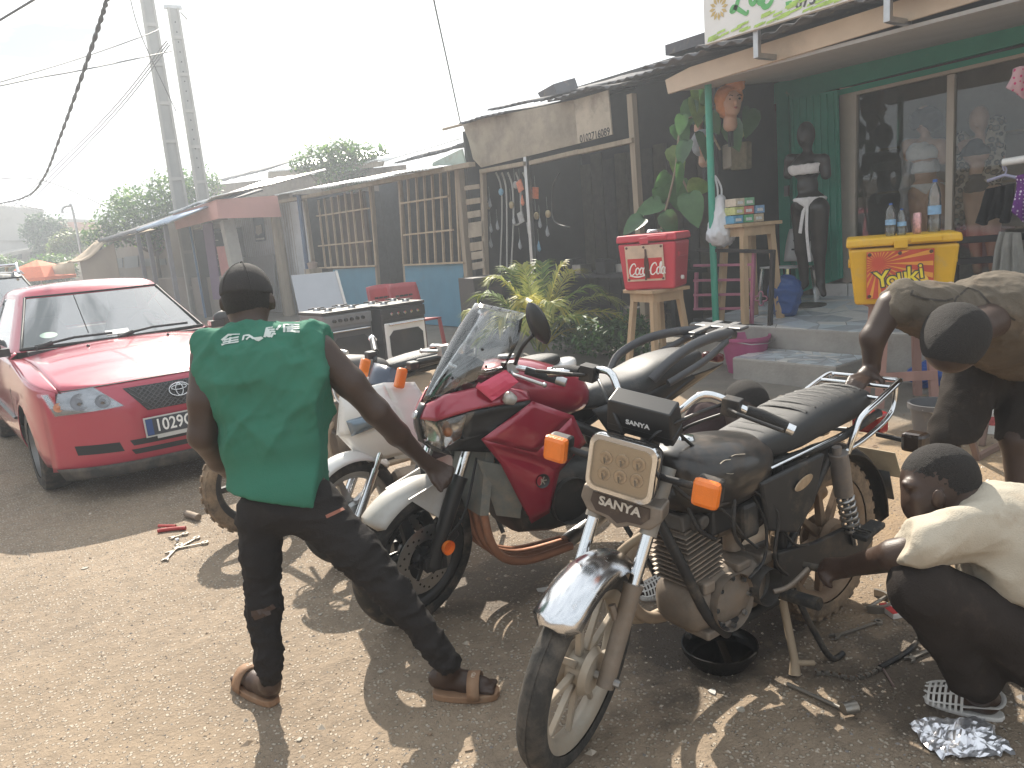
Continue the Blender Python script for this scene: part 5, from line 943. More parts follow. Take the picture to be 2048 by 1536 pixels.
b = MB(); b.tube([S @ V(p) for p in ((.16, -.36, 1.0), (.2, -.15, 1.02), (.26, 0, .97), (.2, .15, 1.02), (.16, .36, 1.0))], .012, 8); b.build('handlebar', STEEL, OB, smooth=60)
b = MB(); b.tube([(.26, .02, .96), (.4, .1, .9), (.38, .14, .84)], .05, 8); b.lathe([(.001, .03), (.06, .02), (.065, -.04)], 16, S @ M.Translation((.34, .05, .95)) @ M.Rotation(R(60), 4, 'Y')); b.build('instruments', CHROME, OB, smooth=50)
for k in range(5): rs = random.Random(k); cable(OB, [(.2, -.1+.06*k, 1.0), (.3+.04*rs.random(), -.1+.07*k, 1.0+.05*rs.random()), (.34, -.05+.04*k, .9), (.15, .1, .8)], .006)
b = MB(); b.loft([sring(x, z, w_, h, 3.2, 16) for x, z, w_, h in ((.16, .38, .2, .2), (0, .4, .28, .3), (-.2, .38, .26, .26), (-.28, .38, .12, .12))]); b.lathe([(.001, .04), (.08, .035), (.1, 0)], 20, M.Translation((.02, .14, .4)) @ WHL @ M.Rotation(math.pi, 4, 'X')); b.box((.08, 0, .58), (.14, .14, .16)); b.build('engine', mt('caked_engine', (.14, .11, .085), .7, .2, .3, dust=.6, dustc=(.22, .165, .12)), OB, smooth=50)
b = MB(); b.tube(cat_rom([(.24, 0, .84), (.1, 0, .55), (.04, 0, .28), (-.25, 0, .26), (-.3, 0, .7), (-.8, 0, .76)]), .02, 8); b.tube([(-.25, .1, .34), (-.62, .1, .3)], .018, 8); b.tube([(-.25, -.1, .34), (-.62, -.1, .3)], .018, 8); b.build('frame', BLKD, OB, smooth=60)
b = MB(); b.loft([sring(*q, p=3, n=18) for q in ((-.2, .8, .18, .08), (-.4, .82, .25, .1), (-.75, .84, .22, .1), (-.85, .84, .14, .05))]); b.build('seat', SEAT, OB, smooth=180, sub=1)
b = MB(); b.tube([(-.1, .1, .26), (-.12, .26, .01)], .012, 8); b.build('side_stand', BLKD, OB)
b = MB(); b.tube(cat_rom([(.34, .2, .93), (.25, .32, .86), (.23, .36, .74), (.16, .4, .66)], 5), .011, 8, sq=.4); b.build('brake_lever', STEEL, OB, smooth=60)
b = MB(); b.tube(cat_rom([(.13, .03, .55), (.2, .03, .45), (.12, .1, .25), (-.5, .15, .26)], 5), .018, 8); b.build('exhaust_pipe', mt('rusty_dust_pipe', (.34, .26, .19)), OB, smooth=60)
# ================================================================ cars
def make_car(par, paint, lamp=True, plate=True, zs=1.0, rails=False):
    Z = M.Diagonal((1, 1, zs, 1))
    def F(y, z):  # front surface
        a = abs(y)/.835; return .875-.30*a**3.4-.05*a-.62*max(0, z-.63)**1.35-.25*max(0, .3-z)
    def hoodz(x, y):
        u = min(1, max(0, (.70-x)/1.22)); return .795+.19*u**.8+.03*math.sin(math.pi*min(1, u))-.07*(abs(y)/.75)**3*(.35+.65*u)
    def sy(x, z):  # side surface
        b = .846-.06*max(0, (z-.62)/.36)**2-.05*max(0, (.42-z)/.2)**2
        if x > .1: b -= .30*((x-.1)/.62)**3*.62
        if x < -2.6: b -= .16*((-2.6-x)/.72)**2
        return b
    AW = ((0, .305, .345), (-2.6, .305, .345))
    b = MB(); ny, nz_ = 36, 14; vs = []
    zt = lambda y: .80-.02*(abs(y)/.7)**2
    for i in range(ny+1):
        y = -.80+1.6*i/ny
        for j in range(nz_+1): z = .235+(zt(y)-.235)*j/nz_; vs.append((F(y, z), y, z))
    b.add(vs, [(i*(nz_+1)+j, (i+1)*(nz_+1)+j, (i+1)*(nz_+1)+j+1, i*(nz_+1)+j+1) for i in range(ny) for j in range(nz_)]); b.xf(Z); b.build('front_bumper', paint, par, smooth=180, solid=.006)
    b = MB(); vs = []; nx = 20
    for i in range(ny+1):
        t = -1+2*i/ny
        for j in range(nx+1):
            u = j/nx; w_ = .70+.03*u; y = t*w_; x0 = F(y, zt(y)); x1 = -.52-.10*(1-t*t)*-1-.1; x = x0+(x1-x0)*u; vs.append((x, y, hoodz(x, y) if u > 0 else zt(y)))
    b.add(vs, [(i*(nx+1)+j, (i+1)*(nx+1)+j, (i+1)*(nx+1)+j+1, i*(nx+1)+j+1) for i in range(ny) for j in range(nx)]); b.xf(Z); b.build('bonnet', paint, par, smooth=180, solid=.006)
    for s in (-1, 1):
        b = MB(); nx, nz2 = 90, 18; vs = []; ok = []
        for i in range(nx+1):
            x = .64-3.9*i/nx
            for j in range(nz2+1):
                top = (.775+.15*min(1, max(0, .66-x)/1.1)**.8) if x > -.5 else .925+.03*min(1, (-.5-x)/2); z = .235+(top-.235)*j/nz2; xx, zz = x, z
                for cx, cz, r_ in AW:
                    d = math.hypot(x-cx, z-cz)
                    if d < r_+.02 and d > r_*.86: xx, zz = cx+(x-cx)/d*r_, cz+(z-cz)/d*r_
                vs.append((xx, s*(sy(xx, zz)+(.008 if any(abs(math.hypot(xx-cx, zz-cz)-r_) < .03 for cx, cz, r_ in AW) else 0)), zz))
        fs = []
        for i in range(nx):
            for j in range(nz2):
                q = (i*(nz2+1)+j, (i+1)*(nz2+1)+j, (i+1)*(nz2+1)+j+1, i*(nz2+1)+j+1); c = sum((V(vs[k]) for k in q), V())/4
                if all(math.hypot(c.x-cx, c.z-cz) > r_*.97 for cx, cz, r_ in AW): fs.append(q)
        b.add(vs, fs); b.xf(Z); so_ = b.build('side_panel', paint, par, smooth=180, solid=.006)
        # fender top joining bonnet and side
        b = MB(); vs = []
        for i in range(25):
            x = .66-1.31*i/24; top = .775+.15*min(1, max(0, .66-x)/1.1)**.8; y0 = sy(x, top); y1 = .70+.03*(i/24); z1 = hoodz(x, y1)
            if i == 0: y1 = min(y1, y0)
            for j in range(6): u = j/5; vs.append((x, s*(y0+(y1-y0)*u), top+(z1-top)*math.sin(u*math.pi/2)))
        b.add(vs, [(i*6+j, (i+1)*6+j, (i+1)*6+j+1, i*6+j+1) for i in range(24) for j in range(5)]); b.xf(Z); b.build('wing', paint, par, smooth=180, solid=.005)
        b = MB(); vs = []
        for i in range(13): x = -.62-2.6*i/12; vs += [(x, s*sy(x, .93), .925+.03*min(1, (-.5-x)/2)), (x, s*.745, .965)]
        b.add(vs, [(2*i, 2*i+1, 2*i+3, 2*i+2) for i in range(12)]); b.xf(Z); b.build('waist_ledge', paint, par, smooth=180, solid=.005)
        for x0 in (-.52, -1.62): b = MB(); b.tube([(x0, s*(sy(x0, z)+.001), z) for z in (.26, .5, .7, .9)], .005, 5); b.xf(Z); b.build('door_gap', BLK, so_)
        b = MB(); b.tube([(-.42, s*(sy(-.4, .5)+.004), .5), (-2.2, s*(sy(-2, .5)+.004), .52)], .022, 6, sq=.5); b.xf(Z); b.build('rubbing_strip', BLK, so_, smooth=60)
        b = MB(); b.box((-1.5, s*.83, .8), (.18, .03, .03)); b.xf(Z); b.build('door_handle', paint, so_, bev=.008)
    # greenhouse
    def outline(v_):
        xf, xr, w_ = -.56-.68*v_, -3.18+.5*v_, .765-.2*v_; P = []
        for k in range(9): y = w_*.93*k/8; P.append((xf-.13*(y/w_)**2.2, y))
        P.append((xf-.22, w_)); xs = [xf-.22+(xr+.32-xf+.22)*t for t in (.08, .2, .36, .5, .53, .66, .8, .86, 1.0)]
        P += [(x, w_+.012*math.sin(math.pi*(i+1)/10)) for i, x in enumerate(xs)]
        P += [(xr+.08, w_*.86), (xr, w_*.5), (xr-.02, 0)]; return P
    rows = [(v_, .965+.42*v_) for v_ in (0, .06, .2, .4, .6, .8, .94, 1.0)]
    G = {k: MB() for k in ('windscreen', 'window', 'pillar')}
    for s in (-1, 1):
        g = [[V((x, s*y, z)) for x, y in outline(v_)] for v_, z in rows]; n = len(g[0])
        for i in range(len(rows)-1):
            for k in range(n-1):
                key = 'pillar'
                if 0 < i < len(rows)-2:
                    if k < 8: key = 'windscreen'
                    elif k in (10, 11, 12, 14, 15) or k >= n-3: key = 'window'
                elif i == len(rows)-2 and k < 8: key = 'pillar'
                G[key].add([g[i][k], g[i][k+1], g[i+1][k+1], g[i+1][k]], [(0, 1, 2, 3) if s > 0 else (3, 2, 1, 0)])
        # roof
        o1 = [V((x, s*y, 1.385)) for x, y in outline(1.0)]; cx = -1.9
        rings = [o1]
        for f, z in ((.955, 1.412), (.86, 1.438), (.6, 1.458), (.3, 1.468), (.02, 1.47)): rings.append([V((cx+(p.x-cx)*f, p.y*f, z)) for p in o1])
        for i in range(len(rings)-1):
            for k in range(n-1): G['pillar'].add([rings[i][k], rings[i][k+1], rings[i+1][k+1], rings[i+1][k]], [(0, 1, 2, 3) if s > 0 else (3, 2, 1, 0)])
    for k, m_ in (('windscreen', glass('windscreen_glass', (.5, .56, .57), .015, .32)), ('window', glass('car_window_glass', (.45, .5, .5), .015, .22)), ('pillar', paint)):
        G[k].xf(Z); G[k].build({'pillar': 'roof_and_pillars'}.get(k, k), m_, par, smooth=180, fix=True)
    b = MB()
    for s in (-1, 1):
        P = [outline(v_)[8] for v_ in (0.02, .3, .6, .95)]; b.tube([(p[0]+.006, s*p[1], .975+.4*t) for p, t in zip(P, (0.02, .3, .6, .98))], .011, 6)
    b.tube([(x+.012, y, .987) for x, y in [(p[0], -p[1]) for p in outline(.04)[8::-1]]+outline(.04)[1:9]], .014, 6); b.tube([(x+.008, y, 1.372) for x, y in [(p[0], -p[1]) for p in outline(.97)[8::-1]]+outline(.97)[1:9]], .009, 6); b.xf(Z); b.build('screen_seal', BLK, par, smooth=60)
    for y0, y1 in ((-.62, -.05), (-.02, .56)):
        b = MB(); b.tube([(-.57, y0, 1.005), (-.60, (y0+y1)/2, 1.035), (-.615, y1, 1.03)], .011, 6); b.tube([(-.545, y0, .99), (-.57, y0+.12, 1.02)], .018, 6); b.xf(Z); b.build('wiper', BLK, par, smooth=60)
    b = MB(); b.box((-.9, 0, .9), (.7, 1.35, .14)); b.tube([(-1.2, .36+.17*math.cos(a), .98+.17*math.sin(a)) for a in [k*math.pi/8 for k in range(17)]], .014, 6); b.build('dashboard', mt('grey_dash', (.06, .06, .065), .7), par)
    for y in (-.36, .36): b = MB(); b.loft([sring(x, z, w_, h, 3, 14, cy=y) for x, z, w_, h in ((-1.75, .7, .48, .3), (-1.85, .95, .46, .12), (-1.95, 1.12, .3, .08))]); b.box((-1.95, y, 1.24), (.08, .24, .16)); b.build('seat', mt('grey_seat_cloth', (.09, .09, .1), .9), par, bev=.02)
    b = MB(); b.box((-1.3, 0, .25), (3.3, 1.5, .12)); b.box((-2.6, 0, .7), (1.2, 1.4, .5)); b.box((-.2, 0, .5), (.9, 1.1, .5)); b.build('underbody', mt('underbody_black', (.01, .01, .01), .9), par)
    b = MB(); patch(b, [(-3.30, -.66, .3), (-3.30, .66, .3), (-3.24, .7, .95), (-3.24, -.7, .95)], 6, 6, .03, (-1, 0, 0)); b.xf(Z); b.build('tail_gate', paint, par, smooth=180, solid=.01)
    # wheels
    for x in (0, -2.6):
        for s in (-1, 1):
            X = M.Translation((x, s*.735, .305)) @ WHL @ M.Diagonal((1, 1, -s, 1)); b = MB(); b.lathe([(.205, -.095), (.26, -.1), (.295, -.085), (.304, -.05), (.304, .05), (.295, .085), (.26, .1), (.205, .095)], 48, X); w_ = b.build('wheel', RUB, par, smooth=40)
            b = MB(); b.lathe([(.2, -.09), (.208, .09), (.2, .098), (.185, .09), (.18, -.02), (.01, -.03)], 40, X); b.build('rim', STEEL, w_, smooth=40)
            for k in range(5):
                b = MB(); b.hexa([V(p) for p in ((.03, -.034, .05), (.195, -.026, .075), (.195, .026, .075), (.03, .034, .05), (.03, -.034, .085), (.195, -.02, .093), (.195, .02, .093), (.03, .034, .085))]); b.xf(X @ M.Rotation(k*2*math.pi/5, 4, 'Z')); b.build('spoke', mt('alloy_silver', (.5, .5, .49), .3, .85, .08, dust=.3), w_, bev=.006)
            b = MB(); b.lathe([(.001, .1), (.04, .098), (.05, .08)], 20, X); b.build('hub_cap', mt('alloy_silver', (.5, .5, .49)), w_, smooth=40)
            b = MB(); b.lathe([(.05, -.01), (.13, -.01)], 24, X); b.build('brake_disc', mt('brake_dark', (.1, .09, .085), .6, .5), w_)
    for s in (-1, 1):
        b = MB(); b.ico((-.74, s*.93, 1.02), .1, sub=3, sq=(.62, 1.05, .72)); b.box((-.72, s*.84, .98), (.1, .12, .06)); b.xf(Z); b.build('door_mirror', BLK if lamp else paint, par, smooth=60)
    if rails:
        for s in (-1, 1):
            b = MB(); b.tube([(-1.3, s*.5, 1.42), (-1.4, s*.5, 1.53), (-2.6, s*.5, 1.53), (-2.7, s*.5, 1.42)], .02, 8); b.xf(Z); b.build('roof_rail', CHROME, par, smooth=60)
        for x in (-1.5, -1.9, -2.3): b = MB(); b.tube([(x, -.5, 1.53), (x, .5, 1.53)], .016, 8); b.xf(Z); b.build('roof_bar', CHROME, par, smooth=60)
    if not lamp: return
    def FP(y, z, o=.006): return V((F(y, z)+o, y, z))
    def fpatch(quad, n, m, o):
        b = MB(); vs = []
        for i in range(n+1):
            for j in range(m+1):
                u, v_ = i/n, j/m; y = (quad[0][0]*(1-u)+quad[1][0]*u)*(1-v_)+(quad[3][0]*(1-u)+quad[2][0]*u)*v_; z = (quad[0][1]*(1-u)+quad[1][1]*u)*(1-v_)+(quad[3][1]*(1-u)+quad[2][1]*u)*v_; vs.append(FP(y, z, o))
        return b.add(vs, [(i*(m+1)+j, (i+1)*(m+1)+j, (i+1)*(m+1)+j+1, i*(m+1)+j+1) for i in range(n) for j in range(m)])
    # grille with mesh and emblem
    gq = ((-.22, .585), (.22, .585), (.34, .755), (-.34, .755)); gr = fpatch(gq, 10, 5, .007).build('grille', mt('grille_black', (.02, .02, .022), .5), par, smooth=180)
    for k in range(-9, 10):
        for d in (-1, 1):
            b = MB(); pts = []
            for t in range(7):
                z = .59+.16*t/6; y = k*.036+d*(z-.67)*1.1
                if abs(y) < .215+(z-.585)*.7: pts.append(FP(y, z, .010))
            if len(pts) > 1: b.tube(pts, .0035, 4); b.build('grille_mesh', mt('grille_grey', (.07, .07, .075), .4), gr)
    EM = basis(FP(0, .695, .026), (0, 1, 0), (F(0, .72)-F(0, .6), 0, .12)); CH = mt('emblem_chrome', (.75, .75, .75), .12, 1, .03)
    em = None
    for rx, rz, dz in ((.068, .046, 0), (.024, .042, -.001), (.05, .016, .014)):
        b = MB(); b.tube([EM @ V((rx*math.cos(a), rz*math.sin(a)+dz, 0)) for a in [k*math.pi/16 for k in range(32)]], .0055, 6, closed=True); q = b.build('emblem' if em is None else 'emblem_ring', CH, gr if em is None else em, smooth=60); em = em or q
    for s in (-1, 1):
        hq = ((s*.35, .64), (s*.745, .62), (s*.785, .77), (s*.50, .792)); h = fpatch(hq, 12, 8, .012).build('headlight', glass('headlamp_glass', (.93, .94, .95), .02, .05), par, smooth=180)
        fpatch(((s*.357, .643), (s*.738, .624), (s*.777, .765), (s*.502, .787)), 12, 8, .0065).build('lamp_housing', mt('lamp_chrome', (.3, .31, .33), .22, .9, .3, 22), h, smooth=180)
        for y, z, r_ in ((.47, .69, .045), (.595, .703, .055), (.71, .68, .03)):
            c = FP(s*y, z, .0095); d = V((1, s*.5*y, .35)).normalized(); b = MB(); b.lathe([(r_, .0), (r_*1.05, .004), (r_*.6, -.001), (r_*.3, .006), (.001, .01)], 20, basis(c, d.cross(V((0, 0, 1))), d.cross(d.cross(V((0, 0, 1)))))); b.build('lamp', mt('dark_lamp', (.16, .16, .17), .15, .8) if r_ > .03 else mt('amber_glow', (.5, .18, .08), .3), h, smooth=60)
        fpatch(((s*.40, .335), (s*.66, .345), (s*.67, .41), (s*.42, .40)), 6, 4, .006).build('fog_recess', mt('recess_black', (.012, .012, .013), .7), par, smooth=180)
    for z0, z1 in ((.36, .40), (.30, .335)): fpatch(((-.34, z0), (.34, z0), (.36, z1), (-.36, z1)), 12, 2, .006).build('air_intake', mt('recess_black', (.012, .012, .013)), par, smooth=180)
    b = fpatch(((-.74, .17), (.74, .17), (.78, .255), (-.78, .255)), 20, 3, .004); b.build('bumper_lip', mt('grey_lip', (.03, .03, .03), .7, 0, .2, dust=.5, dustc=(.17, .14, .11)), par, smooth=180, solid=.01)
    for y in (-.3, .3): b = MB(); b.ico((-.3, y, hoodz(-.3, y)+.008), .014, sub=1); b.build('washer_jet', BLK, par)
    b = MB(); b.tube([FP(y, zt(y)-.002, .002) for y in [-.7+1.4*k/20 for k in range(21)]], .0045, 5); b.build('bonnet_gap', BLK, par)
    PM = basis(V((.915, 0, .475)), (0, 1, 0), (-.08, 0, 1)); b = MB(); b.box((0, 0, 0), (.52, .115, .008)); b.xf(PM); pl = b.build('number_plate', mt('plate_dark', (.035, .04, .05), .4), par, bev=.003)
    b = MB(); b.box((-.238, 0, .0045), (.042, .108, .002)); b.xf(PM); b.build('plate_band', mt('plate_blue', (.02, .06, .2), .4), pl)
    text_mesh('1029G', .118, .001, 'lettering', WHITE, pl, PM @ M.Translation((-.205, .0, .0055)), bold=.0015, align='LEFT', sx=.8)
    b = MB(); b.box((0, 0, -.002), (.54, .135, .004)); b.box((0, -.075, 0), (.4, .02, .008)); b.xf(PM); b.build('plate_holder', mt('plate_white_rim', (.5, .5, .48), .5), pl)
    b = MB(); b.box((-.66, .0, 1.03), (.005, .18, .06), (0, R(-55), 0)); b.build('windscreen_paper', WHITE, par)
    b = MB(); b.lathe([(.001, 0), (.045, 0)], 18, basis((-.665, -.5, 1.075), (0, 1, 0), (-.8, 0, .5)) @ M.Diagonal((1.4, .9, 1, 1))); b.build('windscreen_sticker', mt('pale_green_sticker', (.4, .55, .45), .5), par)
CARRED = mt('car_red_paint', (.4, .03, .062), .3, .15, .05, 3, coat=.9, dust=.16, dustc=(.4, .22, .2), dscale=3)
car = thing('parked_car', 'red hatchback parked facing the camera behind the man in green', 'car', (1.20, 6.52, 0), R(-87.5))
make_car(car, CARRED)
suv = thing('parked_car', 'dark car with chrome roof rails parked behind the red hatchback', 'car', (.55, 11.6, 0), R(-88))
make_car(suv, mt('dark_car_paint', (.025, .027, .03), .3, .2, .05, coat=.8, dust=.25), lamp=False, zs=1.13, rails=True)
# ================================================================ people
RTH = V((RT.x, RT.y, 0)).normalized(); FWH = V((FW.x, FW.y, 0)).normalized()
def axes(yaw=0, pitch=0, roll=0):
    m = M.Rotation(R(yaw), 3, 'Z') @ M(((RTH.x, FWH.x, 0), (RTH.y, FWH.y, 0), (0, 0, 1))) @ M.Rotation(R(pitch), 3, 'X') @ M.Rotation(R(roll), 3, 'Y')
    return [list(r) for r in m]
class P:
    """collects body, hair and clothing shapes given as (pixel x, pixel y, depth)"""
    def __init__(s, base): s.b = V((base.x, base.y, 0))
    def w(s, q): return (atd(*q)-s.b) if len(q) == 3 else (gnd(*q)-s.b)
    def c(s, a, b, ra, rb, k=None): return ('c', tuple(s.w(a)), tuple(s.w(b)), ra, rb) + ((k,) if k else ())
    def g(s, a, za, b, zb, ra, rb): return ('c', tuple(s.w(a)+V((0, 0, za))), tuple(s.w(b)+V((0, 0, zb))), ra, rb)
    def e(s, a, r, m=None, k=None): return ('e', tuple(s.w(a)), r, m if m is not None else axes()) + ((k,) if k else ())
    def plane(s, a, n): p = s.w(a); n = V(n).normalized(); return lambda X, Y, Z: (X-p.x)*n.x+(Y-p.y)*n.y+(Z-p.z)*n.z
def cut(*pl):
    def f(D, X, Y, Z):
        for q in pl: D = np.maximum(D, q(X, Y, Z))
        return D
    return f
def wr(amp, f=9, g=(1, 1, 1), seed=0, fine=.3):
    def j(c, n):
        q = V((c.x*g[0], c.y*g[1], c.z*g[2]))*f+V((seed, 0, 0)); a = 1-abs(noise.noise(q)); b_ = 1-abs(noise.noise(q*2.3+V((9, 3, 1))))
        return amp*((a**3)*1.2+fine*b_**3-.7)
    return j
def stretch(d, amp, f, seed=0):
    """folds running along d"""
    d = V(d).normalized(); u, v_ = frame_of(d)
    def j(c, n):
        q = V((c.dot(d)*f*.3+seed, c.dot(u)*f, c.dot(v_)*f)); a = 1-abs(noise.noise(q)); b_ = 1-abs(noise.noise(q*2.1+V((4, 4, 4)))); return amp*(a**4*1.3+.4*b_**4-.6)
    return j
SEEN_ = set()
def hand(p, wrist, knuckle, tips, thumb, r=.0095, palm=.03):
    o = [p.c(wrist, knuckle, .026, palm, .02)]
    for a, b_, c_ in tips: o += [p.c(a, b_, r, r*.95, .007), p.c(b_, c_, r*.95, r*.75, .006)]
    a, b_, c_ = thumb; o += [p.c(a, b_, r*1.35, r*1.1, .012), p.c(b_, c_, r*1.1, r*.8, .006)]
    return o
def sole(p, heel, toe, w0, w1, th, mat, name, par, z0=0.0, lift=0.0):
    a, b_ = p.w(heel), p.w(toe); a.z = b_.z = 0; d = (b_-a); l = d.length; d.normalize(); s = V((-d.y, d.x, 0)); pts = []
    for k in range(20):
        t = k/20*2*math.pi; u = .5-.5*math.cos(t); w_ = (w0+(w1-w0)*min(1, u*1.3))*(math.sin(t)); w_ = math.copysign(abs(w_)**.6*(max(w0, w1)**.4), w_); pts.append(a+d*(l*u)+s*w_)
    b = MB(); n = 20; b.add([q+V((0, 0, z0+lift*((q-a).dot(d)/l))) for q in pts]+[q+V((0, 0, z0+th+lift*((q-a).dot(d)/l))) for q in pts], [tuple(range(n))[::-1], tuple(range(n, 2*n))]+[(k, (k+1) % n, n+(k+1) % n, n+k) for k in range(n)])
    return b.build(name, mat, par, bev=.004), a, d, s, l
def on_surf(o, px, py, off=.002, par=None):
    if o.name not in SEEN_: SEEN_.add(o.name); bpy.context.view_layer.update()
    d = ray(px, py).normalized(); loc = V(o.location) if o.parent is None else V(o.parent.location)
    ok, h, n, _ = o.ray_cast(CAM-loc, d); return (h+n*off, n) if ok else (None, None)
def print_on(o, strokes, w_, mat, par, name='print', conv=lambda x, y: (x, y), off=.003):
    for st in strokes:
        pts = []
        for i in range(len(st)-1):
            for t in range(5): pts.append(conv(st[i][0]+(st[i+1][0]-st[i][0])*t/5, st[i][1]+(st[i+1][1]-st[i][1])*t/5))
        pts.append(conv(*st[-1])); h = [on_surf(o, *q, off) for q in pts]; h = [q for q in h if q[0] is not None]
        if len(h) < 2: continue
        b = MB(); vs = []
        for i, (q, n) in enumerate(h):
            t = (h[min(i+1, len(h)-1)][0]-h[max(i-1, 0)][0]); s = n.cross(t).normalized()*w_/2; vs += [q+s, q-s]
        b.add(vs, [(2*i, 2*i+1, 2*i+3, 2*i+2) for i in range(len(h)-1)]); b.build(name, mat, par)
GSH = mt('green_jersey', (.042, .165, .11), .85, 0, .07, 2.5, bump=.25, bscale=320, spec=.15)
JEAN = mt('black_jeans', (.022, .019, .018), .85, 0, .25, 8, bump=.4, bscale=240, spec=.2, dust=.15, dustc=(.1, .075, .055))
# ---------------- man in green, back to the camera
b1 = gnd(700, 1400); p = P(b1)
body = [p.e((494, 590, 2.70), (.08, .1, .112), axes(0, -8)), p.e((496, 622, 2.735), (.062, .075, .075), axes()), p.c((497, 628, 2.69), (503, 680, 2.655), .056, .064, .03),
        p.e((446, 608, 2.71), (.01, .018, .029), axes(-25), .012), p.e((545, 604, 2.71), (.01, .018, .03), axes(25), .012),
        p.c((505, 695, 2.66), (425, 714, 2.63), .05, .055, .03), p.c((505, 700, 2.66), (632, 704, 2.64), .05, .055, .03), p.e((540, 810, 2.65), (.14, .08, .22), axes(), .05), p.e((575, 985, 2.65), (.14, .09, .1), axes(), .05),
        p.c((418, 716, 2.615), (410, 800, 2.6), .06, .055, .03), p.c((410, 800, 2.6), (405, 872, 2.61), .054, .045, .02), p.c((405, 872, 2.61), (440, 918, 2.74), .047, .044, .02), p.c((440, 918, 2.74), (488, 965, 2.93), .044, .029, .02),
        p.c((634, 702, 2.63), (700, 765, 2.665), .064, .053, .03), p.c((700, 765, 2.665), (752, 822, 2.71), .052, .044, .02), p.c((752, 822, 2.71), (795, 868, 2.81), .048, .043, .02), p.c((795, 868, 2.81), (849, 922, 2.945), .041, .027, .02)]
body += hand(p, (849, 922, 2.945), (876, 940, 3.0), [((884, 930, 3.0), (904, 938, 3.0), (900, 960, 2.985)), ((882, 938, 2.985), (900, 950, 2.985), (896, 968, 2.975)), ((878, 946, 2.975), (894, 960, 2.97), (890, 974, 2.97)), ((872, 952, 2.97), (886, 966, 2.965), (884, 978, 2.965))], ((858, 940, 2.965), (868, 962, 2.95), (882, 982, 2.95)), r=.0115, palm=.036)
body += hand(p, (488, 965, 2.93), (505, 975, 2.98), [((508, 968, 2.99), (520, 978, 3.0), (512, 990, 2.99)), ((506, 976, 2.98), (516, 986, 2.98), (508, 996, 2.97))], ((498, 972, 2.96), (505, 985, 2.95), (512, 995, 2.95)))
fl, fr = ((540, 1368, 2.63), (898, 1335, 2.645))
body += [p.c((527, 1200, 2.63), fl, .04, .032), p.c((785, 1188, 2.62), fr, .042, .032), p.c((520, 1040, 2.63), (527, 1200, 2.63), .055, .04), p.c((640, 1030, 2.63), (785, 1188, 2.62), .06, .042)]
for hx, hy, tx, ty, an in ((546, 1404, 484, 1366, fl), (880, 1384, 984, 1390, fr)):
    body += [p.g((hx, hy), .055, (tx*.55+hx*.45, ty*.55+hy*.45), .047, .036, .033), p.g((tx*.5+hx*.5, ty*.5+hy*.5), .045, (tx*.85+hx*.15, ty*.85+hy*.15), .036, .036, .03), ('c', tuple(p.w(an)), tuple(p.w((hx*.8+tx*.2, hy*.8+ty*.2))+V((0, 0, .06))), .035, .035)]
    for k in range(5):
        a = p.w((tx*.8+hx*.2, ty*.8+hy*.2)); e = p.w((tx, ty)); d = (e-a); s = V((-d.y, d.x, 0)).normalized(); o_ = (k-2)*.0155; body.append(('c', tuple(a+s*o_+V((0, 0, .034))), tuple(e+s*o_*1.05+d.normalized()*(.008 if k else .012)+V((0, 0, .031))), .0105, .0095, .006))
man = sdf_obj(body, 'person', SKIN, None, .0078, .022, smooth=1); man.location = b1
tag(man, 'man in a green sleeveless jersey standing astride with his back turned', 'person')
sh = [p.e((520, 755, 2.63), (.185, .125, .17), axes(), .05), p.e((548, 880, 2.635), (.192, .125, .17), axes(), .06), p.e((575, 985, 2.64), (.205, .135, .13), axes(0, 0, 4), .06),
      p.c((480, 676, 2.65), (425, 700, 2.62), .06, .068, .03), p.c((525, 672, 2.65), (630, 686, 2.63), .062, .07, .03), p.c((425, 712, 2.62), (470, 800, 2.62), .066, .1, .05), p.c((634, 700, 2.63), (625, 800, 2.62), .068, .1, .05)]
shirt = sdf_obj(sh, 'jersey', GSH, man, .0085, .03, cut(p.plane((575, 1003, 2.6), UP*-1+RT*-.17), p.plane((398, 740, 2.6), RT*-1+UP*-.22), p.plane((655, 700, 2.62), RT*1+UP*-.05), p.plane((505, 648, 2.66), UP)), smooth=2, jig=lambda c, n: (stretch(RTH*.75+V((0, 0, .6)), .017, 6, 2)(c, n)+stretch(RTH*-.3+V((0, 0, 1)), .013, 8, 6)(c, n)+stretch(RTH*.8+V((0, 0, .5)), .004, 20, 7)(c, n))*max(.15, min(1, (c.z-.86)/.14)))
zc = lambda x, y: (340+x*.1855, 620+y*.1855)
print_on(shirt, [[(555, 332), (630, 272), (755, 268)], [(575, 330), (745, 296)], [(568, 356), (742, 324)], [(556, 380), (745, 346)], [(655, 300), (642, 362)], [(790, 332), (800, 282), (850, 276), (905, 312), (985, 300)], [(825, 322), (865, 292), (950, 328), (1000, 300)], [(1020, 295), (1045, 200), (1110, 192)], [(1040, 290), (1065, 215), (1130, 215)], [(1060, 300), (1085, 235), (1135, 240)], [(1085, 300), (1110, 260), (1140, 265)], [(1150, 220), (1190, 170)], [(1232, 245), (1232, 160), (1395, 166)], [(1252, 190), (1398, 186)], [(1258, 210), (1398, 206)], [(1258, 232), (1398, 236)], [(1318, 170), (1320, 236)]], .0075, mt('white_jersey_print', (.55, .6, .56), .7), shirt, 'print', zc)
tr = [p.e((578, 1008, 2.64), (.168, .12, .1), axes(), .05), p.c((520, 1040, 2.635), (523, 1110, 2.63), .08, .062, .03), p.c((523, 1110, 2.63), (528, 1215, 2.63), .06, .056, .03), p.c((528, 1215, 2.63), (540, 1345, 2.615), .053, .044, .02), p.c((635, 1025, 2.635), (715, 1105, 2.625), .092, .075, .04), p.c((715, 1105, 2.625), (788, 1190, 2.62), .075, .058, .03), p.c((788, 1190, 2.62), (893, 1322, 2.635), .058, .044, .02)]
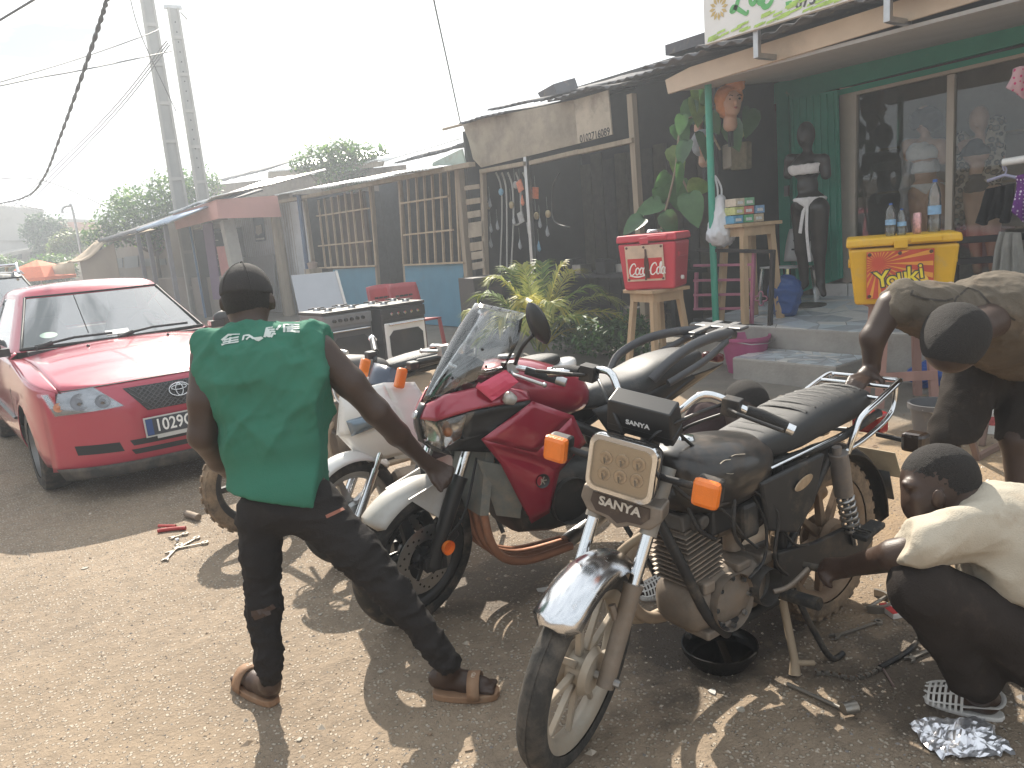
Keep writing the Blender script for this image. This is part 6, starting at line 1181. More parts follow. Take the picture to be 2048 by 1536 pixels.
def jj(c, n):
    z = c.z; f = max(0, min(1, (.75-z)/.3)); return ((stretch(V((1, 0, .25)), .0065, 22, 2)(c, n)+stretch(V((.6, .6, -.3)), .004, 30, 5)(c, n))*f+wr(.006, 8, (1, 1, 2.2), 4)(c, n))
jeans = sdf_obj(tr, 'jeans', JEAN, man, .0082, .03, smooth=1, jig=jj)
print_on(jeans, [[(652, 1034), (670, 1026), (687, 1018)]], .012, mt('tan_leather_tag', (.28, .1, .06), .6), jeans, 'leather_tag')
print_on(jeans, [[(503, 1228), (530, 1222), (548, 1212)], [(507, 1236), (540, 1224)]], .018, SKIN, jeans, 'torn_knee_gap', off=.002)
cp = [p.e((493, 587, 2.70), (.087, .108, .107), axes(0, -8)), p.c((470, 575, 2.79), (515, 572, 2.79), .03, .03, .02), p.c((475, 580, 2.86), (512, 577, 2.86), .012, .012, .03)]
cap = sdf_obj(cp, 'cap', mt('dark_cap_cloth', (.03, .027, .026), .9, 0, .15, 8, bump=.3, bscale=240, dust=.2, dustc=(.1, .08, .07)), man, .0078, .02, cut(p.plane((494, 592, 2.70), (FWH*-.2+V((0, 0, -1))))), smooth=1)
sdf_obj([p.e((494, 591, 2.70), (.0825, .1035, .1145), axes(0, -8)), p.e((496, 622, 2.732), (.063, .078, .066), axes())], 'hair', HAIR, man, .0078, .02, cut(p.plane((494, 626, 2.7), (FWH*.35+V((0, 0, -1))))), smooth=1, jig=lambda c, n: .0012*noise.noise(c*260))
for k in (-1, 1):
    st = []
    for t in range(9): a = R(8+t*9.5); q = p.w((492, 585, 2.70)); yw = R(-90+k*34); d = V((RTH*math.cos(yw)*.087+FWH*math.sin(yw)*.108)); st.append(q+d*math.cos(a)*1.006+V((0, 0, .106*math.sin(a))))
    b = MB(); b.tube(st, .0012, 4); b.build('cap_seam', MT['dark_cap_cloth'], cap)
b = MB(); q = p.w((492, 585, 2.70)); b.ico(q+V((0, 0, .104)), .006, sub=1); b.build('cap_button', MT['dark_cap_cloth'], cap)
SND = mt('tan_sandal_rubber', (.26, .15, .085), .75, 0, .2, 10, bump=.2, dust=.3)
for hx, hy, tx, ty in ((552, 1412, 474, 1360), (866, 1392, 1000, 1392)):
    so_, a, d, s, l = sole(p, (hx, hy), (tx, ty), .036, .05, .024, SND, 'sandal', man)
    b = MB(); rows = []
    for u in (.56, .74):
        rows.append([a+d*l*u+s*(.053*math.cos(t))+V((0, 0, .014+.075*math.sin(t))) for t in [math.pi*i/10 for i in range(11)]])
    b.loft(rows, cap=False, closed=False); st_ = b.build('strap', SND, so_, smooth=180, solid=.005)
    m_ = basis(a+d*l*.65+s*(.053*math.cos(1.9))+V((0, 0, .02+.075*math.sin(1.9))), -s if hx > 700 else s, d); text_mesh('GU', .02, .0006, 'lettering', mt('pale_print', (.6, .5, .4), .6), st_, m_)
# ---------------- man bending over the rack
b2 = gnd(1960, 1075); p = P(b2)
BR = mt('dusty_brown_shirt', (.125, .105, .082), .9, 0, .2, 6, bump=.3, bscale=200, spec=.15, dust=.3, dustc=(.26, .19, .13))
DKB = mt('dark_brown_shorts', (.03, .024, .02), .9, 0, .25, 7, bump=.3, bscale=200, spec=.15, dust=.25, dustc=(.12, .085, .06))
hm = axes(35, -60)
body = [p.e((1913, 668, 2.76), (.082, .108, .112), axes(30, 70, 10)), p.e((1898, 700, 2.74), (.066, .08, .075), axes(30, 70, 10), .07), p.c((1955, 655, 2.82), (2000, 630, 2.98), .058, .07, .03), p.e((1966, 656, 2.70), (.016, .022, .034), axes(), .008),
        p.c((1990, 630, 3.0), (1800, 612, 2.95), .09, .07, .05), p.c((1990, 630, 3.0), (2110, 645, 3.0), .09, .08, .05), p.e((2010, 650, 3.15), (.17, .22, .12), axes(), .06), p.c((2010, 650, 3.2), (2040, 700, 3.5), .14, .14, .06),
        p.c((1782, 614, 2.94), (1746, 676, 2.94), .056, .046, .03), p.c((1746, 676, 2.94), (1743, 738, 3.0), .045, .03, .02)]
body += hand(p, (1743, 738, 3.0), (1732, 752, 2.975), [((1722, 748, 2.965), (1700, 756, 2.93), (1690, 774, 2.9)), ((1727, 753, 2.955), (1708, 762, 2.91), (1697, 781, 2.89)), ((1733, 757, 2.945), (1716, 767, 2.9), (1706, 785, 2.88)), ((1740, 759, 2.94), (1728, 771, 2.895), (1718, 787, 2.875))], ((1750, 750, 2.96), (1764, 762, 2.92), (1768, 778, 2.9)), r=.0105, palm=.036)
body += [p.c((2105, 650, 3.0), (2110, 760, 2.95), .055, .046), p.c((2110, 760, 2.95), (2080, 840, 2.9), .045, .03), p.c((1960, 740, 3.5), (1898, 860, 3.45), .09, .06, .04), p.c((1898, 860, 3.45), (1888, 1030, 3.5), .055, .036), p.c((2060, 740, 3.5), (2030, 880, 3.4), .09, .062, .04), p.c((2030, 880, 3.4), (2040, 1045, 3.42), .056, .038)]
for an, px, py in (((1888, 1030, 3.5), 1880, 1085), ((2040, 1045, 3.42), 2040, 1095)):
    body += [p.g((px, py), .05, (px-55, py+35), .03, .04, .036), ('c', tuple(p.w(an)), tuple(p.w((px, py))+V((0, 0, .05))), .036, .04)]
bend = sdf_obj(body, 'person', SKIN, None, .0085, .022, smooth=1); bend.location = b2
tag(bend, 'man in a dusty brown shirt bending over with one hand on the chrome rack', 'person')
sh2 = sh = [p.c((1985, 622, 3.0), (1808, 606, 2.95), .105, .078, .05), p.c((1808, 606, 2.95), (1782, 618, 2.94), .078, .07, .04), p.c((1995, 620, 3.0), (2120, 640, 3.02), .11, .09, .05), p.e((1985, 625, 3.1), (.215, .24, .155), axes(0, -8), .06), p.c((2000, 650, 3.15), (2045, 700, 3.5), .18, .165, .08), p.c((1840, 625, 2.96), (1905, 655, 3.0), .08, .1, .06)]
bsh = sdf_obj(sh, 'shirt', BR, bend, .009, .03, cut(p.plane((1768, 610, 2.94), RT*-1+UP*.35), p.plane((2010, 640, 2.80), FWH*-1+UP*.1)), smooth=1, jig=lambda c, n: stretch(RTH*.3+V((0, 0, -1.1)), .008, 16, 5)(c, n)+wr(.005, 8, seed=8)(c, n))
print_on(bsh, [[(1764, 588), (1758, 605), (1760, 628), (1772, 650)], [(1902, 622), (1912, 596), (1936, 576), (1958, 584), (1978, 606), (2000, 622), (2030, 640)], [(1825, 581), (1822, 590), (1850, 598), (1890, 602), (1906, 598)]], .007, mt('shirt_seam', (.05, .042, .034), .9), bsh, 'seam', off=.003)
ht_ = [p.c((2030, 705, 3.5), (1955, 745, 3.5), .16, .13, .05), p.c((1955, 745, 3.5), (1903, 872, 3.45), .125, .1, .04), p.c((2050, 705, 3.5), (2060, 760, 3.47), .16, .13, .05), p.c((2060, 760, 3.47), (2030, 930, 3.4), .125, .09, .04)]
sdf_obj(ht_, 'shorts', DKB, bend, .0095, .03, cut(p.plane((1900, 888, 3.45), UP*-1+RT*.1)), smooth=1, jig=wr(.01, 7, seed=2))
sdf_obj([p.e((1912.5, 666, 2.762), (.0848, .111, .115), axes(30, 70, 10)), p.e((1898, 699, 2.74), (.068, .0825, .0775), axes(30, 70, 10), .075)], 'hair', HAIR, bend, .0085, .02, cut(p.plane((1885, 724, 2.69), (RTH*-.2+V((0, 0, -1))))), smooth=1, jig=lambda c, n: .0012*noise.noise(c*260))
# ---------------- squatting man in cream shirt
b3 = gnd(1960, 1440); p = P(b3)
CRM = mt('cream_tee', (.46, .41, .33), .88, 0, .12, 6, bump=.3, bscale=260, spec=.15, dust=.3, dustc=(.3, .22, .15))
DT = mt('dark_trousers', (.03, .024, .021), .9, 0, .2, 7, bump=.3, bscale=220, spec=.15, dust=.2, dustc=(.09, .065, .05))
body = [p.e((1878, 962, 2.25), (.082, .103, .108), axes(70, 20)), p.e((1855, 1005, 2.24), (.055, .07, .075), axes(60, 20)), p.e((1830, 1000, 2.22), (.014, .018, .022), None, .014), p.e((1838, 1026, 2.225), (.02, .022, .016), None, .012), p.e((1852, 1044, 2.23), (.024, .026, .02), None, .014), p.e((1817, 968, 2.225), (.02, .025, .014), None, .014),
        p.e((1877, 998, 2.165), (.02, .01, .033), axes(0, 0, 0), .008), p.c((1905, 1000, 2.25), (1965, 1045, 2.2), .055, .068, .03), p.c((1965, 1050, 2.2), (2060, 1080, 2.2), .08, .1, .05), p.e((2050, 1120, 2.2), (.14, .13, .17), axes(), .05), p.e((2090, 1260, 2.2), (.15, .15, .13), axes(), .05),
        p.c((1945, 1062, 2.13), (1860, 1092, 2.14), .06, .052, .03), p.c((1860, 1092, 2.14), (1790, 1112, 2.2), .05, .045, .02), p.c((1790, 1112, 2.2), (1690, 1135, 2.42), .044, .03, .02),
        p.c((2090, 1290, 2.18), (1835, 1170, 2.15), .08, .06), p.c((1835, 1170, 2.15), (1955, 1380, 2.28), .055, .038), p.c((2110, 1290, 2.25), (1990, 1150, 2.45), .08, .06), p.c((1990, 1150, 2.45), (2080, 1340, 2.5), .055, .038)]
body += hand(p, (1690, 1135, 2.42), (1668, 1138, 2.46), [((1660, 1132, 2.47), (1640, 1140, 2.48), (1644, 1158, 2.47)), ((1660, 1138, 2.455), (1642, 1148, 2.46), (1648, 1164, 2.455)), ((1662, 1145, 2.45), (1648, 1156, 2.45), (1654, 1170, 2.445)), ((1667, 1150, 2.44), (1656, 1164, 2.44), (1662, 1174, 2.435))], ((1672, 1126, 2.44), (1655, 1122, 2.46), (1642, 1128, 2.48)), r=.0105, palm=.036)
body += [p.g((1972, 1432), .05, (1915, 1418), .045, .038, .034), p.g((1915, 1418), .04, (1870, 1405), .03, .034, .026), ('c', tuple(p.w((1955, 1380, 2.28))), tuple(p.w((1965, 1428))+V((0, 0, .055))), .037, .037), p.g((2110, 1330), .05, (2040, 1320), .03, .038, .03), ('c', tuple(p.w((2080, 1340, 2.5))), tuple(p.w((2105, 1330))+V((0, 0, .05))), .037, .037)]
sq = sdf_obj(body, 'person', SKIN, None, .0078, .02, smooth=1); sq.location = b3
tag(sq, 'man in a cream shirt squatting and reaching for the rear wheel', 'person')
sh = [p.c((1975, 1040, 2.19), (2075, 1080, 2.2), .098, .125, .05), p.e((2045, 1110, 2.2), (.165, .16, .19), axes(), .06), p.e((2085, 1200, 2.2), (.175, .17, .14), axes(), .06), p.c((1955, 1058, 2.13), (1850, 1088, 2.13), .075, .066, .04), p.c((1850, 1088, 2.13), (1812, 1100, 2.15), .066, .064, .02), p.c((1950, 1020, 2.2), (1995, 1030, 2.2), .05, .085, .03)]
sdf_obj(sh, 'tee_shirt', CRM, sq, .0085, .03, cut(p.plane((1806, 1095, 2.15), RT*-1+UP*.25+FWH*.25), p.plane((2060, 1215, 2.1), UP*-1+RT*-.35)), smooth=1, jig=lambda c, n: stretch(RTH*1+V((0, 0, .35)), .012, 9, 1)(c, n)+wr(.007, 6, seed=6)(c, n))
tq = [p.c((2100, 1290, 2.18), (1848, 1178, 2.15), .105, .085, .04), p.c((1842, 1175, 2.15), (1945, 1350, 2.255), .08, .066, .03), p.c((1945, 1350, 2.255), (1955, 1375, 2.275), .066, .05, .03), p.c((2120, 1290, 2.25), (1990, 1160, 2.45), .105, .08, .04), p.c((1990, 1160, 2.45), (2075, 1310, 2.49), .08, .06, .03), p.e((2100, 1280, 2.2), (.18, .17, .13), axes(), .05)]
sdf_obj(tq, 'trousers', DT, sq, .0085, .03, smooth=1, jig=wr(.01, 7, seed=12))
sdf_obj([p.e((1880, 959, 2.251), (.0845, .106, .109), axes(70, 20))], 'hair', HAIR, sq, .0078, .02, cut(p.plane((1862, 985, 2.24), RTH*-.75+V((0, 0, -.8)))), smooth=1, jig=lambda c, n: .0012*noise.noise(c*260))
# ---------------- mechanic crouching between the motorcycles
b4 = gnd(1400, 1170); p = P(b4)
PL = mt('plum_brown_shirt', (.05, .032, .032), .9, 0, .2, 6, bump=.3, bscale=220, spec=.15, dust=.2, dustc=(.13, .1, .09))
body = [p.e((1492, 808, 3.3), (.082, .1, .1), axes(40, 45)), p.e((1475, 846, 3.27), (.06, .07, .07), axes(40, 40)), p.e((1462, 862, 3.22), (.014, .02, .02), None, .014), p.c((1480, 835, 3.33), (1465, 870, 3.42), .055, .07, .03), p.e((1530, 835, 3.3), (.012, .024, .03), axes(40), .008),
        p.c((1465, 880, 3.42), (1405, 850, 3.3), .1, .07, .05), p.c((1465, 880, 3.42), (1520, 900, 3.45), .1, .08, .05), p.e((1480, 960, 3.45), (.16, .14, .22), axes(), .05), p.e((1490, 1060, 3.45), (.16, .14, .12), axes(), .05),
        p.c((1402, 848, 3.28), (1380, 925, 3.2), .056, .045), p.c((1380, 925, 3.2), (1395, 1000, 3.12), .044, .03), p.c((1480, 1060, 3.42), (1385, 1010, 3.25), .085, .062), p.c((1385, 1010, 3.25), (1345, 1145, 3.27), .055, .038), p.c((1510, 1060, 3.45), (1460, 1010, 3.2), .085, .062), p.c((1460, 1010, 3.2), (1480, 1140, 3.25), .055, .038)]
body += hand(p, (1395, 1000, 3.12), (1402, 1018, 3.1), [((1405, 1015, 3.1), (1418, 1024, 3.08), (1424, 1036, 3.07)), ((1402, 1020, 3.09), (1414, 1032, 3.07), (1418, 1044, 3.06)), ((1398, 1022, 3.08), (1408, 1036, 3.06), (1410, 1047, 3.06))], ((1390, 1012, 3.1), (1384, 1026, 3.08), (1390, 1038, 3.07)))
body += [p.g((1352, 1185), .05, (1318, 1192), .045, .036, .033), p.g((1318, 1192), .04, (1288, 1196), .03, .033, .024), ('c', tuple(p.w((1345, 1145, 3.27))), tuple(p.w((1350, 1184))+V((0, 0, .05))), .036, .036), p.g((1480, 1182), .05, (1430, 1190), .03, .036, .028), ('c', tuple(p.w((1480, 1140, 3.25))), tuple(p.w((1478, 1182))+V((0, 0, .05))), .036, .036)]
kn = sdf_obj(body, 'person', SKIN, None, .0095, .022, smooth=1); kn.location = b4
tag(kn, 'mechanic in a plum brown shirt crouching between the black and crimson motorcycles', 'person')
sdf_obj([p.c((1465, 878, 3.42), (1408, 846, 3.3), .12, .085, .05), p.c((1408, 846, 3.3), (1384, 905, 3.22), .08, .062, .03), p.c((1465, 880, 3.42), (1525, 900, 3.45), .12, .095, .05), p.e((1480, 965, 3.45), (.185, .165, .22), axes(), .06)], 'shirt', PL, kn, .0095, .03, cut(p.plane((1382, 912, 3.21), UP*-1+RT*-.1)), smooth=1, jig=stretch(RTH*1+V((0, 0, .6)), .01, 10, 3))
sdf_obj([p.e((1490, 1060, 3.45), (.18, .16, .12), axes(), .04), p.c((1480, 1060, 3.42), (1388, 1012, 3.25), .1, .08), p.c((1388, 1012, 3.25), (1350, 1125, 3.27), .075, .055), p.c((1510, 1060, 3.45), (1462, 1012, 3.2), .1, .08), p.c((1462, 1012, 3.2), (1478, 1125, 3.24), .075, .055)], 'trousers', DT, kn, .0095, .03, smooth=1, jig=wr(.008, 7, seed=2))
sdf_obj([p.e((1493, 806, 3.302), (.085, .103, .102), axes(40, 45))], 'hair', HAIR, kn, .0085, .02, cut(p.plane((1480, 832, 3.28), RTH*-.4+V((0, 0, -1)))), smooth=1)
# white jelly sandals on two of them
JEL = mt('white_jelly_plastic', (.62, .6, .57), .4, 0, .06, 10, dust=.2)
def jelly(p, heel, toe, par, hide=False):
    so_, a, d, s, l = sole(p, heel, toe, .034, .044, .014, JEL, 'jelly_sandal', par); 
    def dome(u, t): w_ = (.034+.014*min(1, u*1.5))*(1 if u < .85 else math.sqrt(max(0, 1-((u-.85)/.16)**2))); return a+d*l*u+s*(w_*1.15*math.cos(t))+V((0, 0, .012+(.088-.05*max(0, u-.4)*1.6)*math.sin(t)**.8))
    for u in (.5, .57, .64, .71, .78, .85, .92): b = MB(); b.tube([dome(u, math.pi*(.02+.96*i/12)) for i in range(13)], .0042, 5, sq=.6); b.build('strap', JEL, so_, smooth=60)
    for t in (.1, .26, .42, .58, .74, .9): b = MB(); b.tube([dome(.48+.5*i/10, math.pi*t) for i in range(11)], .0042, 5, sq=.6); b.build('strap', JEL, so_, smooth=60)
    b = MB(); b.tube([a+d*l*.48+s*.05+V((0, 0, .04))]+[a+d*(l*(.12-.10*math.sin(math.pi*i/8)))+s*(.05*math.cos(math.pi*i/8))+V((0, 0, .06)) for i in range(9)]+[a+d*l*.48-s*.05+V((0, 0, .04))], .007, 6, sq=.4); b.build('heel_strap', JEL, so_, smooth=60)
jelly(P(b3), (2010, 1440), (1848, 1398), sq); jelly(P(b4), (1362, 1184), (1278, 1198), kn)
# ================================================================ coolers and stools
def strokes2(mb, lines, w_, mtx, n=5, z=.0):
    for ln in lines:
        Q = cat_rom([V((x, y, 0)) for x, y in ln], n) if len(ln) > 2 else [V((x, y, 0)) for x, y in ln]; vs = []; q = len(Q)
        for i, p_ in enumerate(Q):
            t = (Q[min(i+1, q-1)]-Q[max(i-1, 0)]).normalized(); s = V((-t.y, t.x, 0))*w_*(.55+.45*math.sin(math.pi*(i+.5)/q)); vs += [mtx @ (p_+s+V((0, 0, z))), mtx @ (p_-s+V((0, 0, z)))]
        mb.add(vs, [(2*i, 2*i+1, 2*i+3, 2*i+2) for i in range(q-1)])
    return mb
def el(cx, cy, rx, ry, n=10): return [(cx+rx*math.cos(2*math.pi*k/n), cy+ry*math.sin(2*math.pi*k/n)) for k in range(n+1)]
def shear(ls, k=.28, sx=1, ox=0): return [[(ox+sx*(x+k*y), y) for x, y in l] for l in ls]
def cooler(name, label, loc, rz, w, d, h, m_body, m_top):
    t = thing(name, label, 'cool box', loc, rz)
    b = MB(); b.box((0, 0, h*.42), (w*.86, d*.84, h*.84), top=(1.14, 1.16)); b.build('tub', m_body, t, bev=.022)
    for s in (-1, 1): b = MB(); b.box((s*w*.478, 0, h*.6), (.02, d*.55, .05)); b.build('side_grip', m_body, t, bev=.008)
    b = MB(); b.box((0, 0, h*.925), (w*1.03, d*1.03, h*.13), top=(.975, .965)); li = b.build('lid', m_top, t, bev=.018)
    b = MB(); b.box((-w*.02, -d*.53, h*.88), (.09, .02, .06)); b.build('latch', m_top, li, bev=.005); b = MB(); b.box((w*.2, -d*.53, h*.925), (.2, .025, .04)); b.build('hand_lip', m_top, li, bev=.008)
    return t
def stool(name, label, loc, rz, w, h, mat, splay=.2, lw=.05, rails=True, cat='stool'):
    t = thing(name, label, cat, loc, rz)
    b = MB(); b.box((0, 0, h-.02), (w, w*.95, .035)); b.build('seat', mat, t, bev=.004)
    for s in (-1, 1):
        b = MB(); b.box((0, s*w*.36, h-.085), (w*.78, .025, .09)); b.build('apron', mat, t); b = MB(); b.box((s*w*.37, 0, h-.085), (.025, w*.66, .09)); b.build('apron', mat, t)
        for q in (-1, 1): b = MB(); b.beam((s*w*.33, q*w*.3, h-.04), (s*w*(.33+splay), q*w*(.3+splay), 0), lw, lw, V((0, 1, 0))); b.build('leg', mat, t)
    if rails: b = MB(); b.beam((-w*.45, -w*.42, h*.3), (w*.45, -w*.42, h*.3), .02, .07); b.build('rail', mat, t)
    return t
CR = mt('cool_box_red', (.5, .03, .055), .45, 0, .08, 5, dust=.12, dustc=(.4, .25, .22))
q = atd(1312, 575, 8.0); zst = q.z; yaw1 = YAW*-1
stool('wooden_stool', 'raw timber stool carrying the red cool box', (q.x, q.y, 0), R(-YAW+28), .5, zst, WOOD, .16, .055, False)
ck = cooler('cool_box', 'red cool box with white script lettering on its panel', (q.x, q.y, zst), R(-YAW-30), .62, .5, .56, CR, CR)
FM = basis((0, -.5*.86*.5*1.12-.006, .27), (1, 0, 0), (0, -.10, 1))
b = MB(); b.box((-.02, 0, 0), (.4, .36, .006)); b.xf(FM); pn = b.build('panel', mt('label_cream', (.55, .42, .32), .5, 0, .2, 8), ck)
b = MB(); b.box((-.02, -.055, .004), (.36, .21, .003)); b.xf(FM); b.build('panel_print', mt('label_red', (.5, .015, .02), .45), pn)
C_ = [(.8, .75), (.62, 1), (.3, .9), (.1, .5), (.2, .08), (.5, .0), (.82, .25)]
wd = shear([C_], .25, .085, -.2)+shear([el(.3, .32, .22, .3)], .25, .085, -.135)+shear([[(.5, .5), (.3, .62), (.1, .35), (.2, .05), (.5, .1)]], .25, .085, -.095)+shear([el(.3, .32, .2, .3), [(.5, .6), (.48, .2), (.62, .02)]], .25, .085, -.06)+shear([[(.1, .35), (.5, .38)]], .25, .05, -.005)+shear([C_], .25, .085, .02)+shear([el(.3, .32, .2, .3)], .25, .085, .085)+shear([[(.1, .05), (.3, .7), (.28, 1.05), (.15, .9), (.2, .3), (.35, .02)]], .25, .085, .11)+shear([el(.3, .32, .2, .3), [(.5, .6), (.48, .2), (.62, .02)]], .25, .085, .135)
wd = [[(x, y*.115-.115) for x, y in l] for l in wd]+[[(-.19, -.12), (-.1, -.135), (.0, -.115)]]
strokes2(MB(), wd, .0072, FM, z=.0068).build('script_lettering', WHITE, pn)
b = MB(); b.lathe([(.001, -.15), (.024, -.148), (.026, -.1), (.022, -.06), (.026, -.02), (.022, .03), (.011, .08), (.01, .14), (.001, .142)], 14, FM @ M.Translation((.0, 0, .012)) @ M.Rotation(R(-90), 4, 'X') @ M.Diagonal((1, .35, 1, 1))); b.build('bottle_print', mt('cola_brown', (.06, .02, .012), .3), pn, smooth=60)
for x in (-.2, -.02, .16):
    for z in (-.16, .16): b = MB(); b.lathe([(.001, .008), (.011, .006), (.013, 0)], 10, FM @ M.Translation((x, z, .003))); b.build('screw', mt('screw_dark', (.1, .06, .05), .4, .5), pn)
b = MB(); b.lathe([(.001, .03), (.02, .025), (.022, 0)], 12, M.Translation((.62*.5-.02, -.05, .1)) @ M.Rotation(R(90), 4, 'Y')); b.build('drain_plug', WHITE, ck)
cpp = thing('plastic_dish', 'clear plastic dish lying on the red cool box', 'dish', (q.x+.02, q.y, zst+.565)); b = MB(); b.lathe([(.001, .03), (.07, .03), (.085, .012), (.085, 0), (.078, 0)], 20); b.build('dish', glass('cloudy_plastic', (.75, .72, .7), .2, .1, .15), cpp, smooth=60)
CY = mt('cool_box_yellow', (.62, .36, .012), .45, 0, .1, 5, dust=.22, dustc=(.4, .3, .16))
q2 = atd(1800, 600, 5.9); zy = q2.z
stool('wooden_stool', 'pinkish timber stool under the yellow cool box', (q2.x, q2.y, 0), R(-YAW-10), .46, zy, mt('pink_stained_timber', (.3, .17, .14), .75, 0, .2, 6, stripe=(14, 14, 1.2), bump=.3), .1, .055, True)
yk = cooler('cool_box', 'yellow cool box with an orange sunburst panel', (q2.x, q2.y, zy), R(-YAW-24), .74, .56, .5, CY, CY)
FM = basis((-.02, -.56*.5*.84*1.12-.012, .22), (1, 0, 0), (0, -.11, 1))
b = MB(); b.box((.0, 0, 0), (.44, .35, .006)); b.xf(FM); pn = b.build('panel', mt('sunburst_red', (.5, .07, .04), .45, 0, .15, 6), yk)
rays = MB()
for k in range(26):
    a = R(-75+k*13.8); c0 = (-.14, .09); L_ = .06 if k % 2 else .05; e = .45
    for a0, a1 in ((a, a+R(5.5)),):
        pts = [(c0[0]+.04*math.cos(a0), c0[1]+.04*math.sin(a0))]
        def clip(a): 
            tx = min(((.215-c0[0])/math.cos(a) if math.cos(a) > 1e-6 else (-.215-c0[0])/math.cos(a) if math.cos(a) < -1e-6 else 9), ((.17-c0[1])/math.sin(a) if math.sin(a) > 1e-6 else (-.17-c0[1])/math.sin(a) if math.sin(a) < -1e-6 else 9)); return (c0[0]+tx*math.cos(a), c0[1]+tx*math.sin(a))
        p0, p1 = clip(a0), clip(a1); rays.add([FM @ V((x, y, .0045)) for x, y in (pts[0], p0, p1)], [(0, 1, 2)])
rays.build('sun_ray', mt('ray_orange', (.68, .3, .05), .45), pn)
b = MB(); b.lathe([(.001, 0), (.05, 0)], 20, FM @ M.Translation((.06, -.06, .0052)) @ M.Diagonal((2.6, 1.6, 1, 1))); b.build('glow_spot', mt('ray_yellow', (.75, .5, .08), .45), pn)
for i, c in enumerate('Youki'):
    for off, mm, zz in ((.011, DRK, .0065), (.002, mt('letter_yellow', (.75, .62, .05), .4), .0085)):
        text_mesh(c, .165 if i in (0, 3) else .15, .0006, 'letter', mm, pn, FM @ M.Translation((-.115+i*.066-(.01 if i == 4 else 0), -.04+i*.012+(-.006 if i % 2 else .006), zz)) @ M.Rotation(R(8-6*(i % 2)), 4, 'Z'), bold=off)
text_mesh('partage', .05, .0006, 'lettering', DRK, pn, FM @ M.Translation((.13, -.115, .009)) @ M.Rotation(R(12), 4, 'Z'), bold=.004); text_mesh('partage', .05, .0006, 'lettering', MT['letter_yellow'], pn, FM @ M.Translation((.13, -.115, .0105)) @ M.Rotation(R(12), 4, 'Z'), bold=.0005)
for x in (-.2, 0, .2):
    for z in (-.155, .155): b = MB(); b.lathe([(.001, .008), (.012, .006), (.014, 0)], 10, FM @ M.Translation((x, z, .003))); b.build('screw', MT['screw_dark'], pn)
PET = glass('pet_plastic', (.86, .9, .92), .05, .04, .06)
def bottle(loc, h, r, label):
    t = thing('water_bottle', label, 'bottle', loc, group='water bottles on the yellow cool box')
    b = MB(); b.lathe([(.001, 0), (r*.9, 0), (r, .01), (r, h*.22), (r*.94, h*.25), (r, h*.28), (r, h*.55), (r*.92, h*.6), (r*.98, h*.66), (r*.75, h*.82), (r*.32, h*.92), (r*.3, h*.95)], 20); b.build('bottle_body', PET, t, smooth=60)
    b = MB(); b.lathe([(.001, 0.004), (r*.92, .006), (r*.95, h*.3), (.001, h*.3)], 16); b.build('water', glass('water', (.8, .86, .88), .0, .03, .05), t, smooth=40)
    b = MB(); b.lathe([(r*1.01, h*.33), (r*1.01, h*.5)], 20); b.build('label_band', mt('bottle_label', (.2, .36, .55), .5, 0, .4, 25), t, smooth=60)
    b = MB(); b.lathe([(r*.36, h*.945), (r*.36, h), (.001, h)], 14); b.build('cap', mt('blue_cap', (.02, .08, .3), .4), t, smooth=40)
    return t
zl = zy+.5
for px, dpt, h_, r_, lb in ((1781, 5.72, .235, .036, 'medium clear water bottle standing nearest the door frame on the yellow cool box'), (1803, 5.7, .19, .032, 'small clear water bottle between the medium bottle and the can'), (1868, 5.78, .38, .045, 'tall clear water bottle beside the can on the yellow cool box')):
    bottle((atd(px, 470, dpt).x, atd(px, 470, dpt).y, zl-.002), h_, r_, lb)
c_ = atd(1834, 470, 5.68); t = thing('drink_can', 'crumpled silver and red drink can on the yellow cool box', 'can', (c_.x, c_.y, zl-.002)); b = MB(); b.lathe([(.001, 0), (.024, 0), (.03, .01), (.028, .05), (.031, .09), (.028, .13), (.025, .15), (.001, .148)], 16); b.build('can_body', mt('can_print', (.6, .35, .35), .3, .6, .5, 40), t, smooth=50)
# tall stool with packets
q = gnd(1500, 640, tz(6.9)); tl = stool('tall_stool', 'tall raw timber stool stacked with small packets', (q.x, q.y, tz(q.x)), R(-YAW+20), .5, 1.02, WOOD, .12, .06, False)
rs = random.Random(9); cols = [(.1, .32, .5), (.12, .4, .2), (.5, .42, .3), (.45, .5, .2), (.5, .16, .14), (.2, .35, .55), (.55, .5, .4), (.16, .36, .22)]
nm = ('blue', 'green', 'tan', 'lime', 'red', 'sky blue', 'cream', 'dark green'); k = 0
for row, n in ((0, 3), (1, 3), (2, 2)):
    for i in range(n):
        x = -.17+i*.13+row*.01; t = thing('medicine_packet', '%s carton packet in the %s row on the tall stool' % (nm[k], ('bottom', 'middle', 'top')[row]), 'packet', V((q.x, q.y, tz(q.x)+1.02+row*.085+.003))+V((math.cos(R(-YAW+20))*x, math.sin(R(-YAW+20))*x, 0)), R(-YAW+20+rs.uniform(-6, 6)), 'packets stacked on the tall stool')
        b = MB(); b.box((0, 0, .04), (.115, .16, .078)); b.build('carton', mt('carton_%d' % k, cols[k], .5, 0, .25, 30), t, bev=.002); b = MB(); b.box((0, -.0815, .035), (.07, .002, .03)); b.build('label_print', mt('print_white', (.6, .62, .62), .5, 0, .3, 60), t); k += 1
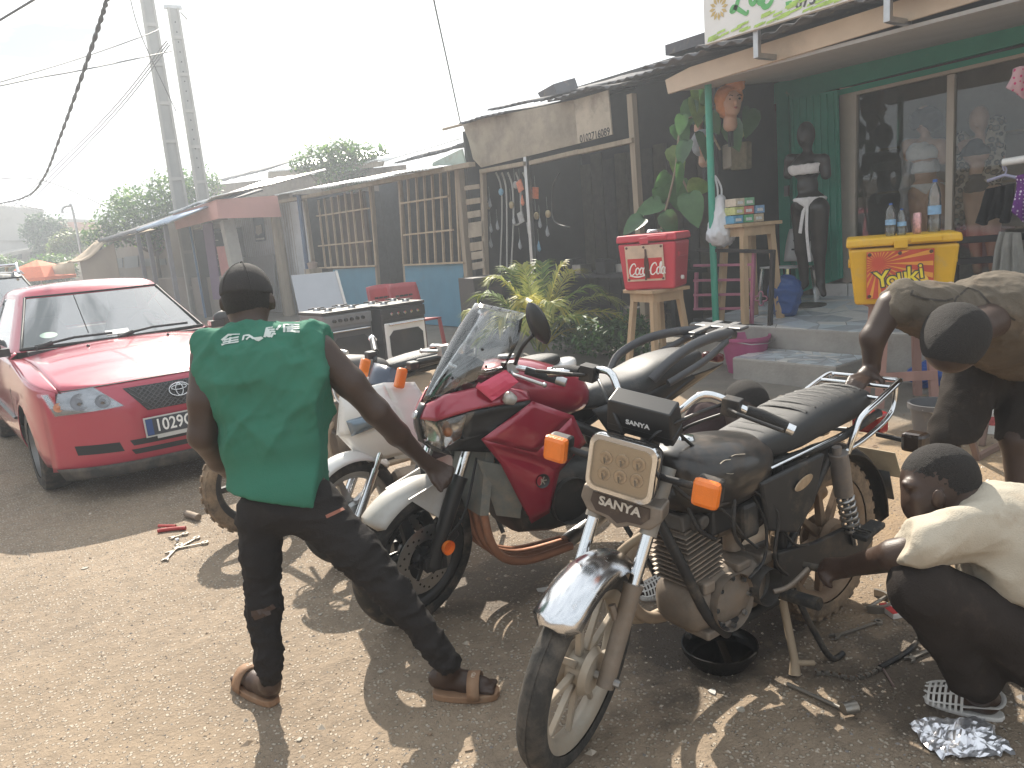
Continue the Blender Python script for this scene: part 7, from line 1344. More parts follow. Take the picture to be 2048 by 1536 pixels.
# railing at the terrace edge
rl = thing('terrace_railing', 'low black and pink metal railing at the terrace edge', 'railing'); IRON = mt('black_iron', (.02, .02, .022), .5, .3, .2, dust=.2); PKP = mt('dull_pink_iron', (.34, .12, .19), .5, 0, .15, dust=.15); RX = 6.63
for a, c in (((1396, 500), (1547, 503)), ((1546, 500), (1540, 656)), ((1388, 640), (1541, 655))): b = MB(); bar_px(b, RX, a, c, .035, .045); b.build('frame_bar', IRON, rl)
for y0 in (529, 559, 588, 616): b = MB(); bar_px(b, RX+.03, (1388, y0+2), (1507, y0), .025, .03); b.build('pink_bar', PKP, rl)
for a, c in (((1508, 506), (1503, 650)), ((1393, 545), (1392, 618))): b = MB(); bar_px(b, RX+.03, a, c, .03, .035); b.build('pink_post', PKP, rl)
b = MB(); c_ = onx(1522, 597, RX); b.tube([c_+V((0, .07*math.cos(a)*(abs(math.cos(2*a))*.6+.45), .07*math.sin(a)*(abs(math.cos(2*a))*.6+.45))) for a in [k*math.pi/12 for k in range(24)]], .006, 5, closed=True); b.build('star_ornament', PKP, rl)
# plastic bag on the column, chair, blue bag, buckets
def sdf_thing(name, label, cat, loc, prims, mat, vox=.012, k=.03, cutf=None, jig=None, part='body'):
    t = thing(name, label, cat, loc); o = sdf_obj(prims, part, mat, t, vox, k, cutf, smooth=1, jig=jig); return t
c_ = atd(1440, 425, 8.05); t = sdf_thing('carrier_bag', 'white plastic carrier bag hanging from the green column', 'bag', c_, [('c', (0, 0, -.2), (0, 0, .12), .14, .06), ('c', (-.03, 0, -.24), (.06, 0, -.24), .12, .11)], mt('thin_white_plastic', (.62, .64, .67), .45, 0, .06), .011, .04, None, stretch(V((0, .2, 1)), .014, 14)); b = MB(); b.tube(cat_rom([(-.03, 0, .14), (-.03, 0, .26), (0, .05, .38), (.03, 0, .26), (.03, 0, .14)], 5), .012, 6, sq=.4); b.build('handles', MT['thin_white_plastic'], t, smooth=60)
def pchair(name, label, loc, rz, mat, group=None, legm=None):
    t = thing(name, label, 'chair', loc, rz, group)
    b = MB(); patch(b, [(-.22, -.2, .43), (.22, -.2, .43), (.2, .2, .41), (-.2, .2, .41)], 5, 5, .012); b.build('seat', mat, t, smooth=60, solid=.02)
    b = MB(); rows = []
    for i in range(7): v_ = i/6; rows.append([V((x*(.42+.03*math.sin(v_*3)), .2+.1*v_-.35*(x*x)*.25, .47+.38*v_+(-.05*abs(x)**2 if i == 6 else 0))) for x in [-.5+j/8 for j in range(9)]])
    b.loft(rows, cap=False, closed=False); bk_ = b.build('backrest', mat, t, smooth=60, solid=.014)
    for j in range(4):
        for r_ in range(2): b = MB(); b.box((-.1+j*.066, .235+r_*.03-.002, .6+r_*.1), (.05, .05, .018), (R(-15), 0, 0)); b.build('slot', DARKIN, bk_)
    for sx in (-1, 1):
        for s in (-1, 1): b = MB(); b.beam((sx*.2, s*.18, .42), (sx*.23, s*.22, 0), .035, .035); b.build('leg', legm or mat, t)
    return t
q = gnd(1575, 612, tz(7.3)); pchair('plastic_chair', 'grey white plastic chair behind the terrace railing', (q.x, q.y, tz(q.x)), R(-100), mt('grey_plastic', (.45, .46, .46), .45), legm=CHROME)
q = gnd(1572, 632, tz(7.2)); sdf_thing('shopping_bag', 'blue woven shopping bag on the terrace floor', 'bag', (q.x, q.y, tz(q.x)), [('c', (0, 0, .12), (0, 0, .26), .14, .17), ('c', (.05, .08, .12), (.04, .06, .26), .12, .14)], mt('blue_woven', (.012, .06, .22), .55, 0, .2, 12), .014, .05, None, wr(.02, 7))
def bucket(name, label, loc, r0, r1, h, mat, rim=.012):
    t = thing(name, label, 'bucket', loc); b = MB(); b.lathe([(.001, .0), (r0, 0), (r1, h), (r1+rim, h), (r1+rim, h-.03), (r1+.003, h-.032)], 28); b.build('pail', mat, t, smooth=50, solid=.004); b = MB(); b.tube([(-r1-.01, 0, h-.02), (-r1*.8, -r1*.9, h-.05), (0, -r1*1.15, h-.06), (r1*.8, -r1*.9, h-.05), (r1+.01, 0, h-.02)], .005, 6); b.build('handle', STEEL, t, smooth=60); return t
bucket('bucket', 'dull pink plastic bucket beside the tiled step', gnd(1492, 742), .17, .235, .36, mt('pink_plastic', (.32, .06, .16), .5, 0, .1, dust=.15))
bucket('bucket', 'grey plastic bucket behind the bending man', gnd(1866, 886), .1, .14, .27, mt('grey_bucket', (.1, .1, .105), .5, 0, .1, dust=.25))
t = bucket('paint_tub', 'small white paint tub with red print near the right edge', gnd(1990, 862), .085, .1, .17, WHITE); b = MB(); b.lathe([(.095, .06), (.0985, .12)], 20, arc=.6, mat=M.Rotation(R(170), 4, 'Z')); b.build('red_print', mt('red_white_print', (.5, .12, .12), .5, 0, .6, 60), t)
q = gnd(1828, 782); sdf_thing('plastic_sack', 'blue plastic sack under the pinkish stool', 'bag', (q.x+.25, q.y, 0), [('e', (0, 0, .1), (.2, .14, .11)), ('e', (.12, .04, .1), (.14, .12, .1))], mt('shiny_blue_plastic', (.015, .07, .3), .3), .014, .04, None, wr(.025, 9))
t = thing('angle_iron_stand', 'low rusty angle iron stand by the paint tub', 'stand', gnd(1985, 905))
for a, c in (((-.2, 0, .0), (-.28, .05, .3)), ((-.2, 0, .02), (.3, 0, .02)), ((.1, .1, .0), (.25, .12, .3))): b = MB(); b.beam(a, c, .03, .03); b.build('bar', mt('rusty_iron', (.2, .13, .1), .8, .2), t)
# ---------------- cookers, board, red chairs in front of the hut
def cooker(label, loc, front, door, knobs):
    t = thing('gas_cooker', label, 'cooker', loc, R(4)); b = MB(); b.box((0, 0, .43), (.6, .58, .82)); b.build('casing', front, t, bev=.012)
    b = MB(); b.box((0, .0, .86), (.62, .6, .035)); top = b.build('hob', mt('hob_black', (.02, .02, .022), .4, 0, .2, dust=.25), t, bev=.006)
    for x in (-.15, .15):
        for y in (-.14, .14):
            b = MB(); b.lathe([(.001, .03), (.035, .028), (.045, .0)], 14, M.Translation((x, y, .878))); b.build('burner', STEEL, top)
            for a in (0, 90): b = MB(); b.box((x, y, .905), (.2, .012, .012), (0, 0, R(a))); b.build('pan_support', IRON, top)
    b = MB(); b.box((0, -.298, .77), (.6, .02, .12)); pn = b.build('control_panel', front, t, bev=.006)
    for k in range(knobs): b = MB(); b.lathe([(.001, .03), (.018, .028), (.022, 0)], 12, M.Translation((-.18+k*.36/(knobs-1), -.308, .77)) @ M.Rotation(R(90), 4, 'X')); b.build('knob', CHROME if knobs == 5 else BLK, pn)
    b = MB(); b.box((0, -.30, .42), (.55, .025, .5)); dr = b.build('oven_door', door, t, bev=.02); b = MB(); b.prism([(-.2, -.316, .24), (.2, -.316, .24), (.23, -.316, .3), (.23, -.316, .52), (.17, -.316, .58), (-.17, -.316, .58), (-.23, -.316, .52), (-.23, -.316, .3)], (0, -.006, 0)); b.build('oven_glass', mt('oven_glass', (.03, .03, .032), .15, coat=.5), dr)
    b = MB(); b.tube([(-.24, -.345, .65), (.24, -.345, .65)], .012, 8); b.build('door_handle', CHROME, dr, smooth=60); return t
q = atd(812, 700, 9.0); cooker('black gas cooker with a white framed oven door', (q.x, q.y+.3, 0), mt('cooker_charcoal', (.03, .031, .033), .35, 0, .1, dust=.2), WHITE, 5)
q = atd(702, 710, 8.7); cooker('grey gas cooker standing beside the black one', (q.x, q.y+.3, 0), mt('cooker_grey', (.2, .21, .22), .4, .2, .1, dust=.2), mt('cooker_door_dark', (.06, .06, .065), .4), 6)
bd = thing('leaning_board', 'large pale grey board leaning behind the grey cooker', 'board'); pts = [atd(*z3(825, 940), 9.9), atd(*z3(1090, 915), 9.9), atd(*z3(1155, 1150), 9.5), atd(*z3(880, 1195), 9.5)]
pts[2] = pts[1]+(pts[2]-pts[1])*1.9; pts[3] = pts[0]+(pts[3]-pts[0])*1.75; b = MB(); b.prism(pts, FWH*.02); b.build('sheet', mt('grey_white_board', (.33, .35, .37), .6, 0, .06, 3), bd); b = MB(); b.beam(pts[1], pts[2], .03, .03); b.build('edge_strip', mt('edge_pale', (.5, .48, .44), .6), bd)
RCH = mt('red_plastic', (.36, .05, .06), .45, 0, .1, dust=.15)
for px, lb in ((800, 'faded red plastic chair nearer the grey board'), (842, 'faded red plastic chair nearer the right blue panel')): q = atd(px, 700, 10.6); o_ = pchair('plastic_chair', lb, (q.x, q.y, 0), R(4), RCH, 'faded red chairs by the cookers'); o_.scale = (1.1, 1.1, 1.2)
q = atd(575, 690, 11.5); t = thing('red_basket', 'red plastic basin between the car and the grey board', 'basin', (q.x, q.y, .3)); b = MB(); b.lathe([(.001, 0), (.2, 0), (.3, .22), (.32, .22)], 20); b.build('basin', RCH, t, smooth=50, solid=.006); b = MB(); b.box((0, 0, -.15), (.4, .4, .3)); b.build('crate', BLKD, t)
q = onx(*z3(975, 880), 7.1); t = thing('cooking_pot', 'small pot with lid on the ledge by the left grille', 'pot', (q.x-.1, q.y, q.z-.06)); b = MB(); b.lathe([(.001, 0), (.1, 0), (.12, .12), (.13, .12), (.12, .13), (.001, .17)], 18); b.build('pot', mt('pot_tan', (.3, .22, .18), .5), t, smooth=50)
b = MB(); b.box((0, 0, -.45), (.3, .3, .9)); b.build('stand_box', WOODG, t)
q = atd(968, 640, 11.0); t = thing('dark_cabinet', 'dark wooden cabinet between the right blue panel and the palm', 'cabinet', (q.x, q.y, 0), R(-8)); b = MB(); b.box((0, 0, .5), (.46, .5, 1.0)); b.build('carcass', mt('dark_stained_wood', (.035, .03, .028), .6, 0, .25, 4), t, bev=.01); b = MB(); b.box((0, -.255, .55), (.38, .01, .6)); b.build('door', mt('dark_stained_wood2', (.055, .045, .04), .6, 0, .25, 4), t)
# ---------------- hoses and spare parts hung in the repair shed
HOSE = mt('pale_hose', (.4, .4, .38), .5)
for k, (x0, x1, y1, bx) in enumerate(((992, 1000, 545, 10), (1004, 1014, 540, 8), (1016, 1022, 548, 9), (1032, 1030, 450, 8), (1046, 1060, 500, 10), (1120, 1140, 455, -14))):
    b = MB(); b.tube(cat_rom([onx(x0, 345, 7.45), onx(x0+bx, 375, 7.45), onx(x0+bx+2, 440, 7.45), onx(x1, y1, 7.45)], 6), .014, 6); tag(b.build('hanging_hose', HOSE if k < 5 else BLKD, smooth=60), ['pale hose hanging nearest the stacked boards', 'second pale hose from the stacked boards', 'third pale hose from the stacked boards', 'short pale hose beside the orange packets', 'pale hose just left of the steel post', 'black hose hanging in the dark bay right of the steel post'][k], 'hose', 'hoses hung in the repair shed')
rs = random.Random(31); kinds = [('orange', (.5, .13, .05)), ('silver', (.28, .28, .28)), ('clear', (.2, .21, .22)), ('brass', (.3, .24, .14)), ('blue', (.15, .3, .42))]
hung = [(1040, 372, 0, 1), (1045, 400, 0, 0), (1071, 386, 0, 1), (1001, 384, 4, 2), (976, 412, 3, 2), (980, 405, 2, 0), (982, 455, 2, 0), (995, 450, 2, 0), (1022, 410, 3, 2), (1028, 440, 1, 0), (1042, 435, 1, 1), (1072, 432, 3, 2), (1095, 428, 3, 2), (1080, 445, 2, 0), (1095, 462, 2, 0), (1040, 488, 2, 0), (1078, 492, 4, 0), (982, 485, 2, 0), (1060, 455, 1, 1), (1030, 370, 1, 2)]
ordn = ('first', 'second', 'third', 'fourth', 'fifth', 'sixth', 'seventh', 'eighth'); seen_ = {}
for i, (px, py, kd, sh_) in enumerate(sorted(hung)):
    k_ = seen_.setdefault((kd, sh_), 0); seen_[kd, sh_] += 1; tot_ = sum(1 for h_ in hung if h_[2:] == (kd, sh_)); wd_ = kinds[kd][0]+' '+('pouch', 'packet', 'round part')[sh_]
    c_ = onx(px, py, 7.42); t = thing('hanging_spare_part', (wd_+' hanging in the repair shed' if tot_ == 1 else wd_+' in the repair shed, '+ordn[k_]+' counted from the stacked boards'), 'spare part', c_, group='spare parts hung in the repair shed'); m_ = mt('part_'+kinds[kd][0], kinds[kd][1], .35, .5 if kd in (1, 3) else 0, .4, 40); b = MB()
    if sh_ == 2: b.lathe([(.001, .012), (.04, .01), (.055, .0), (.055, -.02)], 16, M.Rotation(R(-90), 4, 'Y')); b.build('disc', m_, t, smooth=40)
    elif sh_ == 1: b.box((0, 0, 0), (.02, .13, .17), (R(rs.uniform(-20, 20)), 0, 0)); b.build('packet', m_, t, bev=.004)
    else: b.tube([(0, 0, .08), (0, 0, .05), (0, .01, .0), (0, .0, -.06), (0, 0, -.085)], [.006, .016, .036, .042, .01], 7, sq=.45); b.build('pouch', m_, t)
    b = MB(); b.tube([(0, 0, .07), (0, 0, .25)], .002, 4); b.build('string', HOSE, t)
# ================================================================ plants
FROND = [mt('palm_green', (.11, .18, .03), .45, 0, .25, 6, spec=.4, tl=.4), mt('palm_yellow', (.36, .34, .06), .45, 0, .25, 6, spec=.4, tl=.4), mt('palm_pale', (.26, .29, .08), .45, 0, .25, 6, spec=.4, tl=.4)]
q = atd(1085, 720, 9.4); pb = V((q.x, q.y, 0)); rs = random.Random(17)
pm = thing('palm_plant', 'bushy young palm with yellow green fronds before the repair shed', 'plant', pb)
def frond(tip, rise, seed, mi):
    r = random.Random(seed); b = MB(); a = V((r.uniform(-.07, .07), r.uniform(-.07, .07), .12)); t = V(tip); m1 = a.lerp(t, .45)+V((0, 0, rise)); S_ = cat_rom([a, a.lerp(m1, .5)+V((0, 0, rise*.25)), m1, m1.lerp(t, .6)+V((0, 0, rise*.28)), t], 9); n = len(S_)
    b.tube(S_, [.011*(1-.8*i/n) for i in range(n)], 5, mi=mi)
    for i in range(8, n):
        u = i/n; tg = (S_[min(i+1, n-1)]-S_[i-1]).normalized(); side = tg.cross(V((0, 0, 1)))
        side = side.normalized() if side.length > .05 else V((1, 0, 0)); up = side.cross(tg)
        for s in (-1, 1):
            for h_ in (0, .5):
                p0 = S_[i]+(S_[min(i+1, n-1)]-S_[i])*h_; l = (.34-.18*abs(u-.45))*(.85+.3*r.random())*(1 if u < .9 else .6); d = (tg*.75+side*s*.62+up*.22).normalized(); e = p0+d*l+V((0, 0, -.1-.1*r.random())); mid = p0.lerp(e, .5)+V((0, 0, .035)); wv = tg.cross(d).cross(d).normalized()*.0085
                b.add([p0-wv*.4, p0+wv*.4, mid+wv, e, mid-wv], [(0, 1, 2), (0, 2, 4), (2, 3, 4)], mi if r.random() > .25 else r.choice((0, 1, 2)))
    return b
tips = []
for px, py, dd, rise, mi in ((938, 620, -.1, .22, 2), (960, 590, .2, .3, 0), (985, 555, -.2, .3, 2), (1015, 535, .3, .3, 0), (1045, 530, 0, .2, 2), (1085, 525, .3, .15, 0), (1125, 528, -.1, .2, 1), (1150, 540, .3, .3, 1), (1195, 575, -.2, .3, 0), (1230, 600, .2, .35, 2), (1262, 650, -.3, .4, 1), (1240, 690, -.1, .3, 1), (1050, 600, -.7, .3, 1), (1110, 610, -.7, .3, 2), (1165, 640, -.6, .25, 0), (1000, 640, -.6, .3, 1), (960, 680, -.3, .3, 0), (1090, 560, .6, .2, 0), (1070, 640, -.9, .3, 2)):
    tp = atd(px, py, 9.4+dd)-pb; frond(tp, rise*.8, len(tips), mi).build('frond', FROND, pm); tips.append(tp)
cl = []; rs = random.Random(3)
for k in range(16): px = 1130+rs.random()*170; c_ = gnd(px, 735-rs.random()*40); cl.append((V((c_.x, c_.y, .16+rs.random()*.22)), .22))
tag(leaf_mesh(cl, 3200, .085, 8).build('undergrowth', [LEAFS[1], LEAFS[1], LEAFS[0]]), kind='stuff')
# climbing plant with large heart leaves
vn = thing('climbing_plant', 'climbing plant with large heart shaped leaves hanging before the boutique corner', 'plant'); VL = [mt('vine_leaf', (.045, .13, .035), .42, 0, .25, 8, spec=.5, tl=.25), mt('vine_leaf_pale', (.14, .22, .05), .42, 0, .3, 8, spec=.5, tl=.3), mt('vine_leaf_deep', (.03, .09, .03), .42, 0, .25, 8, spec=.5, tl=.2)]
H2 = [(0, 0), (.22, -.12), (.42, -.02), (.5, .22), (.42, .5), (.22, .8), (0, 1.0)]
def heart(c, L_, W_, ang, tilt, m_):
    a = R(ang); d = (RT*math.cos(a)+UP*math.sin(a)); s = (RT*-math.sin(a)+UP*math.cos(a)); nrm = (FW*-1).normalized(); s = (s*math.cos(R(tilt))+nrm*math.sin(R(tilt))).normalized(); d = (d+nrm*.25*math.sin(tilt)).normalized(); u = d.cross(s); b = MB(); mid = [c+d*L_*y for _, y in H2]; vs = []
    for k in (-1, 1):
        for (x, y), m0 in zip(H2, mid): vs.append(m0+s*W_*x*k+u*(abs(x)*.38*W_)-u*.12*L_*y*y)
    vs += [m0-u*.12*L_*y*y for (_, y), m0 in zip(H2, mid)]; n = 7
    fs = [(14+i, i, i+1, 14+i+1) for i in range(6)]+[(7+i, 14+i, 14+i+1, 7+i+1) for i in range(6)]; b.add(vs, fs); b.build('leaf', m_, vn, smooth=180)
rs = random.Random(41)
for px, py, L_, W_, an, m_ in ((1398, 195, 52, 36, 80, 1), (1403, 205, 48, 30, 95, 0), (1382, 205, 58, 36, -100, 0), (1390, 200, 60, 40, -85, 1), (1355, 252, 48, 40, -70, 0), (1342, 300, 52, 32, -60, 1), (1352, 318, 40, 34, -85, 1), (1356, 330, 58, 26, -85, 0), (1395, 270, 56, 30, -65, 2), (1352, 365, 62, 52, -75, 0), (1380, 392, 68, 54, -80, 0), (1380, 368, 50, 38, -10, 1), (1312, 380, 42, 38, -70, 0), (1322, 408, 56, 40, 200, 0), (1330, 428, 48, 40, -60, 2), (1285, 440, 52, 44, 215, 2), (1466, 246, 62, 48, -85, 0), (1500, 222, 60, 44, -100, 2), (1508, 225, 58, 16, -115, 1), (1375, 285, 50, 36, -110, 2), (1335, 350, 40, 36, 230, 0), (1418, 230, 44, 34, -60, 2), (1365, 232, 40, 28, -100, 0)):
    dp = 8.35+rs.uniform(-.2, .25); k = dp/1538; heart(atd(px, py, dp), L_*k, W_*k, an, rs.uniform(-48, 48), VL[m_])
for pts in ([(1470, 205), (1425, 215), (1390, 232), (1362, 250), (1352, 330), (1338, 395), (1326, 440), (1312, 520), (1300, 600)], [(1400, 228), (1420, 260), (1440, 300)], [(1352, 330), (1375, 380), (1392, 420)]): b = MB(); b.tube(cat_rom([atd(x, y, 8.4) for x, y in pts], 5), .013, 6); b.build('stem', mt('vine_stem', (.22, .17, .11), .8), vn, smooth=60)
# ================================================================ mannequins
def mann(name, label, X, ox, oy, s, mat, feet=True, head=True):
    c0 = onx(ox, oy+180*s, X); base = V((X, c0.y, 0)); mpp = (c0-CAM).dot(FW)/FPX*s
    def w(x, y, dx=0): q = onx(ox+x*s, oy+y*s, X); return (q.x-base.x+dx*mpp, q.y-base.y, q.z)
    def c(a, b_, ra, rb, k=.03): return ('c', w(*a), w(*b_), ra*mpp, rb*mpp, k)
    def e(a, rx, rz, ry, k=.03): return ('e', w(*a), (rx*mpp, ry*mpp, rz*mpp), axes(), k)
    P_ = [e((2, 98), 29, 28, 17), e((-12, 100, -12), 14, 14, 13), e((17, 100, -12), 14, 14, 13), e((3, 135), 21, 26, 14), e((8, 170), 33, 26, 19), c((-30, 82), (34, 82), 11, 11), c((3, 58), (3, 82), 8, 10), c((-32, 84), (-35, 112), 11, 10), c((36, 84), (40, 112), 11, 10), c((-9, 180), (-8, 262), 21, 14), c((-8, 262), (-3, 330), 13, 8), c((25, 180), (26, 262), 21, 14), c((26, 262), (29, 330), 13, 8)]
    if head: P_ += [e((0, 33), 17, 26, 20), e((2, 44, -17), 3, 5, 5, .01)]
    if feet: P_ += [c((-3, 330), (-18, 352, -12), 8, 6), c((29, 330), (42, 350, -12), 8, 6)]
    t = thing(name, label, 'mannequin', base); sdf_obj(P_, 'figure', mat, t, .016, .03, smooth=1); return t, P_, w, mpp
def band(t, P_, w, ya, yb, mat, name, g=.012, sel=slice(0, 6), vee=0):
    pr = [((p_[0], p_[1], tuple(r+g for r in p_[2]), *p_[3:]) if p_[0] == 'e' else (p_[0], p_[1], p_[2], p_[3]+g, p_[4]+g, *p_[5:])) for p_ in P_[sel]]; za, zb = w(0, ya)[2], w(0, yb)[2]
    return sdf_obj(pr, name, mat, t, .014, .03, lambda D, X, Y, Z: np.maximum(D, np.maximum(Z-za, zb+vee*np.abs((X-w(8, yb)[0])*RTH.x+(Y-w(8, yb)[1])*RTH.y)-Z)), smooth=1, jig=wr(.006, 12))
WL = mt('white_lace', (.75, .73, .73), .8, 0, .12, 30, bump=.3)
t, P_, w, mpp = mann('mannequin', 'glossy black mannequin in white lingerie before the green door', 7.75, 1612, 237, 1.0, mt('glossy_black_figure', (.016, .013, .012), .38, coat=.15))
band(t, P_, w, 92, 112, WL, 'bandeau'); band(t, P_, w, 158, 196, WL, 'briefs', sel=slice(3, 5), vee=1.0)
b = MB(); b.tube(cat_rom([w(16, 160, -22), w(14, 220, -22), w(18, 285, -18)], 5), .02, 5, sq=.25); b.tube(cat_rom([w(12, 160, -22), w(6, 200, -24), w(2, 228, -24)], 5), .022, 5, sq=.25); b.build('ribbon', WL, t)
b = MB(); zf = tz(7.75); b.lathe([(.001, zf+.02), (.2, zf+.02), (.21, zf)], 24); b.build('base_plate', BLKD, t)
qf = gnd(1632, 592, tz(7.6)); b = MB(); b.ico((0, 0, .07), .13, sub=2, sq=(1, .8, .9)); o = b.build('stone', mt('pale_stone', (.35, .32, .28), .9, 0, .2), smooth=60); o.location = (qf.x-.1, qf.y, tz(7.5)); tag(o, 'pale stone weighing down the black mannequin base', 'stone')
TAN = mt('tan_figure', (.52, .31, .21), .4, 0, .1)
t, P_, w, mpp = mann('mannequin', 'tan mannequin in white frilled lingerie behind the first glass pane', 8.78, 1848, 205, 1.02, TAN, False)
band(t, P_, w, 78, 112, WL, 'top', sel=slice(0, 3)); band(t, P_, w, 112, 138, WL, 'frill', .03, slice(3, 4)); band(t, P_, w, 160, 196, WL, 'briefs', sel=slice(3, 5), vee=1.0)
sdf_obj([('c', w(-34, 82), w(-38, 200), .06, .05), ('c', w(-38, 200), w(-40, 330), .05, .06)], 'robe', mt('sheer_white', (.42, .4, .4), .8), t, .016, .03, jig=stretch(V((0, 0, 1)), .02, 12)); sdf_obj([('e', w(4, 30), (.13, .13, .12), None), ('c', w(-10, 36), w(20, 36), .1, .1)], 'wig', mt('dark_wig', (.02, .017, .016), .7), t, .016, .03, jig=wr(.02, 9))
t, P_, w, mpp = mann('mannequin', 'tan mannequin in black briefs behind the second glass pane', 8.78, 1958, 205, 1.02, TAN, False)
band(t, P_, w, 70, 104, mt('black_cloth', (.012, .012, .013), .8), 'top', sel=slice(0, 3)); band(t, P_, w, 140, 176, MT['black_cloth'], 'briefs', sel=slice(3, 5))
def leo():
    m = mt('leopard_cloth', (.36, .31, .24), .85); t = m.node_tree; b = t.nodes['Principled BSDF']; vo = t.nodes.new('ShaderNodeTexVoronoi'); vo.inputs['Scale'].default_value = 17; co = t.nodes.new('ShaderNodeTexCoord'); t.links.new(co.outputs['Object'], vo.inputs['Vector']); cr_ = t.nodes.new('ShaderNodeValToRGB'); e = cr_.color_ramp.elements; e[0].position = .3; e[0].color = (.2, .15, .1, 1); e[1].position = .36; e[1].color = (.02, .018, .015, 1); n = cr_.color_ramp.elements.new(.5); n.color = (.02, .018, .015, 1); n = cr_.color_ramp.elements.new(.56); n.color = (.42, .37, .3, 1); t.links.new(vo.outputs['Distance'], cr_.inputs[0]); t.links.new(cr_.outputs[0], b.inputs['Base Color']); return m
LEO = leo(); sdf_obj([('c', w(-34, 70), w(-32, 150), .06, .07), ('c', w(-32, 150), w(-34, 235), .07, .075)], 'scarf_end', LEO, t, .016, .03, jig=stretch(V((0, 0, 1)), .02, 12)); sdf_obj([('c', w(34, 40), w(30, 90), .07, .08), ('c', w(30, 90), w(26, 150), .08, .09)], 'scarf_end', LEO, t, .016, .03, jig=stretch(V((0, 0, 1)), .02, 12))
# display heads with head wraps
def dhead(px, py, X, r, label, wrap, flower=False, yaw=10):
    c_ = onx(px, py, X); t = thing('display_head', label, 'display head', c_, group='display heads in the dark doorway'); A = axes(yaw); FS_ = mt('painted_face', (.5, .3, .21), .45, 0, .06)
    f = lambda x, y, z: tuple(RTH*x*r+FWH*y*r+V((0, 0, z*r)))
    ho = sdf_obj([('e', (0, 0, 0), (r*.78, r*.9, r*1.05), A), ('e', f(.05, -.35, -.55), (r*.5, r*.5, r*.5), A), ('e', f(.14, -.95, -.12), (r*.11, r*.16, r*.2), A, .01), ('e', f(.12, -.86, -.5), (r*.2, r*.1, r*.07), A, .01), ('c', f(0, .05, -.6), f(0, .1, -1.5), r*.42, r*.5, .02)], 'head', FS_, t, .009, .02, smooth=1)
    for s in (-1, 1):
        b = MB(); q = f(.12+s*.32, -.80, .1); b.ico(q, r*.11, sq=(1.2, .6, .7), sub=2); b.build('eye', mt('eye_dark', (.03, .02, .02), .2), ho, smooth=60); b = MB(); b.tube([f(.12+s*.15, -.86, .3), f(.12+s*.33, -.82, .38), f(.12+s*.52, -.7, .3)], r*.03, 5); b.build('brow', MT['eye_dark'], ho)
    b = MB(); b.ico(f(.12, -.93, -.5), r*.14, sq=(1.4, .5, .5), sub=2); b.build('lips', mt('lip_rose', (.4, .1, .1), .4), ho, smooth=60)
    pr = [('e', f(-.05, .12, .38), (r*.98, r*1.0, r*.85), A), ('e', f(-.35, .15, -.2), (r*.6, r*.75, r*.8), A)]
    if flower: pr += [('e', f(.35+.35*math.cos(a), -.2+.2*math.sin(a*2), 1.25+.4*math.sin(a)), (r*.34,)*3, A, .012) for a in [k*.785 for k in range(8)]]+[('e', f(.35, -.2, 1.2), (r*.55,)*3, A)]
    sdf_obj(pr, 'head_wrap', wrap, t, .009, .02, lambda D, X_, Y_, Z_: np.maximum(D, -(np.sqrt((X_-f(.14, -.9, -.15)[0])**2+(Y_-f(.14, -.9, -.15)[1])**2+((Z_-f(.14, -.9, -.15)[2])*.8)**2)-r*.72)), smooth=1, jig=wr(.006, 16)); b = MB(); b.tube([f(0, .1, -1.4), f(0, .1, -3)], r*.2, 8); b.build('stand', IRON, t)
dhead(1460, 205, 7.1, .15, 'display head in an orange flowered wrap, highest by the column', mt('orange_wrap', (.5, .2, .07), .85, 0, .1), True, -8)
dhead(1408, 288, 7.2, .13, 'display head in a silver grey wrap, lowest of the display heads', mt('grey_wrap', (.3, .31, .34), .85, 0, .15))
dhead(1396, 232, 7.5, .1, 'small display head half hidden by vine leaves', mt('green_wrap', (.05, .12, .08), .85))
for k, (px, py, w_, h_) in enumerate(((1452, 315, 50, 50), (1482, 312, 40, 55), (1430, 330, 30, 40))): q = onx(px, py, 7.6); b = MB(); b.box((0, 0, 0), (.12, w_*.0055, h_*.0055), (R(8*k-6), 0, 0)); o = b.build('folded_cloth', [CLO[1], mt('khaki_cloth', (.2, .17, .11), .9, 0, .3, 20), CLO[3]][k], bev=.02); o.location = q; tag(o, ['beige folded cloth hanging below the flowered display head', 'khaki patterned cloth hanging nearest the dark doorway', 'grey folded cloth below the silver wrapped head'][k], 'cloth', 'cloths hung in the dark doorway')
# clothes at the right edge
def garment(name, label, X, pts, mat, th=.03, seed=0):
    """hanging cloth between corner pixels top-left, top-right, bottom-right, bottom-left"""
    q = [onx(a, c, X) for a, c in pts]; b0 = sum(q, V())/4; t = thing(name, label, 'garment', b0); b = MB(); n, m = 26, 16; vs = []
    for i in range(n+1):
        for j in range(m+1):
            u, v_ = i/n, j/m; p_ = (q[0]*(1-u)+q[1]*u)*(1-v_)+(q[3]*(1-u)+q[2]*u)*v_-b0; f = th*(.35+.65*v_)*(math.sin(u*17+seed+v_*1.5)+.5*math.sin(u*31+seed*2))+th*1.2*noise.noise(p_*5+V((seed, 0, 0))); vs.append(p_+V((f, 0, .03*math.sin(u*9+seed)*v_)))
    b.add(vs, [(i*(m+1)+j, (i+1)*(m+1)+j, (i+1)*(m+1)+j+1, i*(m+1)+j+1) for i in range(n) for j in range(m)]); b.build('cloth', mat, t, smooth=180, solid=.006); return t
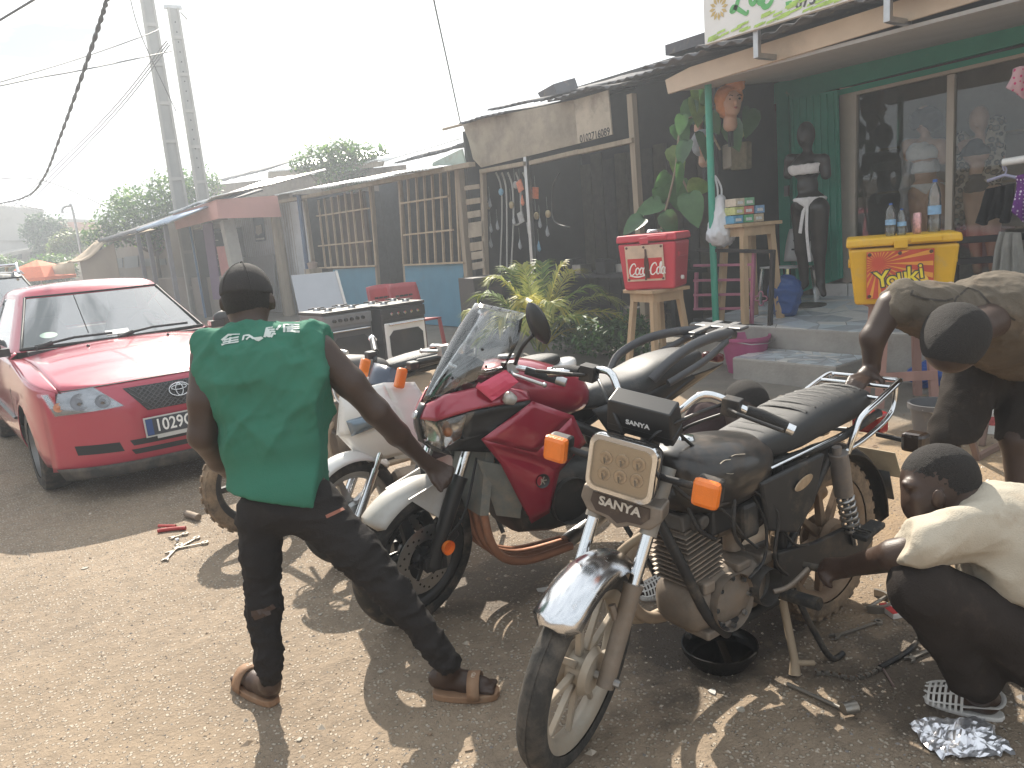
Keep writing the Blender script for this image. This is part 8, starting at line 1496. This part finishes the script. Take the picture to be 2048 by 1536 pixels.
def dots(name, c0, c1, sc_, r_):
    m = mt(name, c0, .85); t = m.node_tree; b = t.nodes['Principled BSDF']; vo = t.nodes.new('ShaderNodeTexVoronoi'); vo.inputs['Scale'].default_value = sc_; vo.inputs['Randomness'].default_value = .35 if r_ < .4 else 1; co = t.nodes.new('ShaderNodeTexCoord'); t.links.new(co.outputs['Object'], vo.inputs['Vector']); cr_ = t.nodes.new('ShaderNodeValToRGB'); e = cr_.color_ramp.elements; e[0].position = r_; e[0].color = (*c1, 1); e[1].position = r_+.05; e[1].color = (*c0, 1); t.links.new(vo.outputs['Distance'], cr_.inputs[0]); t.links.new(cr_.outputs[0], b.inputs['Base Color']); return m
garment('hanging_blouse', 'pink floral blouse hanging at the upper right edge', 6.9, [(2026, 138), (2100, 120), (2110, 215), (2012, 182)], dots('pink_floral', (.6, .4, .44), (.6, .06, .2), 22, .22), .05, 1)
garment('hanging_dress', 'purple dress with white dots hanging at the right edge', 6.9, [(2030, 352), (2110, 335), (2100, 470), (2028, 428)], dots('purple_dots', (.13, .025, .2), (.65, .6, .7), 34, .28), .04, 2)
garment('hanging_skirt', 'black garment hanging before the second glass pane', 8.2, [(1972, 378), (2030, 366), (2020, 440), (1956, 446)], MT['black_cloth'], .04, 3)
t = thing('clothes_hanger', 'lilac plastic hanger beside the purple dress', 'hanger'); b = MB(); b.tube([onx(1975, 362, 6.95), onx(2010, 350, 6.95), onx(2045, 358, 6.95)], .014, 6); b.tube(cat_rom([onx(2010, 350, 6.95), onx(2013, 338, 6.95), onx(2005, 330, 6.95), onx(2008, 342, 6.95)], 5), .006, 5); b.build('hanger_body', mt('lilac_plastic', (.4, .4, .55), .4), t, smooth=60)
t = thing('hanger_bar', 'white hanger bar above the purple dress', 'tube'); b = MB(); b.tube([onx(2006, 325, 6.9), onx(2090, 312, 6.9)], .03, 8); b.build('tube', WHITE, t, smooth=60)  # plain bar that clothes hang from, gives no light
t = thing('goods_rack', 'black metal goods rack along the second glass pane', 'rack')
for y0 in (478, 520): b = MB(); bar_px(b, 7.9, (1900, y0+4), (2120, y0-10), .06, .1); b.build('rail', IRON, t)
for x0 in (1912, 2070): q = onx(x0, 478, 7.9); b = MB(); b.beam((7.9, q.y, q.z), (7.9, q.y, tz(7.9)), .05, .05); b.build('post', IRON, t)
garment('draped_towel', 'grey towel draped over the black goods rack', 7.75, [(1998, 463), (2042, 465), (2048, 556), (1982, 560)], mt('grey_towel', (.3, .3, .28), .95, 0, .1, 20, bump=.3), .035, 4)
# ================================================================ tools and litter on the ground
def wrench(label, a, b_, w_=.011, mat=None, ring=True, name='spanner', group='hand tools on the ground'):
    p0, p1 = gnd(*a), gnd(*b_); d = (p1-p0); l = d.length; t = thing(name, label, 'spanner', p0, math.atan2(d.y, d.x), group); b = MB(); b.box((l/2, 0, .008), (l*.86, w_, .007)); b.lathe([(w_*.75, 0), (w_*1.5, 0), (w_*1.5, .011), (w_*.75, .011), (w_*.75, 0)], 14, M.Translation((l-.004, 0, .003)))
    b.prism([(.018, -w_*.5, .004), (-.004, -w_*1.5, .004), (-.02, -w_*1.25, .004), (-.006, -w_*.6, .004), (-.004, w_*.5, .004), (-.02, w_*1.25, .004), (-.004, w_*1.5, .004), (.018, w_*.6, .004)], (0, 0, .009)); b.build('steel_shape', mat or mt('greasy_steel', (.3, .28, .25), .4, .8, .2, dust=.25), t, bev=.001)
wrench('spanner lying just right of the oil pan, below the red card', (1672, 1276), (1758, 1247)); wrench('spanner lying close to the foil, below the squatting man', (1822, 1322), (1888, 1290))
for k, (a, c) in enumerate((((332, 1122), (360, 1092)), ((340, 1108), (395, 1078)), ((352, 1100), (412, 1088)), ((345, 1078), (372, 1070)))): wrench('%s of the spanners on the road left of the man in green' % ('nearest', 'second nearest', 'third nearest', 'farthest')[k], a, c, .013)
def rod(name, label, cat, pts, r_, mat, grp='hand tools on the ground'): P_ = [gnd(x, y)+V((0, 0, r_+.001)) for x, y in pts]; t = thing(name, label, cat, P_[0], group=grp); b = MB(); b.tube([p_-P_[0] for p_ in cat_rom(P_, 4)] if len(P_) > 2 else [p_-P_[0] for p_ in P_], r_, 8); b.build('shaft', mat, t, smooth=50); return t
GST = mt('greasy_steel', (.3, .28, .25), .4, .8)
t = rod('socket_bar', 'long socket bar with a wide socket, below the stand', 'tool', [(1575, 1372), (1680, 1420)], .007, GST); p_ = gnd(1690, 1432)-gnd(1575, 1372); b = MB(); b.tube([p_+V((-.01, .0, .02)), p_+V((.03, -.02, .02))], .019, 12); b.build('socket', GST, t, smooth=40)
rod('pry_bar', 'dark pry bar with a hooked end beyond the foil', 'tool', [(1760, 1340), (1800, 1318), (1822, 1302), (1832, 1290)], .009, BLKD); rod('screwdriver', 'slim screwdriver pointing away from the white sandal', 'tool', [(1760, 1330), (1788, 1376)], .004, mt('rosy_steel', (.3, .22, .2), .5, .5))
t = rod('pliers', 'red handled pliers lying farthest among the road tools', 'pliers', [(316, 1066), (345, 1062), (372, 1060)], .012, mt('red_grip', (.35, .03, .03), .5)); p_ = gnd(352, 1056)-gnd(316, 1066); b = MB(); b.tube([V((0, 0, 0))+(gnd(318, 1056)-gnd(316, 1066)), p_], .01, 8); b.build('handle', MT['red_grip'], t)
rod('pipe_offcut', 'short grey pipe lying by the old front wheel', 'pipe', [(374, 1034), (398, 1042)], .022, DALU, None); rod('socket', 'steel socket standing between the road spanners', 'tool', [(352, 1088), (358, 1086)], .016, CHROME)
ch = thing('drive_chain', 'greasy drive chain lying between the stand and the pry bar', 'chain'); rs = random.Random(6); P_ = cat_rom([gnd(x, y)+V((0, 0, .008)) for x, y in ((1630, 1350), (1665, 1352), (1705, 1360), (1740, 1352), (1765, 1338))], 7)
for i in range(len(P_)-1): b = MB(); d = P_[i+1]-P_[i]; b.box(P_[i].lerp(P_[i+1], .5), (d.length*.9, .012, .012 if i % 2 else .007), (0, 0, math.atan2(d.y, d.x))); b.build('link', GST if i % 3 else CHROME, ch)
q = gnd(1440, 1322); t = thing('oil_pan', 'round black pan of waste oil under the engine', 'pan', q); b = MB(); b.lathe([(.001, .004), (.09, .004), (.125, .05), (.128, .07), (.134, .07), (.131, .05), (.095, 0), (.001, 0)], 36); b.build('pan', mt('oily_black_pan', (.016, .015, .015), .25, .3, .2), t, smooth=40); b = MB(); b.lathe([(.001, .042), (.118, .042)], 32); b.build('oil', mt('waste_oil', (.004, .004, .004), .06), t)
b = MB(); b.tube(cat_rom([(-.05, .1, .075), (.02, .125, .08), (.09, .1, .07), (.13, .03, .06)], 5), .012, 6); b.build('oily_rag', BLKD, t, smooth=60)
q = gnd(1800, 1224); t = thing('card_box', 'flat red and white spare part carton on the ground', 'carton', q, R(-28)); b = MB(); b.box((0, 0, .012), (.12, .09, .022)); bo = b.build('carton', mt('card_white', (.66, .62, .58), .6), t, bev=.002)
for a in (((-.045, 0, .0235), (.03, .088, .001)), ((.045, -.03, .0235), (.028, .028, .001))): b = MB(); b.box(*a); b.build('red_print', mt('card_red', (.5, .03, .03), .5), bo)
b = MB(); b.beam((-.02, .044, .0238), (.058, -.02, .0238), .008, .001); b.build('yellow_print', mt('card_yellow', (.6, .4, .05), .5), bo)
q = gnd(1742, 1208); t = thing('brake_shoe', 'dark curved brake shoe lying beside the red and white carton', 'brake shoe', q); b = MB(); b.lathe([(.07, 0), (.082, 0), (.082, .03), (.07, .03), (.07, 0)], 24, arc=.5, mat=M.Rotation(R(200), 4, 'Z')); b.tube([(-.06, -.02, .015), (.07, -.025, .015)], .007, 6); b.build('shoe', GST, t, smooth=40)
rs = random.Random(14); q = gnd(1920, 1482); t = thing('foil_bag', 'crumpled silver foil bag in the lower right corner', 'foil'); b = MB(); n = 26; vs = []
for i in range(n):
    for j in range(n):
        u, v_ = i/(n-1)-.5, j/(n-1)-.5; w0 = .17*u+.02*noise.noise(V((v_*6, u*3, 1))); w1 = .15*v_+.02*noise.noise(V((u*6, v_*3, 5))); hgt = .012+.045*abs(noise.noise(V((u*4.5, v_*4.5, 2))))+.03*abs(noise.noise(V((u*10, v_*9, 4))))+.005*rs.random(); vs.append(V((q.x, q.y, 0))+RTH*w0*1.3+FWH*w1*1.15+V((0, 0, hgt*(1.15-1.5*max(abs(u), abs(v_))))))
b.add(vs, [(i*n+j, (i+1)*n+j, (i+1)*n+j+1, i*n+j+1) for i in range(n-1) for j in range(n-1)]); b.build('foil', mt('crinkled_foil', (.8, .8, .83), .32, .85, .05), t)
q = gnd(1862, 1276); t = thing('plastic_scrap', 'grey blue plastic strip lying beyond the lower spanner', 'scrap', q, R(-20)); b = MB(); b.prism([(-.05, -.015, .002), (.04, -.012, .002), (.06, .004, .002), (-.045, .016, .002)], (0, 0, .008)); b.build('strip', mt('blue_grey_plastic', (.1, .15, .18), .5), t)
q = gnd(1392, 1246); t = thing('bottle_cap', 'red plastic cap beside the oil pan', 'cap', q); b = MB(); b.lathe([(.001, .028), (.02, .028), (.023, 0)], 16); b.build('cap', mt('red_cap', (.45, .02, .03), .4), t, smooth=40)
lt = [(170, 1137, .02), (938, 1500, .018), (1085, 1180, .03), (760, 1345, .016), (1290, 1180, .02), (1130, 1220, .014), (1480, 1420, .018), (860, 1470, .012), (1160, 1330, .01), (600, 1480, .012), (1215, 1300, .01), (1425, 1385, .02), (640, 1230, .012)]
for k, (px, py, s_) in enumerate(lt): b = MB(); r = random.Random(k); b.prism([(s_*math.cos(a)*r.uniform(.4, 1.1), s_*math.sin(a)*r.uniform(.4, 1.1), .001) for a in [i*1.05 for i in range(6)]], (0, 0, .004)); o = b.build('litter_scrap', mt('scrap_%d' % (k % 3), ((.4, .36, .3), (.25, .18, .12), (.5, .48, .45))[k % 3], .8)); o.location = gnd(px, py); o['kind'] = 'stuff'

dl = MB(); rs = random.Random(77)
for k in range(420):   # dry leaves and crumbs of soil on the shop side
    c_ = V((rs.uniform(3.6, 6.3), rs.uniform(.9, 3.6), .003)) if k < 300 else V((rs.uniform(6.2, 7.2), rs.uniform(5.4, 9.5), .003)); a = rs.random()*6.3; s_ = rs.uniform(.012, .035); d = V((math.cos(a), math.sin(a), 0)); e = V((-d.y, d.x, 0)); dl.add([c_-d*s_, c_+e*s_*.4+V((0, 0, s_*.3)), c_+d*s_+V((0, 0, s_*.2)), c_-e*s_*.4+V((0, 0, s_*.15))], [(0, 1, 2), (0, 2, 3)], k % 3)
tag(dl.build('leaf_litter', [mt('dry_leaf', (.16, .1, .06), .8), mt('dry_leaf_pale', (.27, .2, .12), .8), mt('dry_leaf_dark', (.07, .05, .04), .8)]), kind='stuff')
wbn = thing('work_bench', 'dark cluttered work bench deep inside the repair shed', 'bench', (8.6, 8.6, 0)); b = MB(); b.box((0, 0, .8), (.7, 2.6, .06)); b.build('top', DARKIN, wbn)
for y in (-1.2, 1.2): b = MB(); b.box((0, y, .38), (.6, .08, .77)); b.build('leg', DARKIN, wbn)
for k in range(9): y = -1.15+k*.28; b = MB(); h_ = rs.uniform(.08, .3); b.box((rs.uniform(-.2, .2), y, .83+h_/2), (rs.uniform(.1, .3), .2, h_)); b.build('clutter_box', [BLKD, STEEL, DARKIN][k % 3], wbn, bev=.01)
for k in range(3):
    o = thing('stacked_tyre', ('bottom', 'middle', 'top')[k]+' worn tyre of the stack inside the repair shed', 'tyre', (8.1, 7.75, .07+k*.13), group='tyres stacked in the repair shed'); b = MB(); b.lathe([(.2, -.06), (.29, -.06), (.31, -.03), (.31, .03), (.29, .06), (.2, .06), (.2, -.06)], 28); b.build('tyre', RUB, o, smooth=50)

# ================================================================ haze box added for the lens flare veil and hazy air
hz = MB(); hz.box((20, 75, 6.5), (264, 234, 15.2)); ho = hz.build('haze', None); ho['kind'] = 'stuff'; hm_ = bpy.data.materials.new('veil_haze'); hm_.use_nodes = True; t = hm_.node_tree; t.nodes.clear(); o_ = t.nodes.new('ShaderNodeOutputMaterial'); v_ = t.nodes.new('ShaderNodeVolumePrincipled'); v_.inputs['Color'].default_value = (.86, .92, 1, 1); v_.inputs['Density'].default_value = .0065; v_.inputs['Anisotropy'].default_value = .45; t.links.new(v_.outputs[0], o_.inputs['Volume']); ho.data.materials.clear(); ho.data.materials.append(hm_)
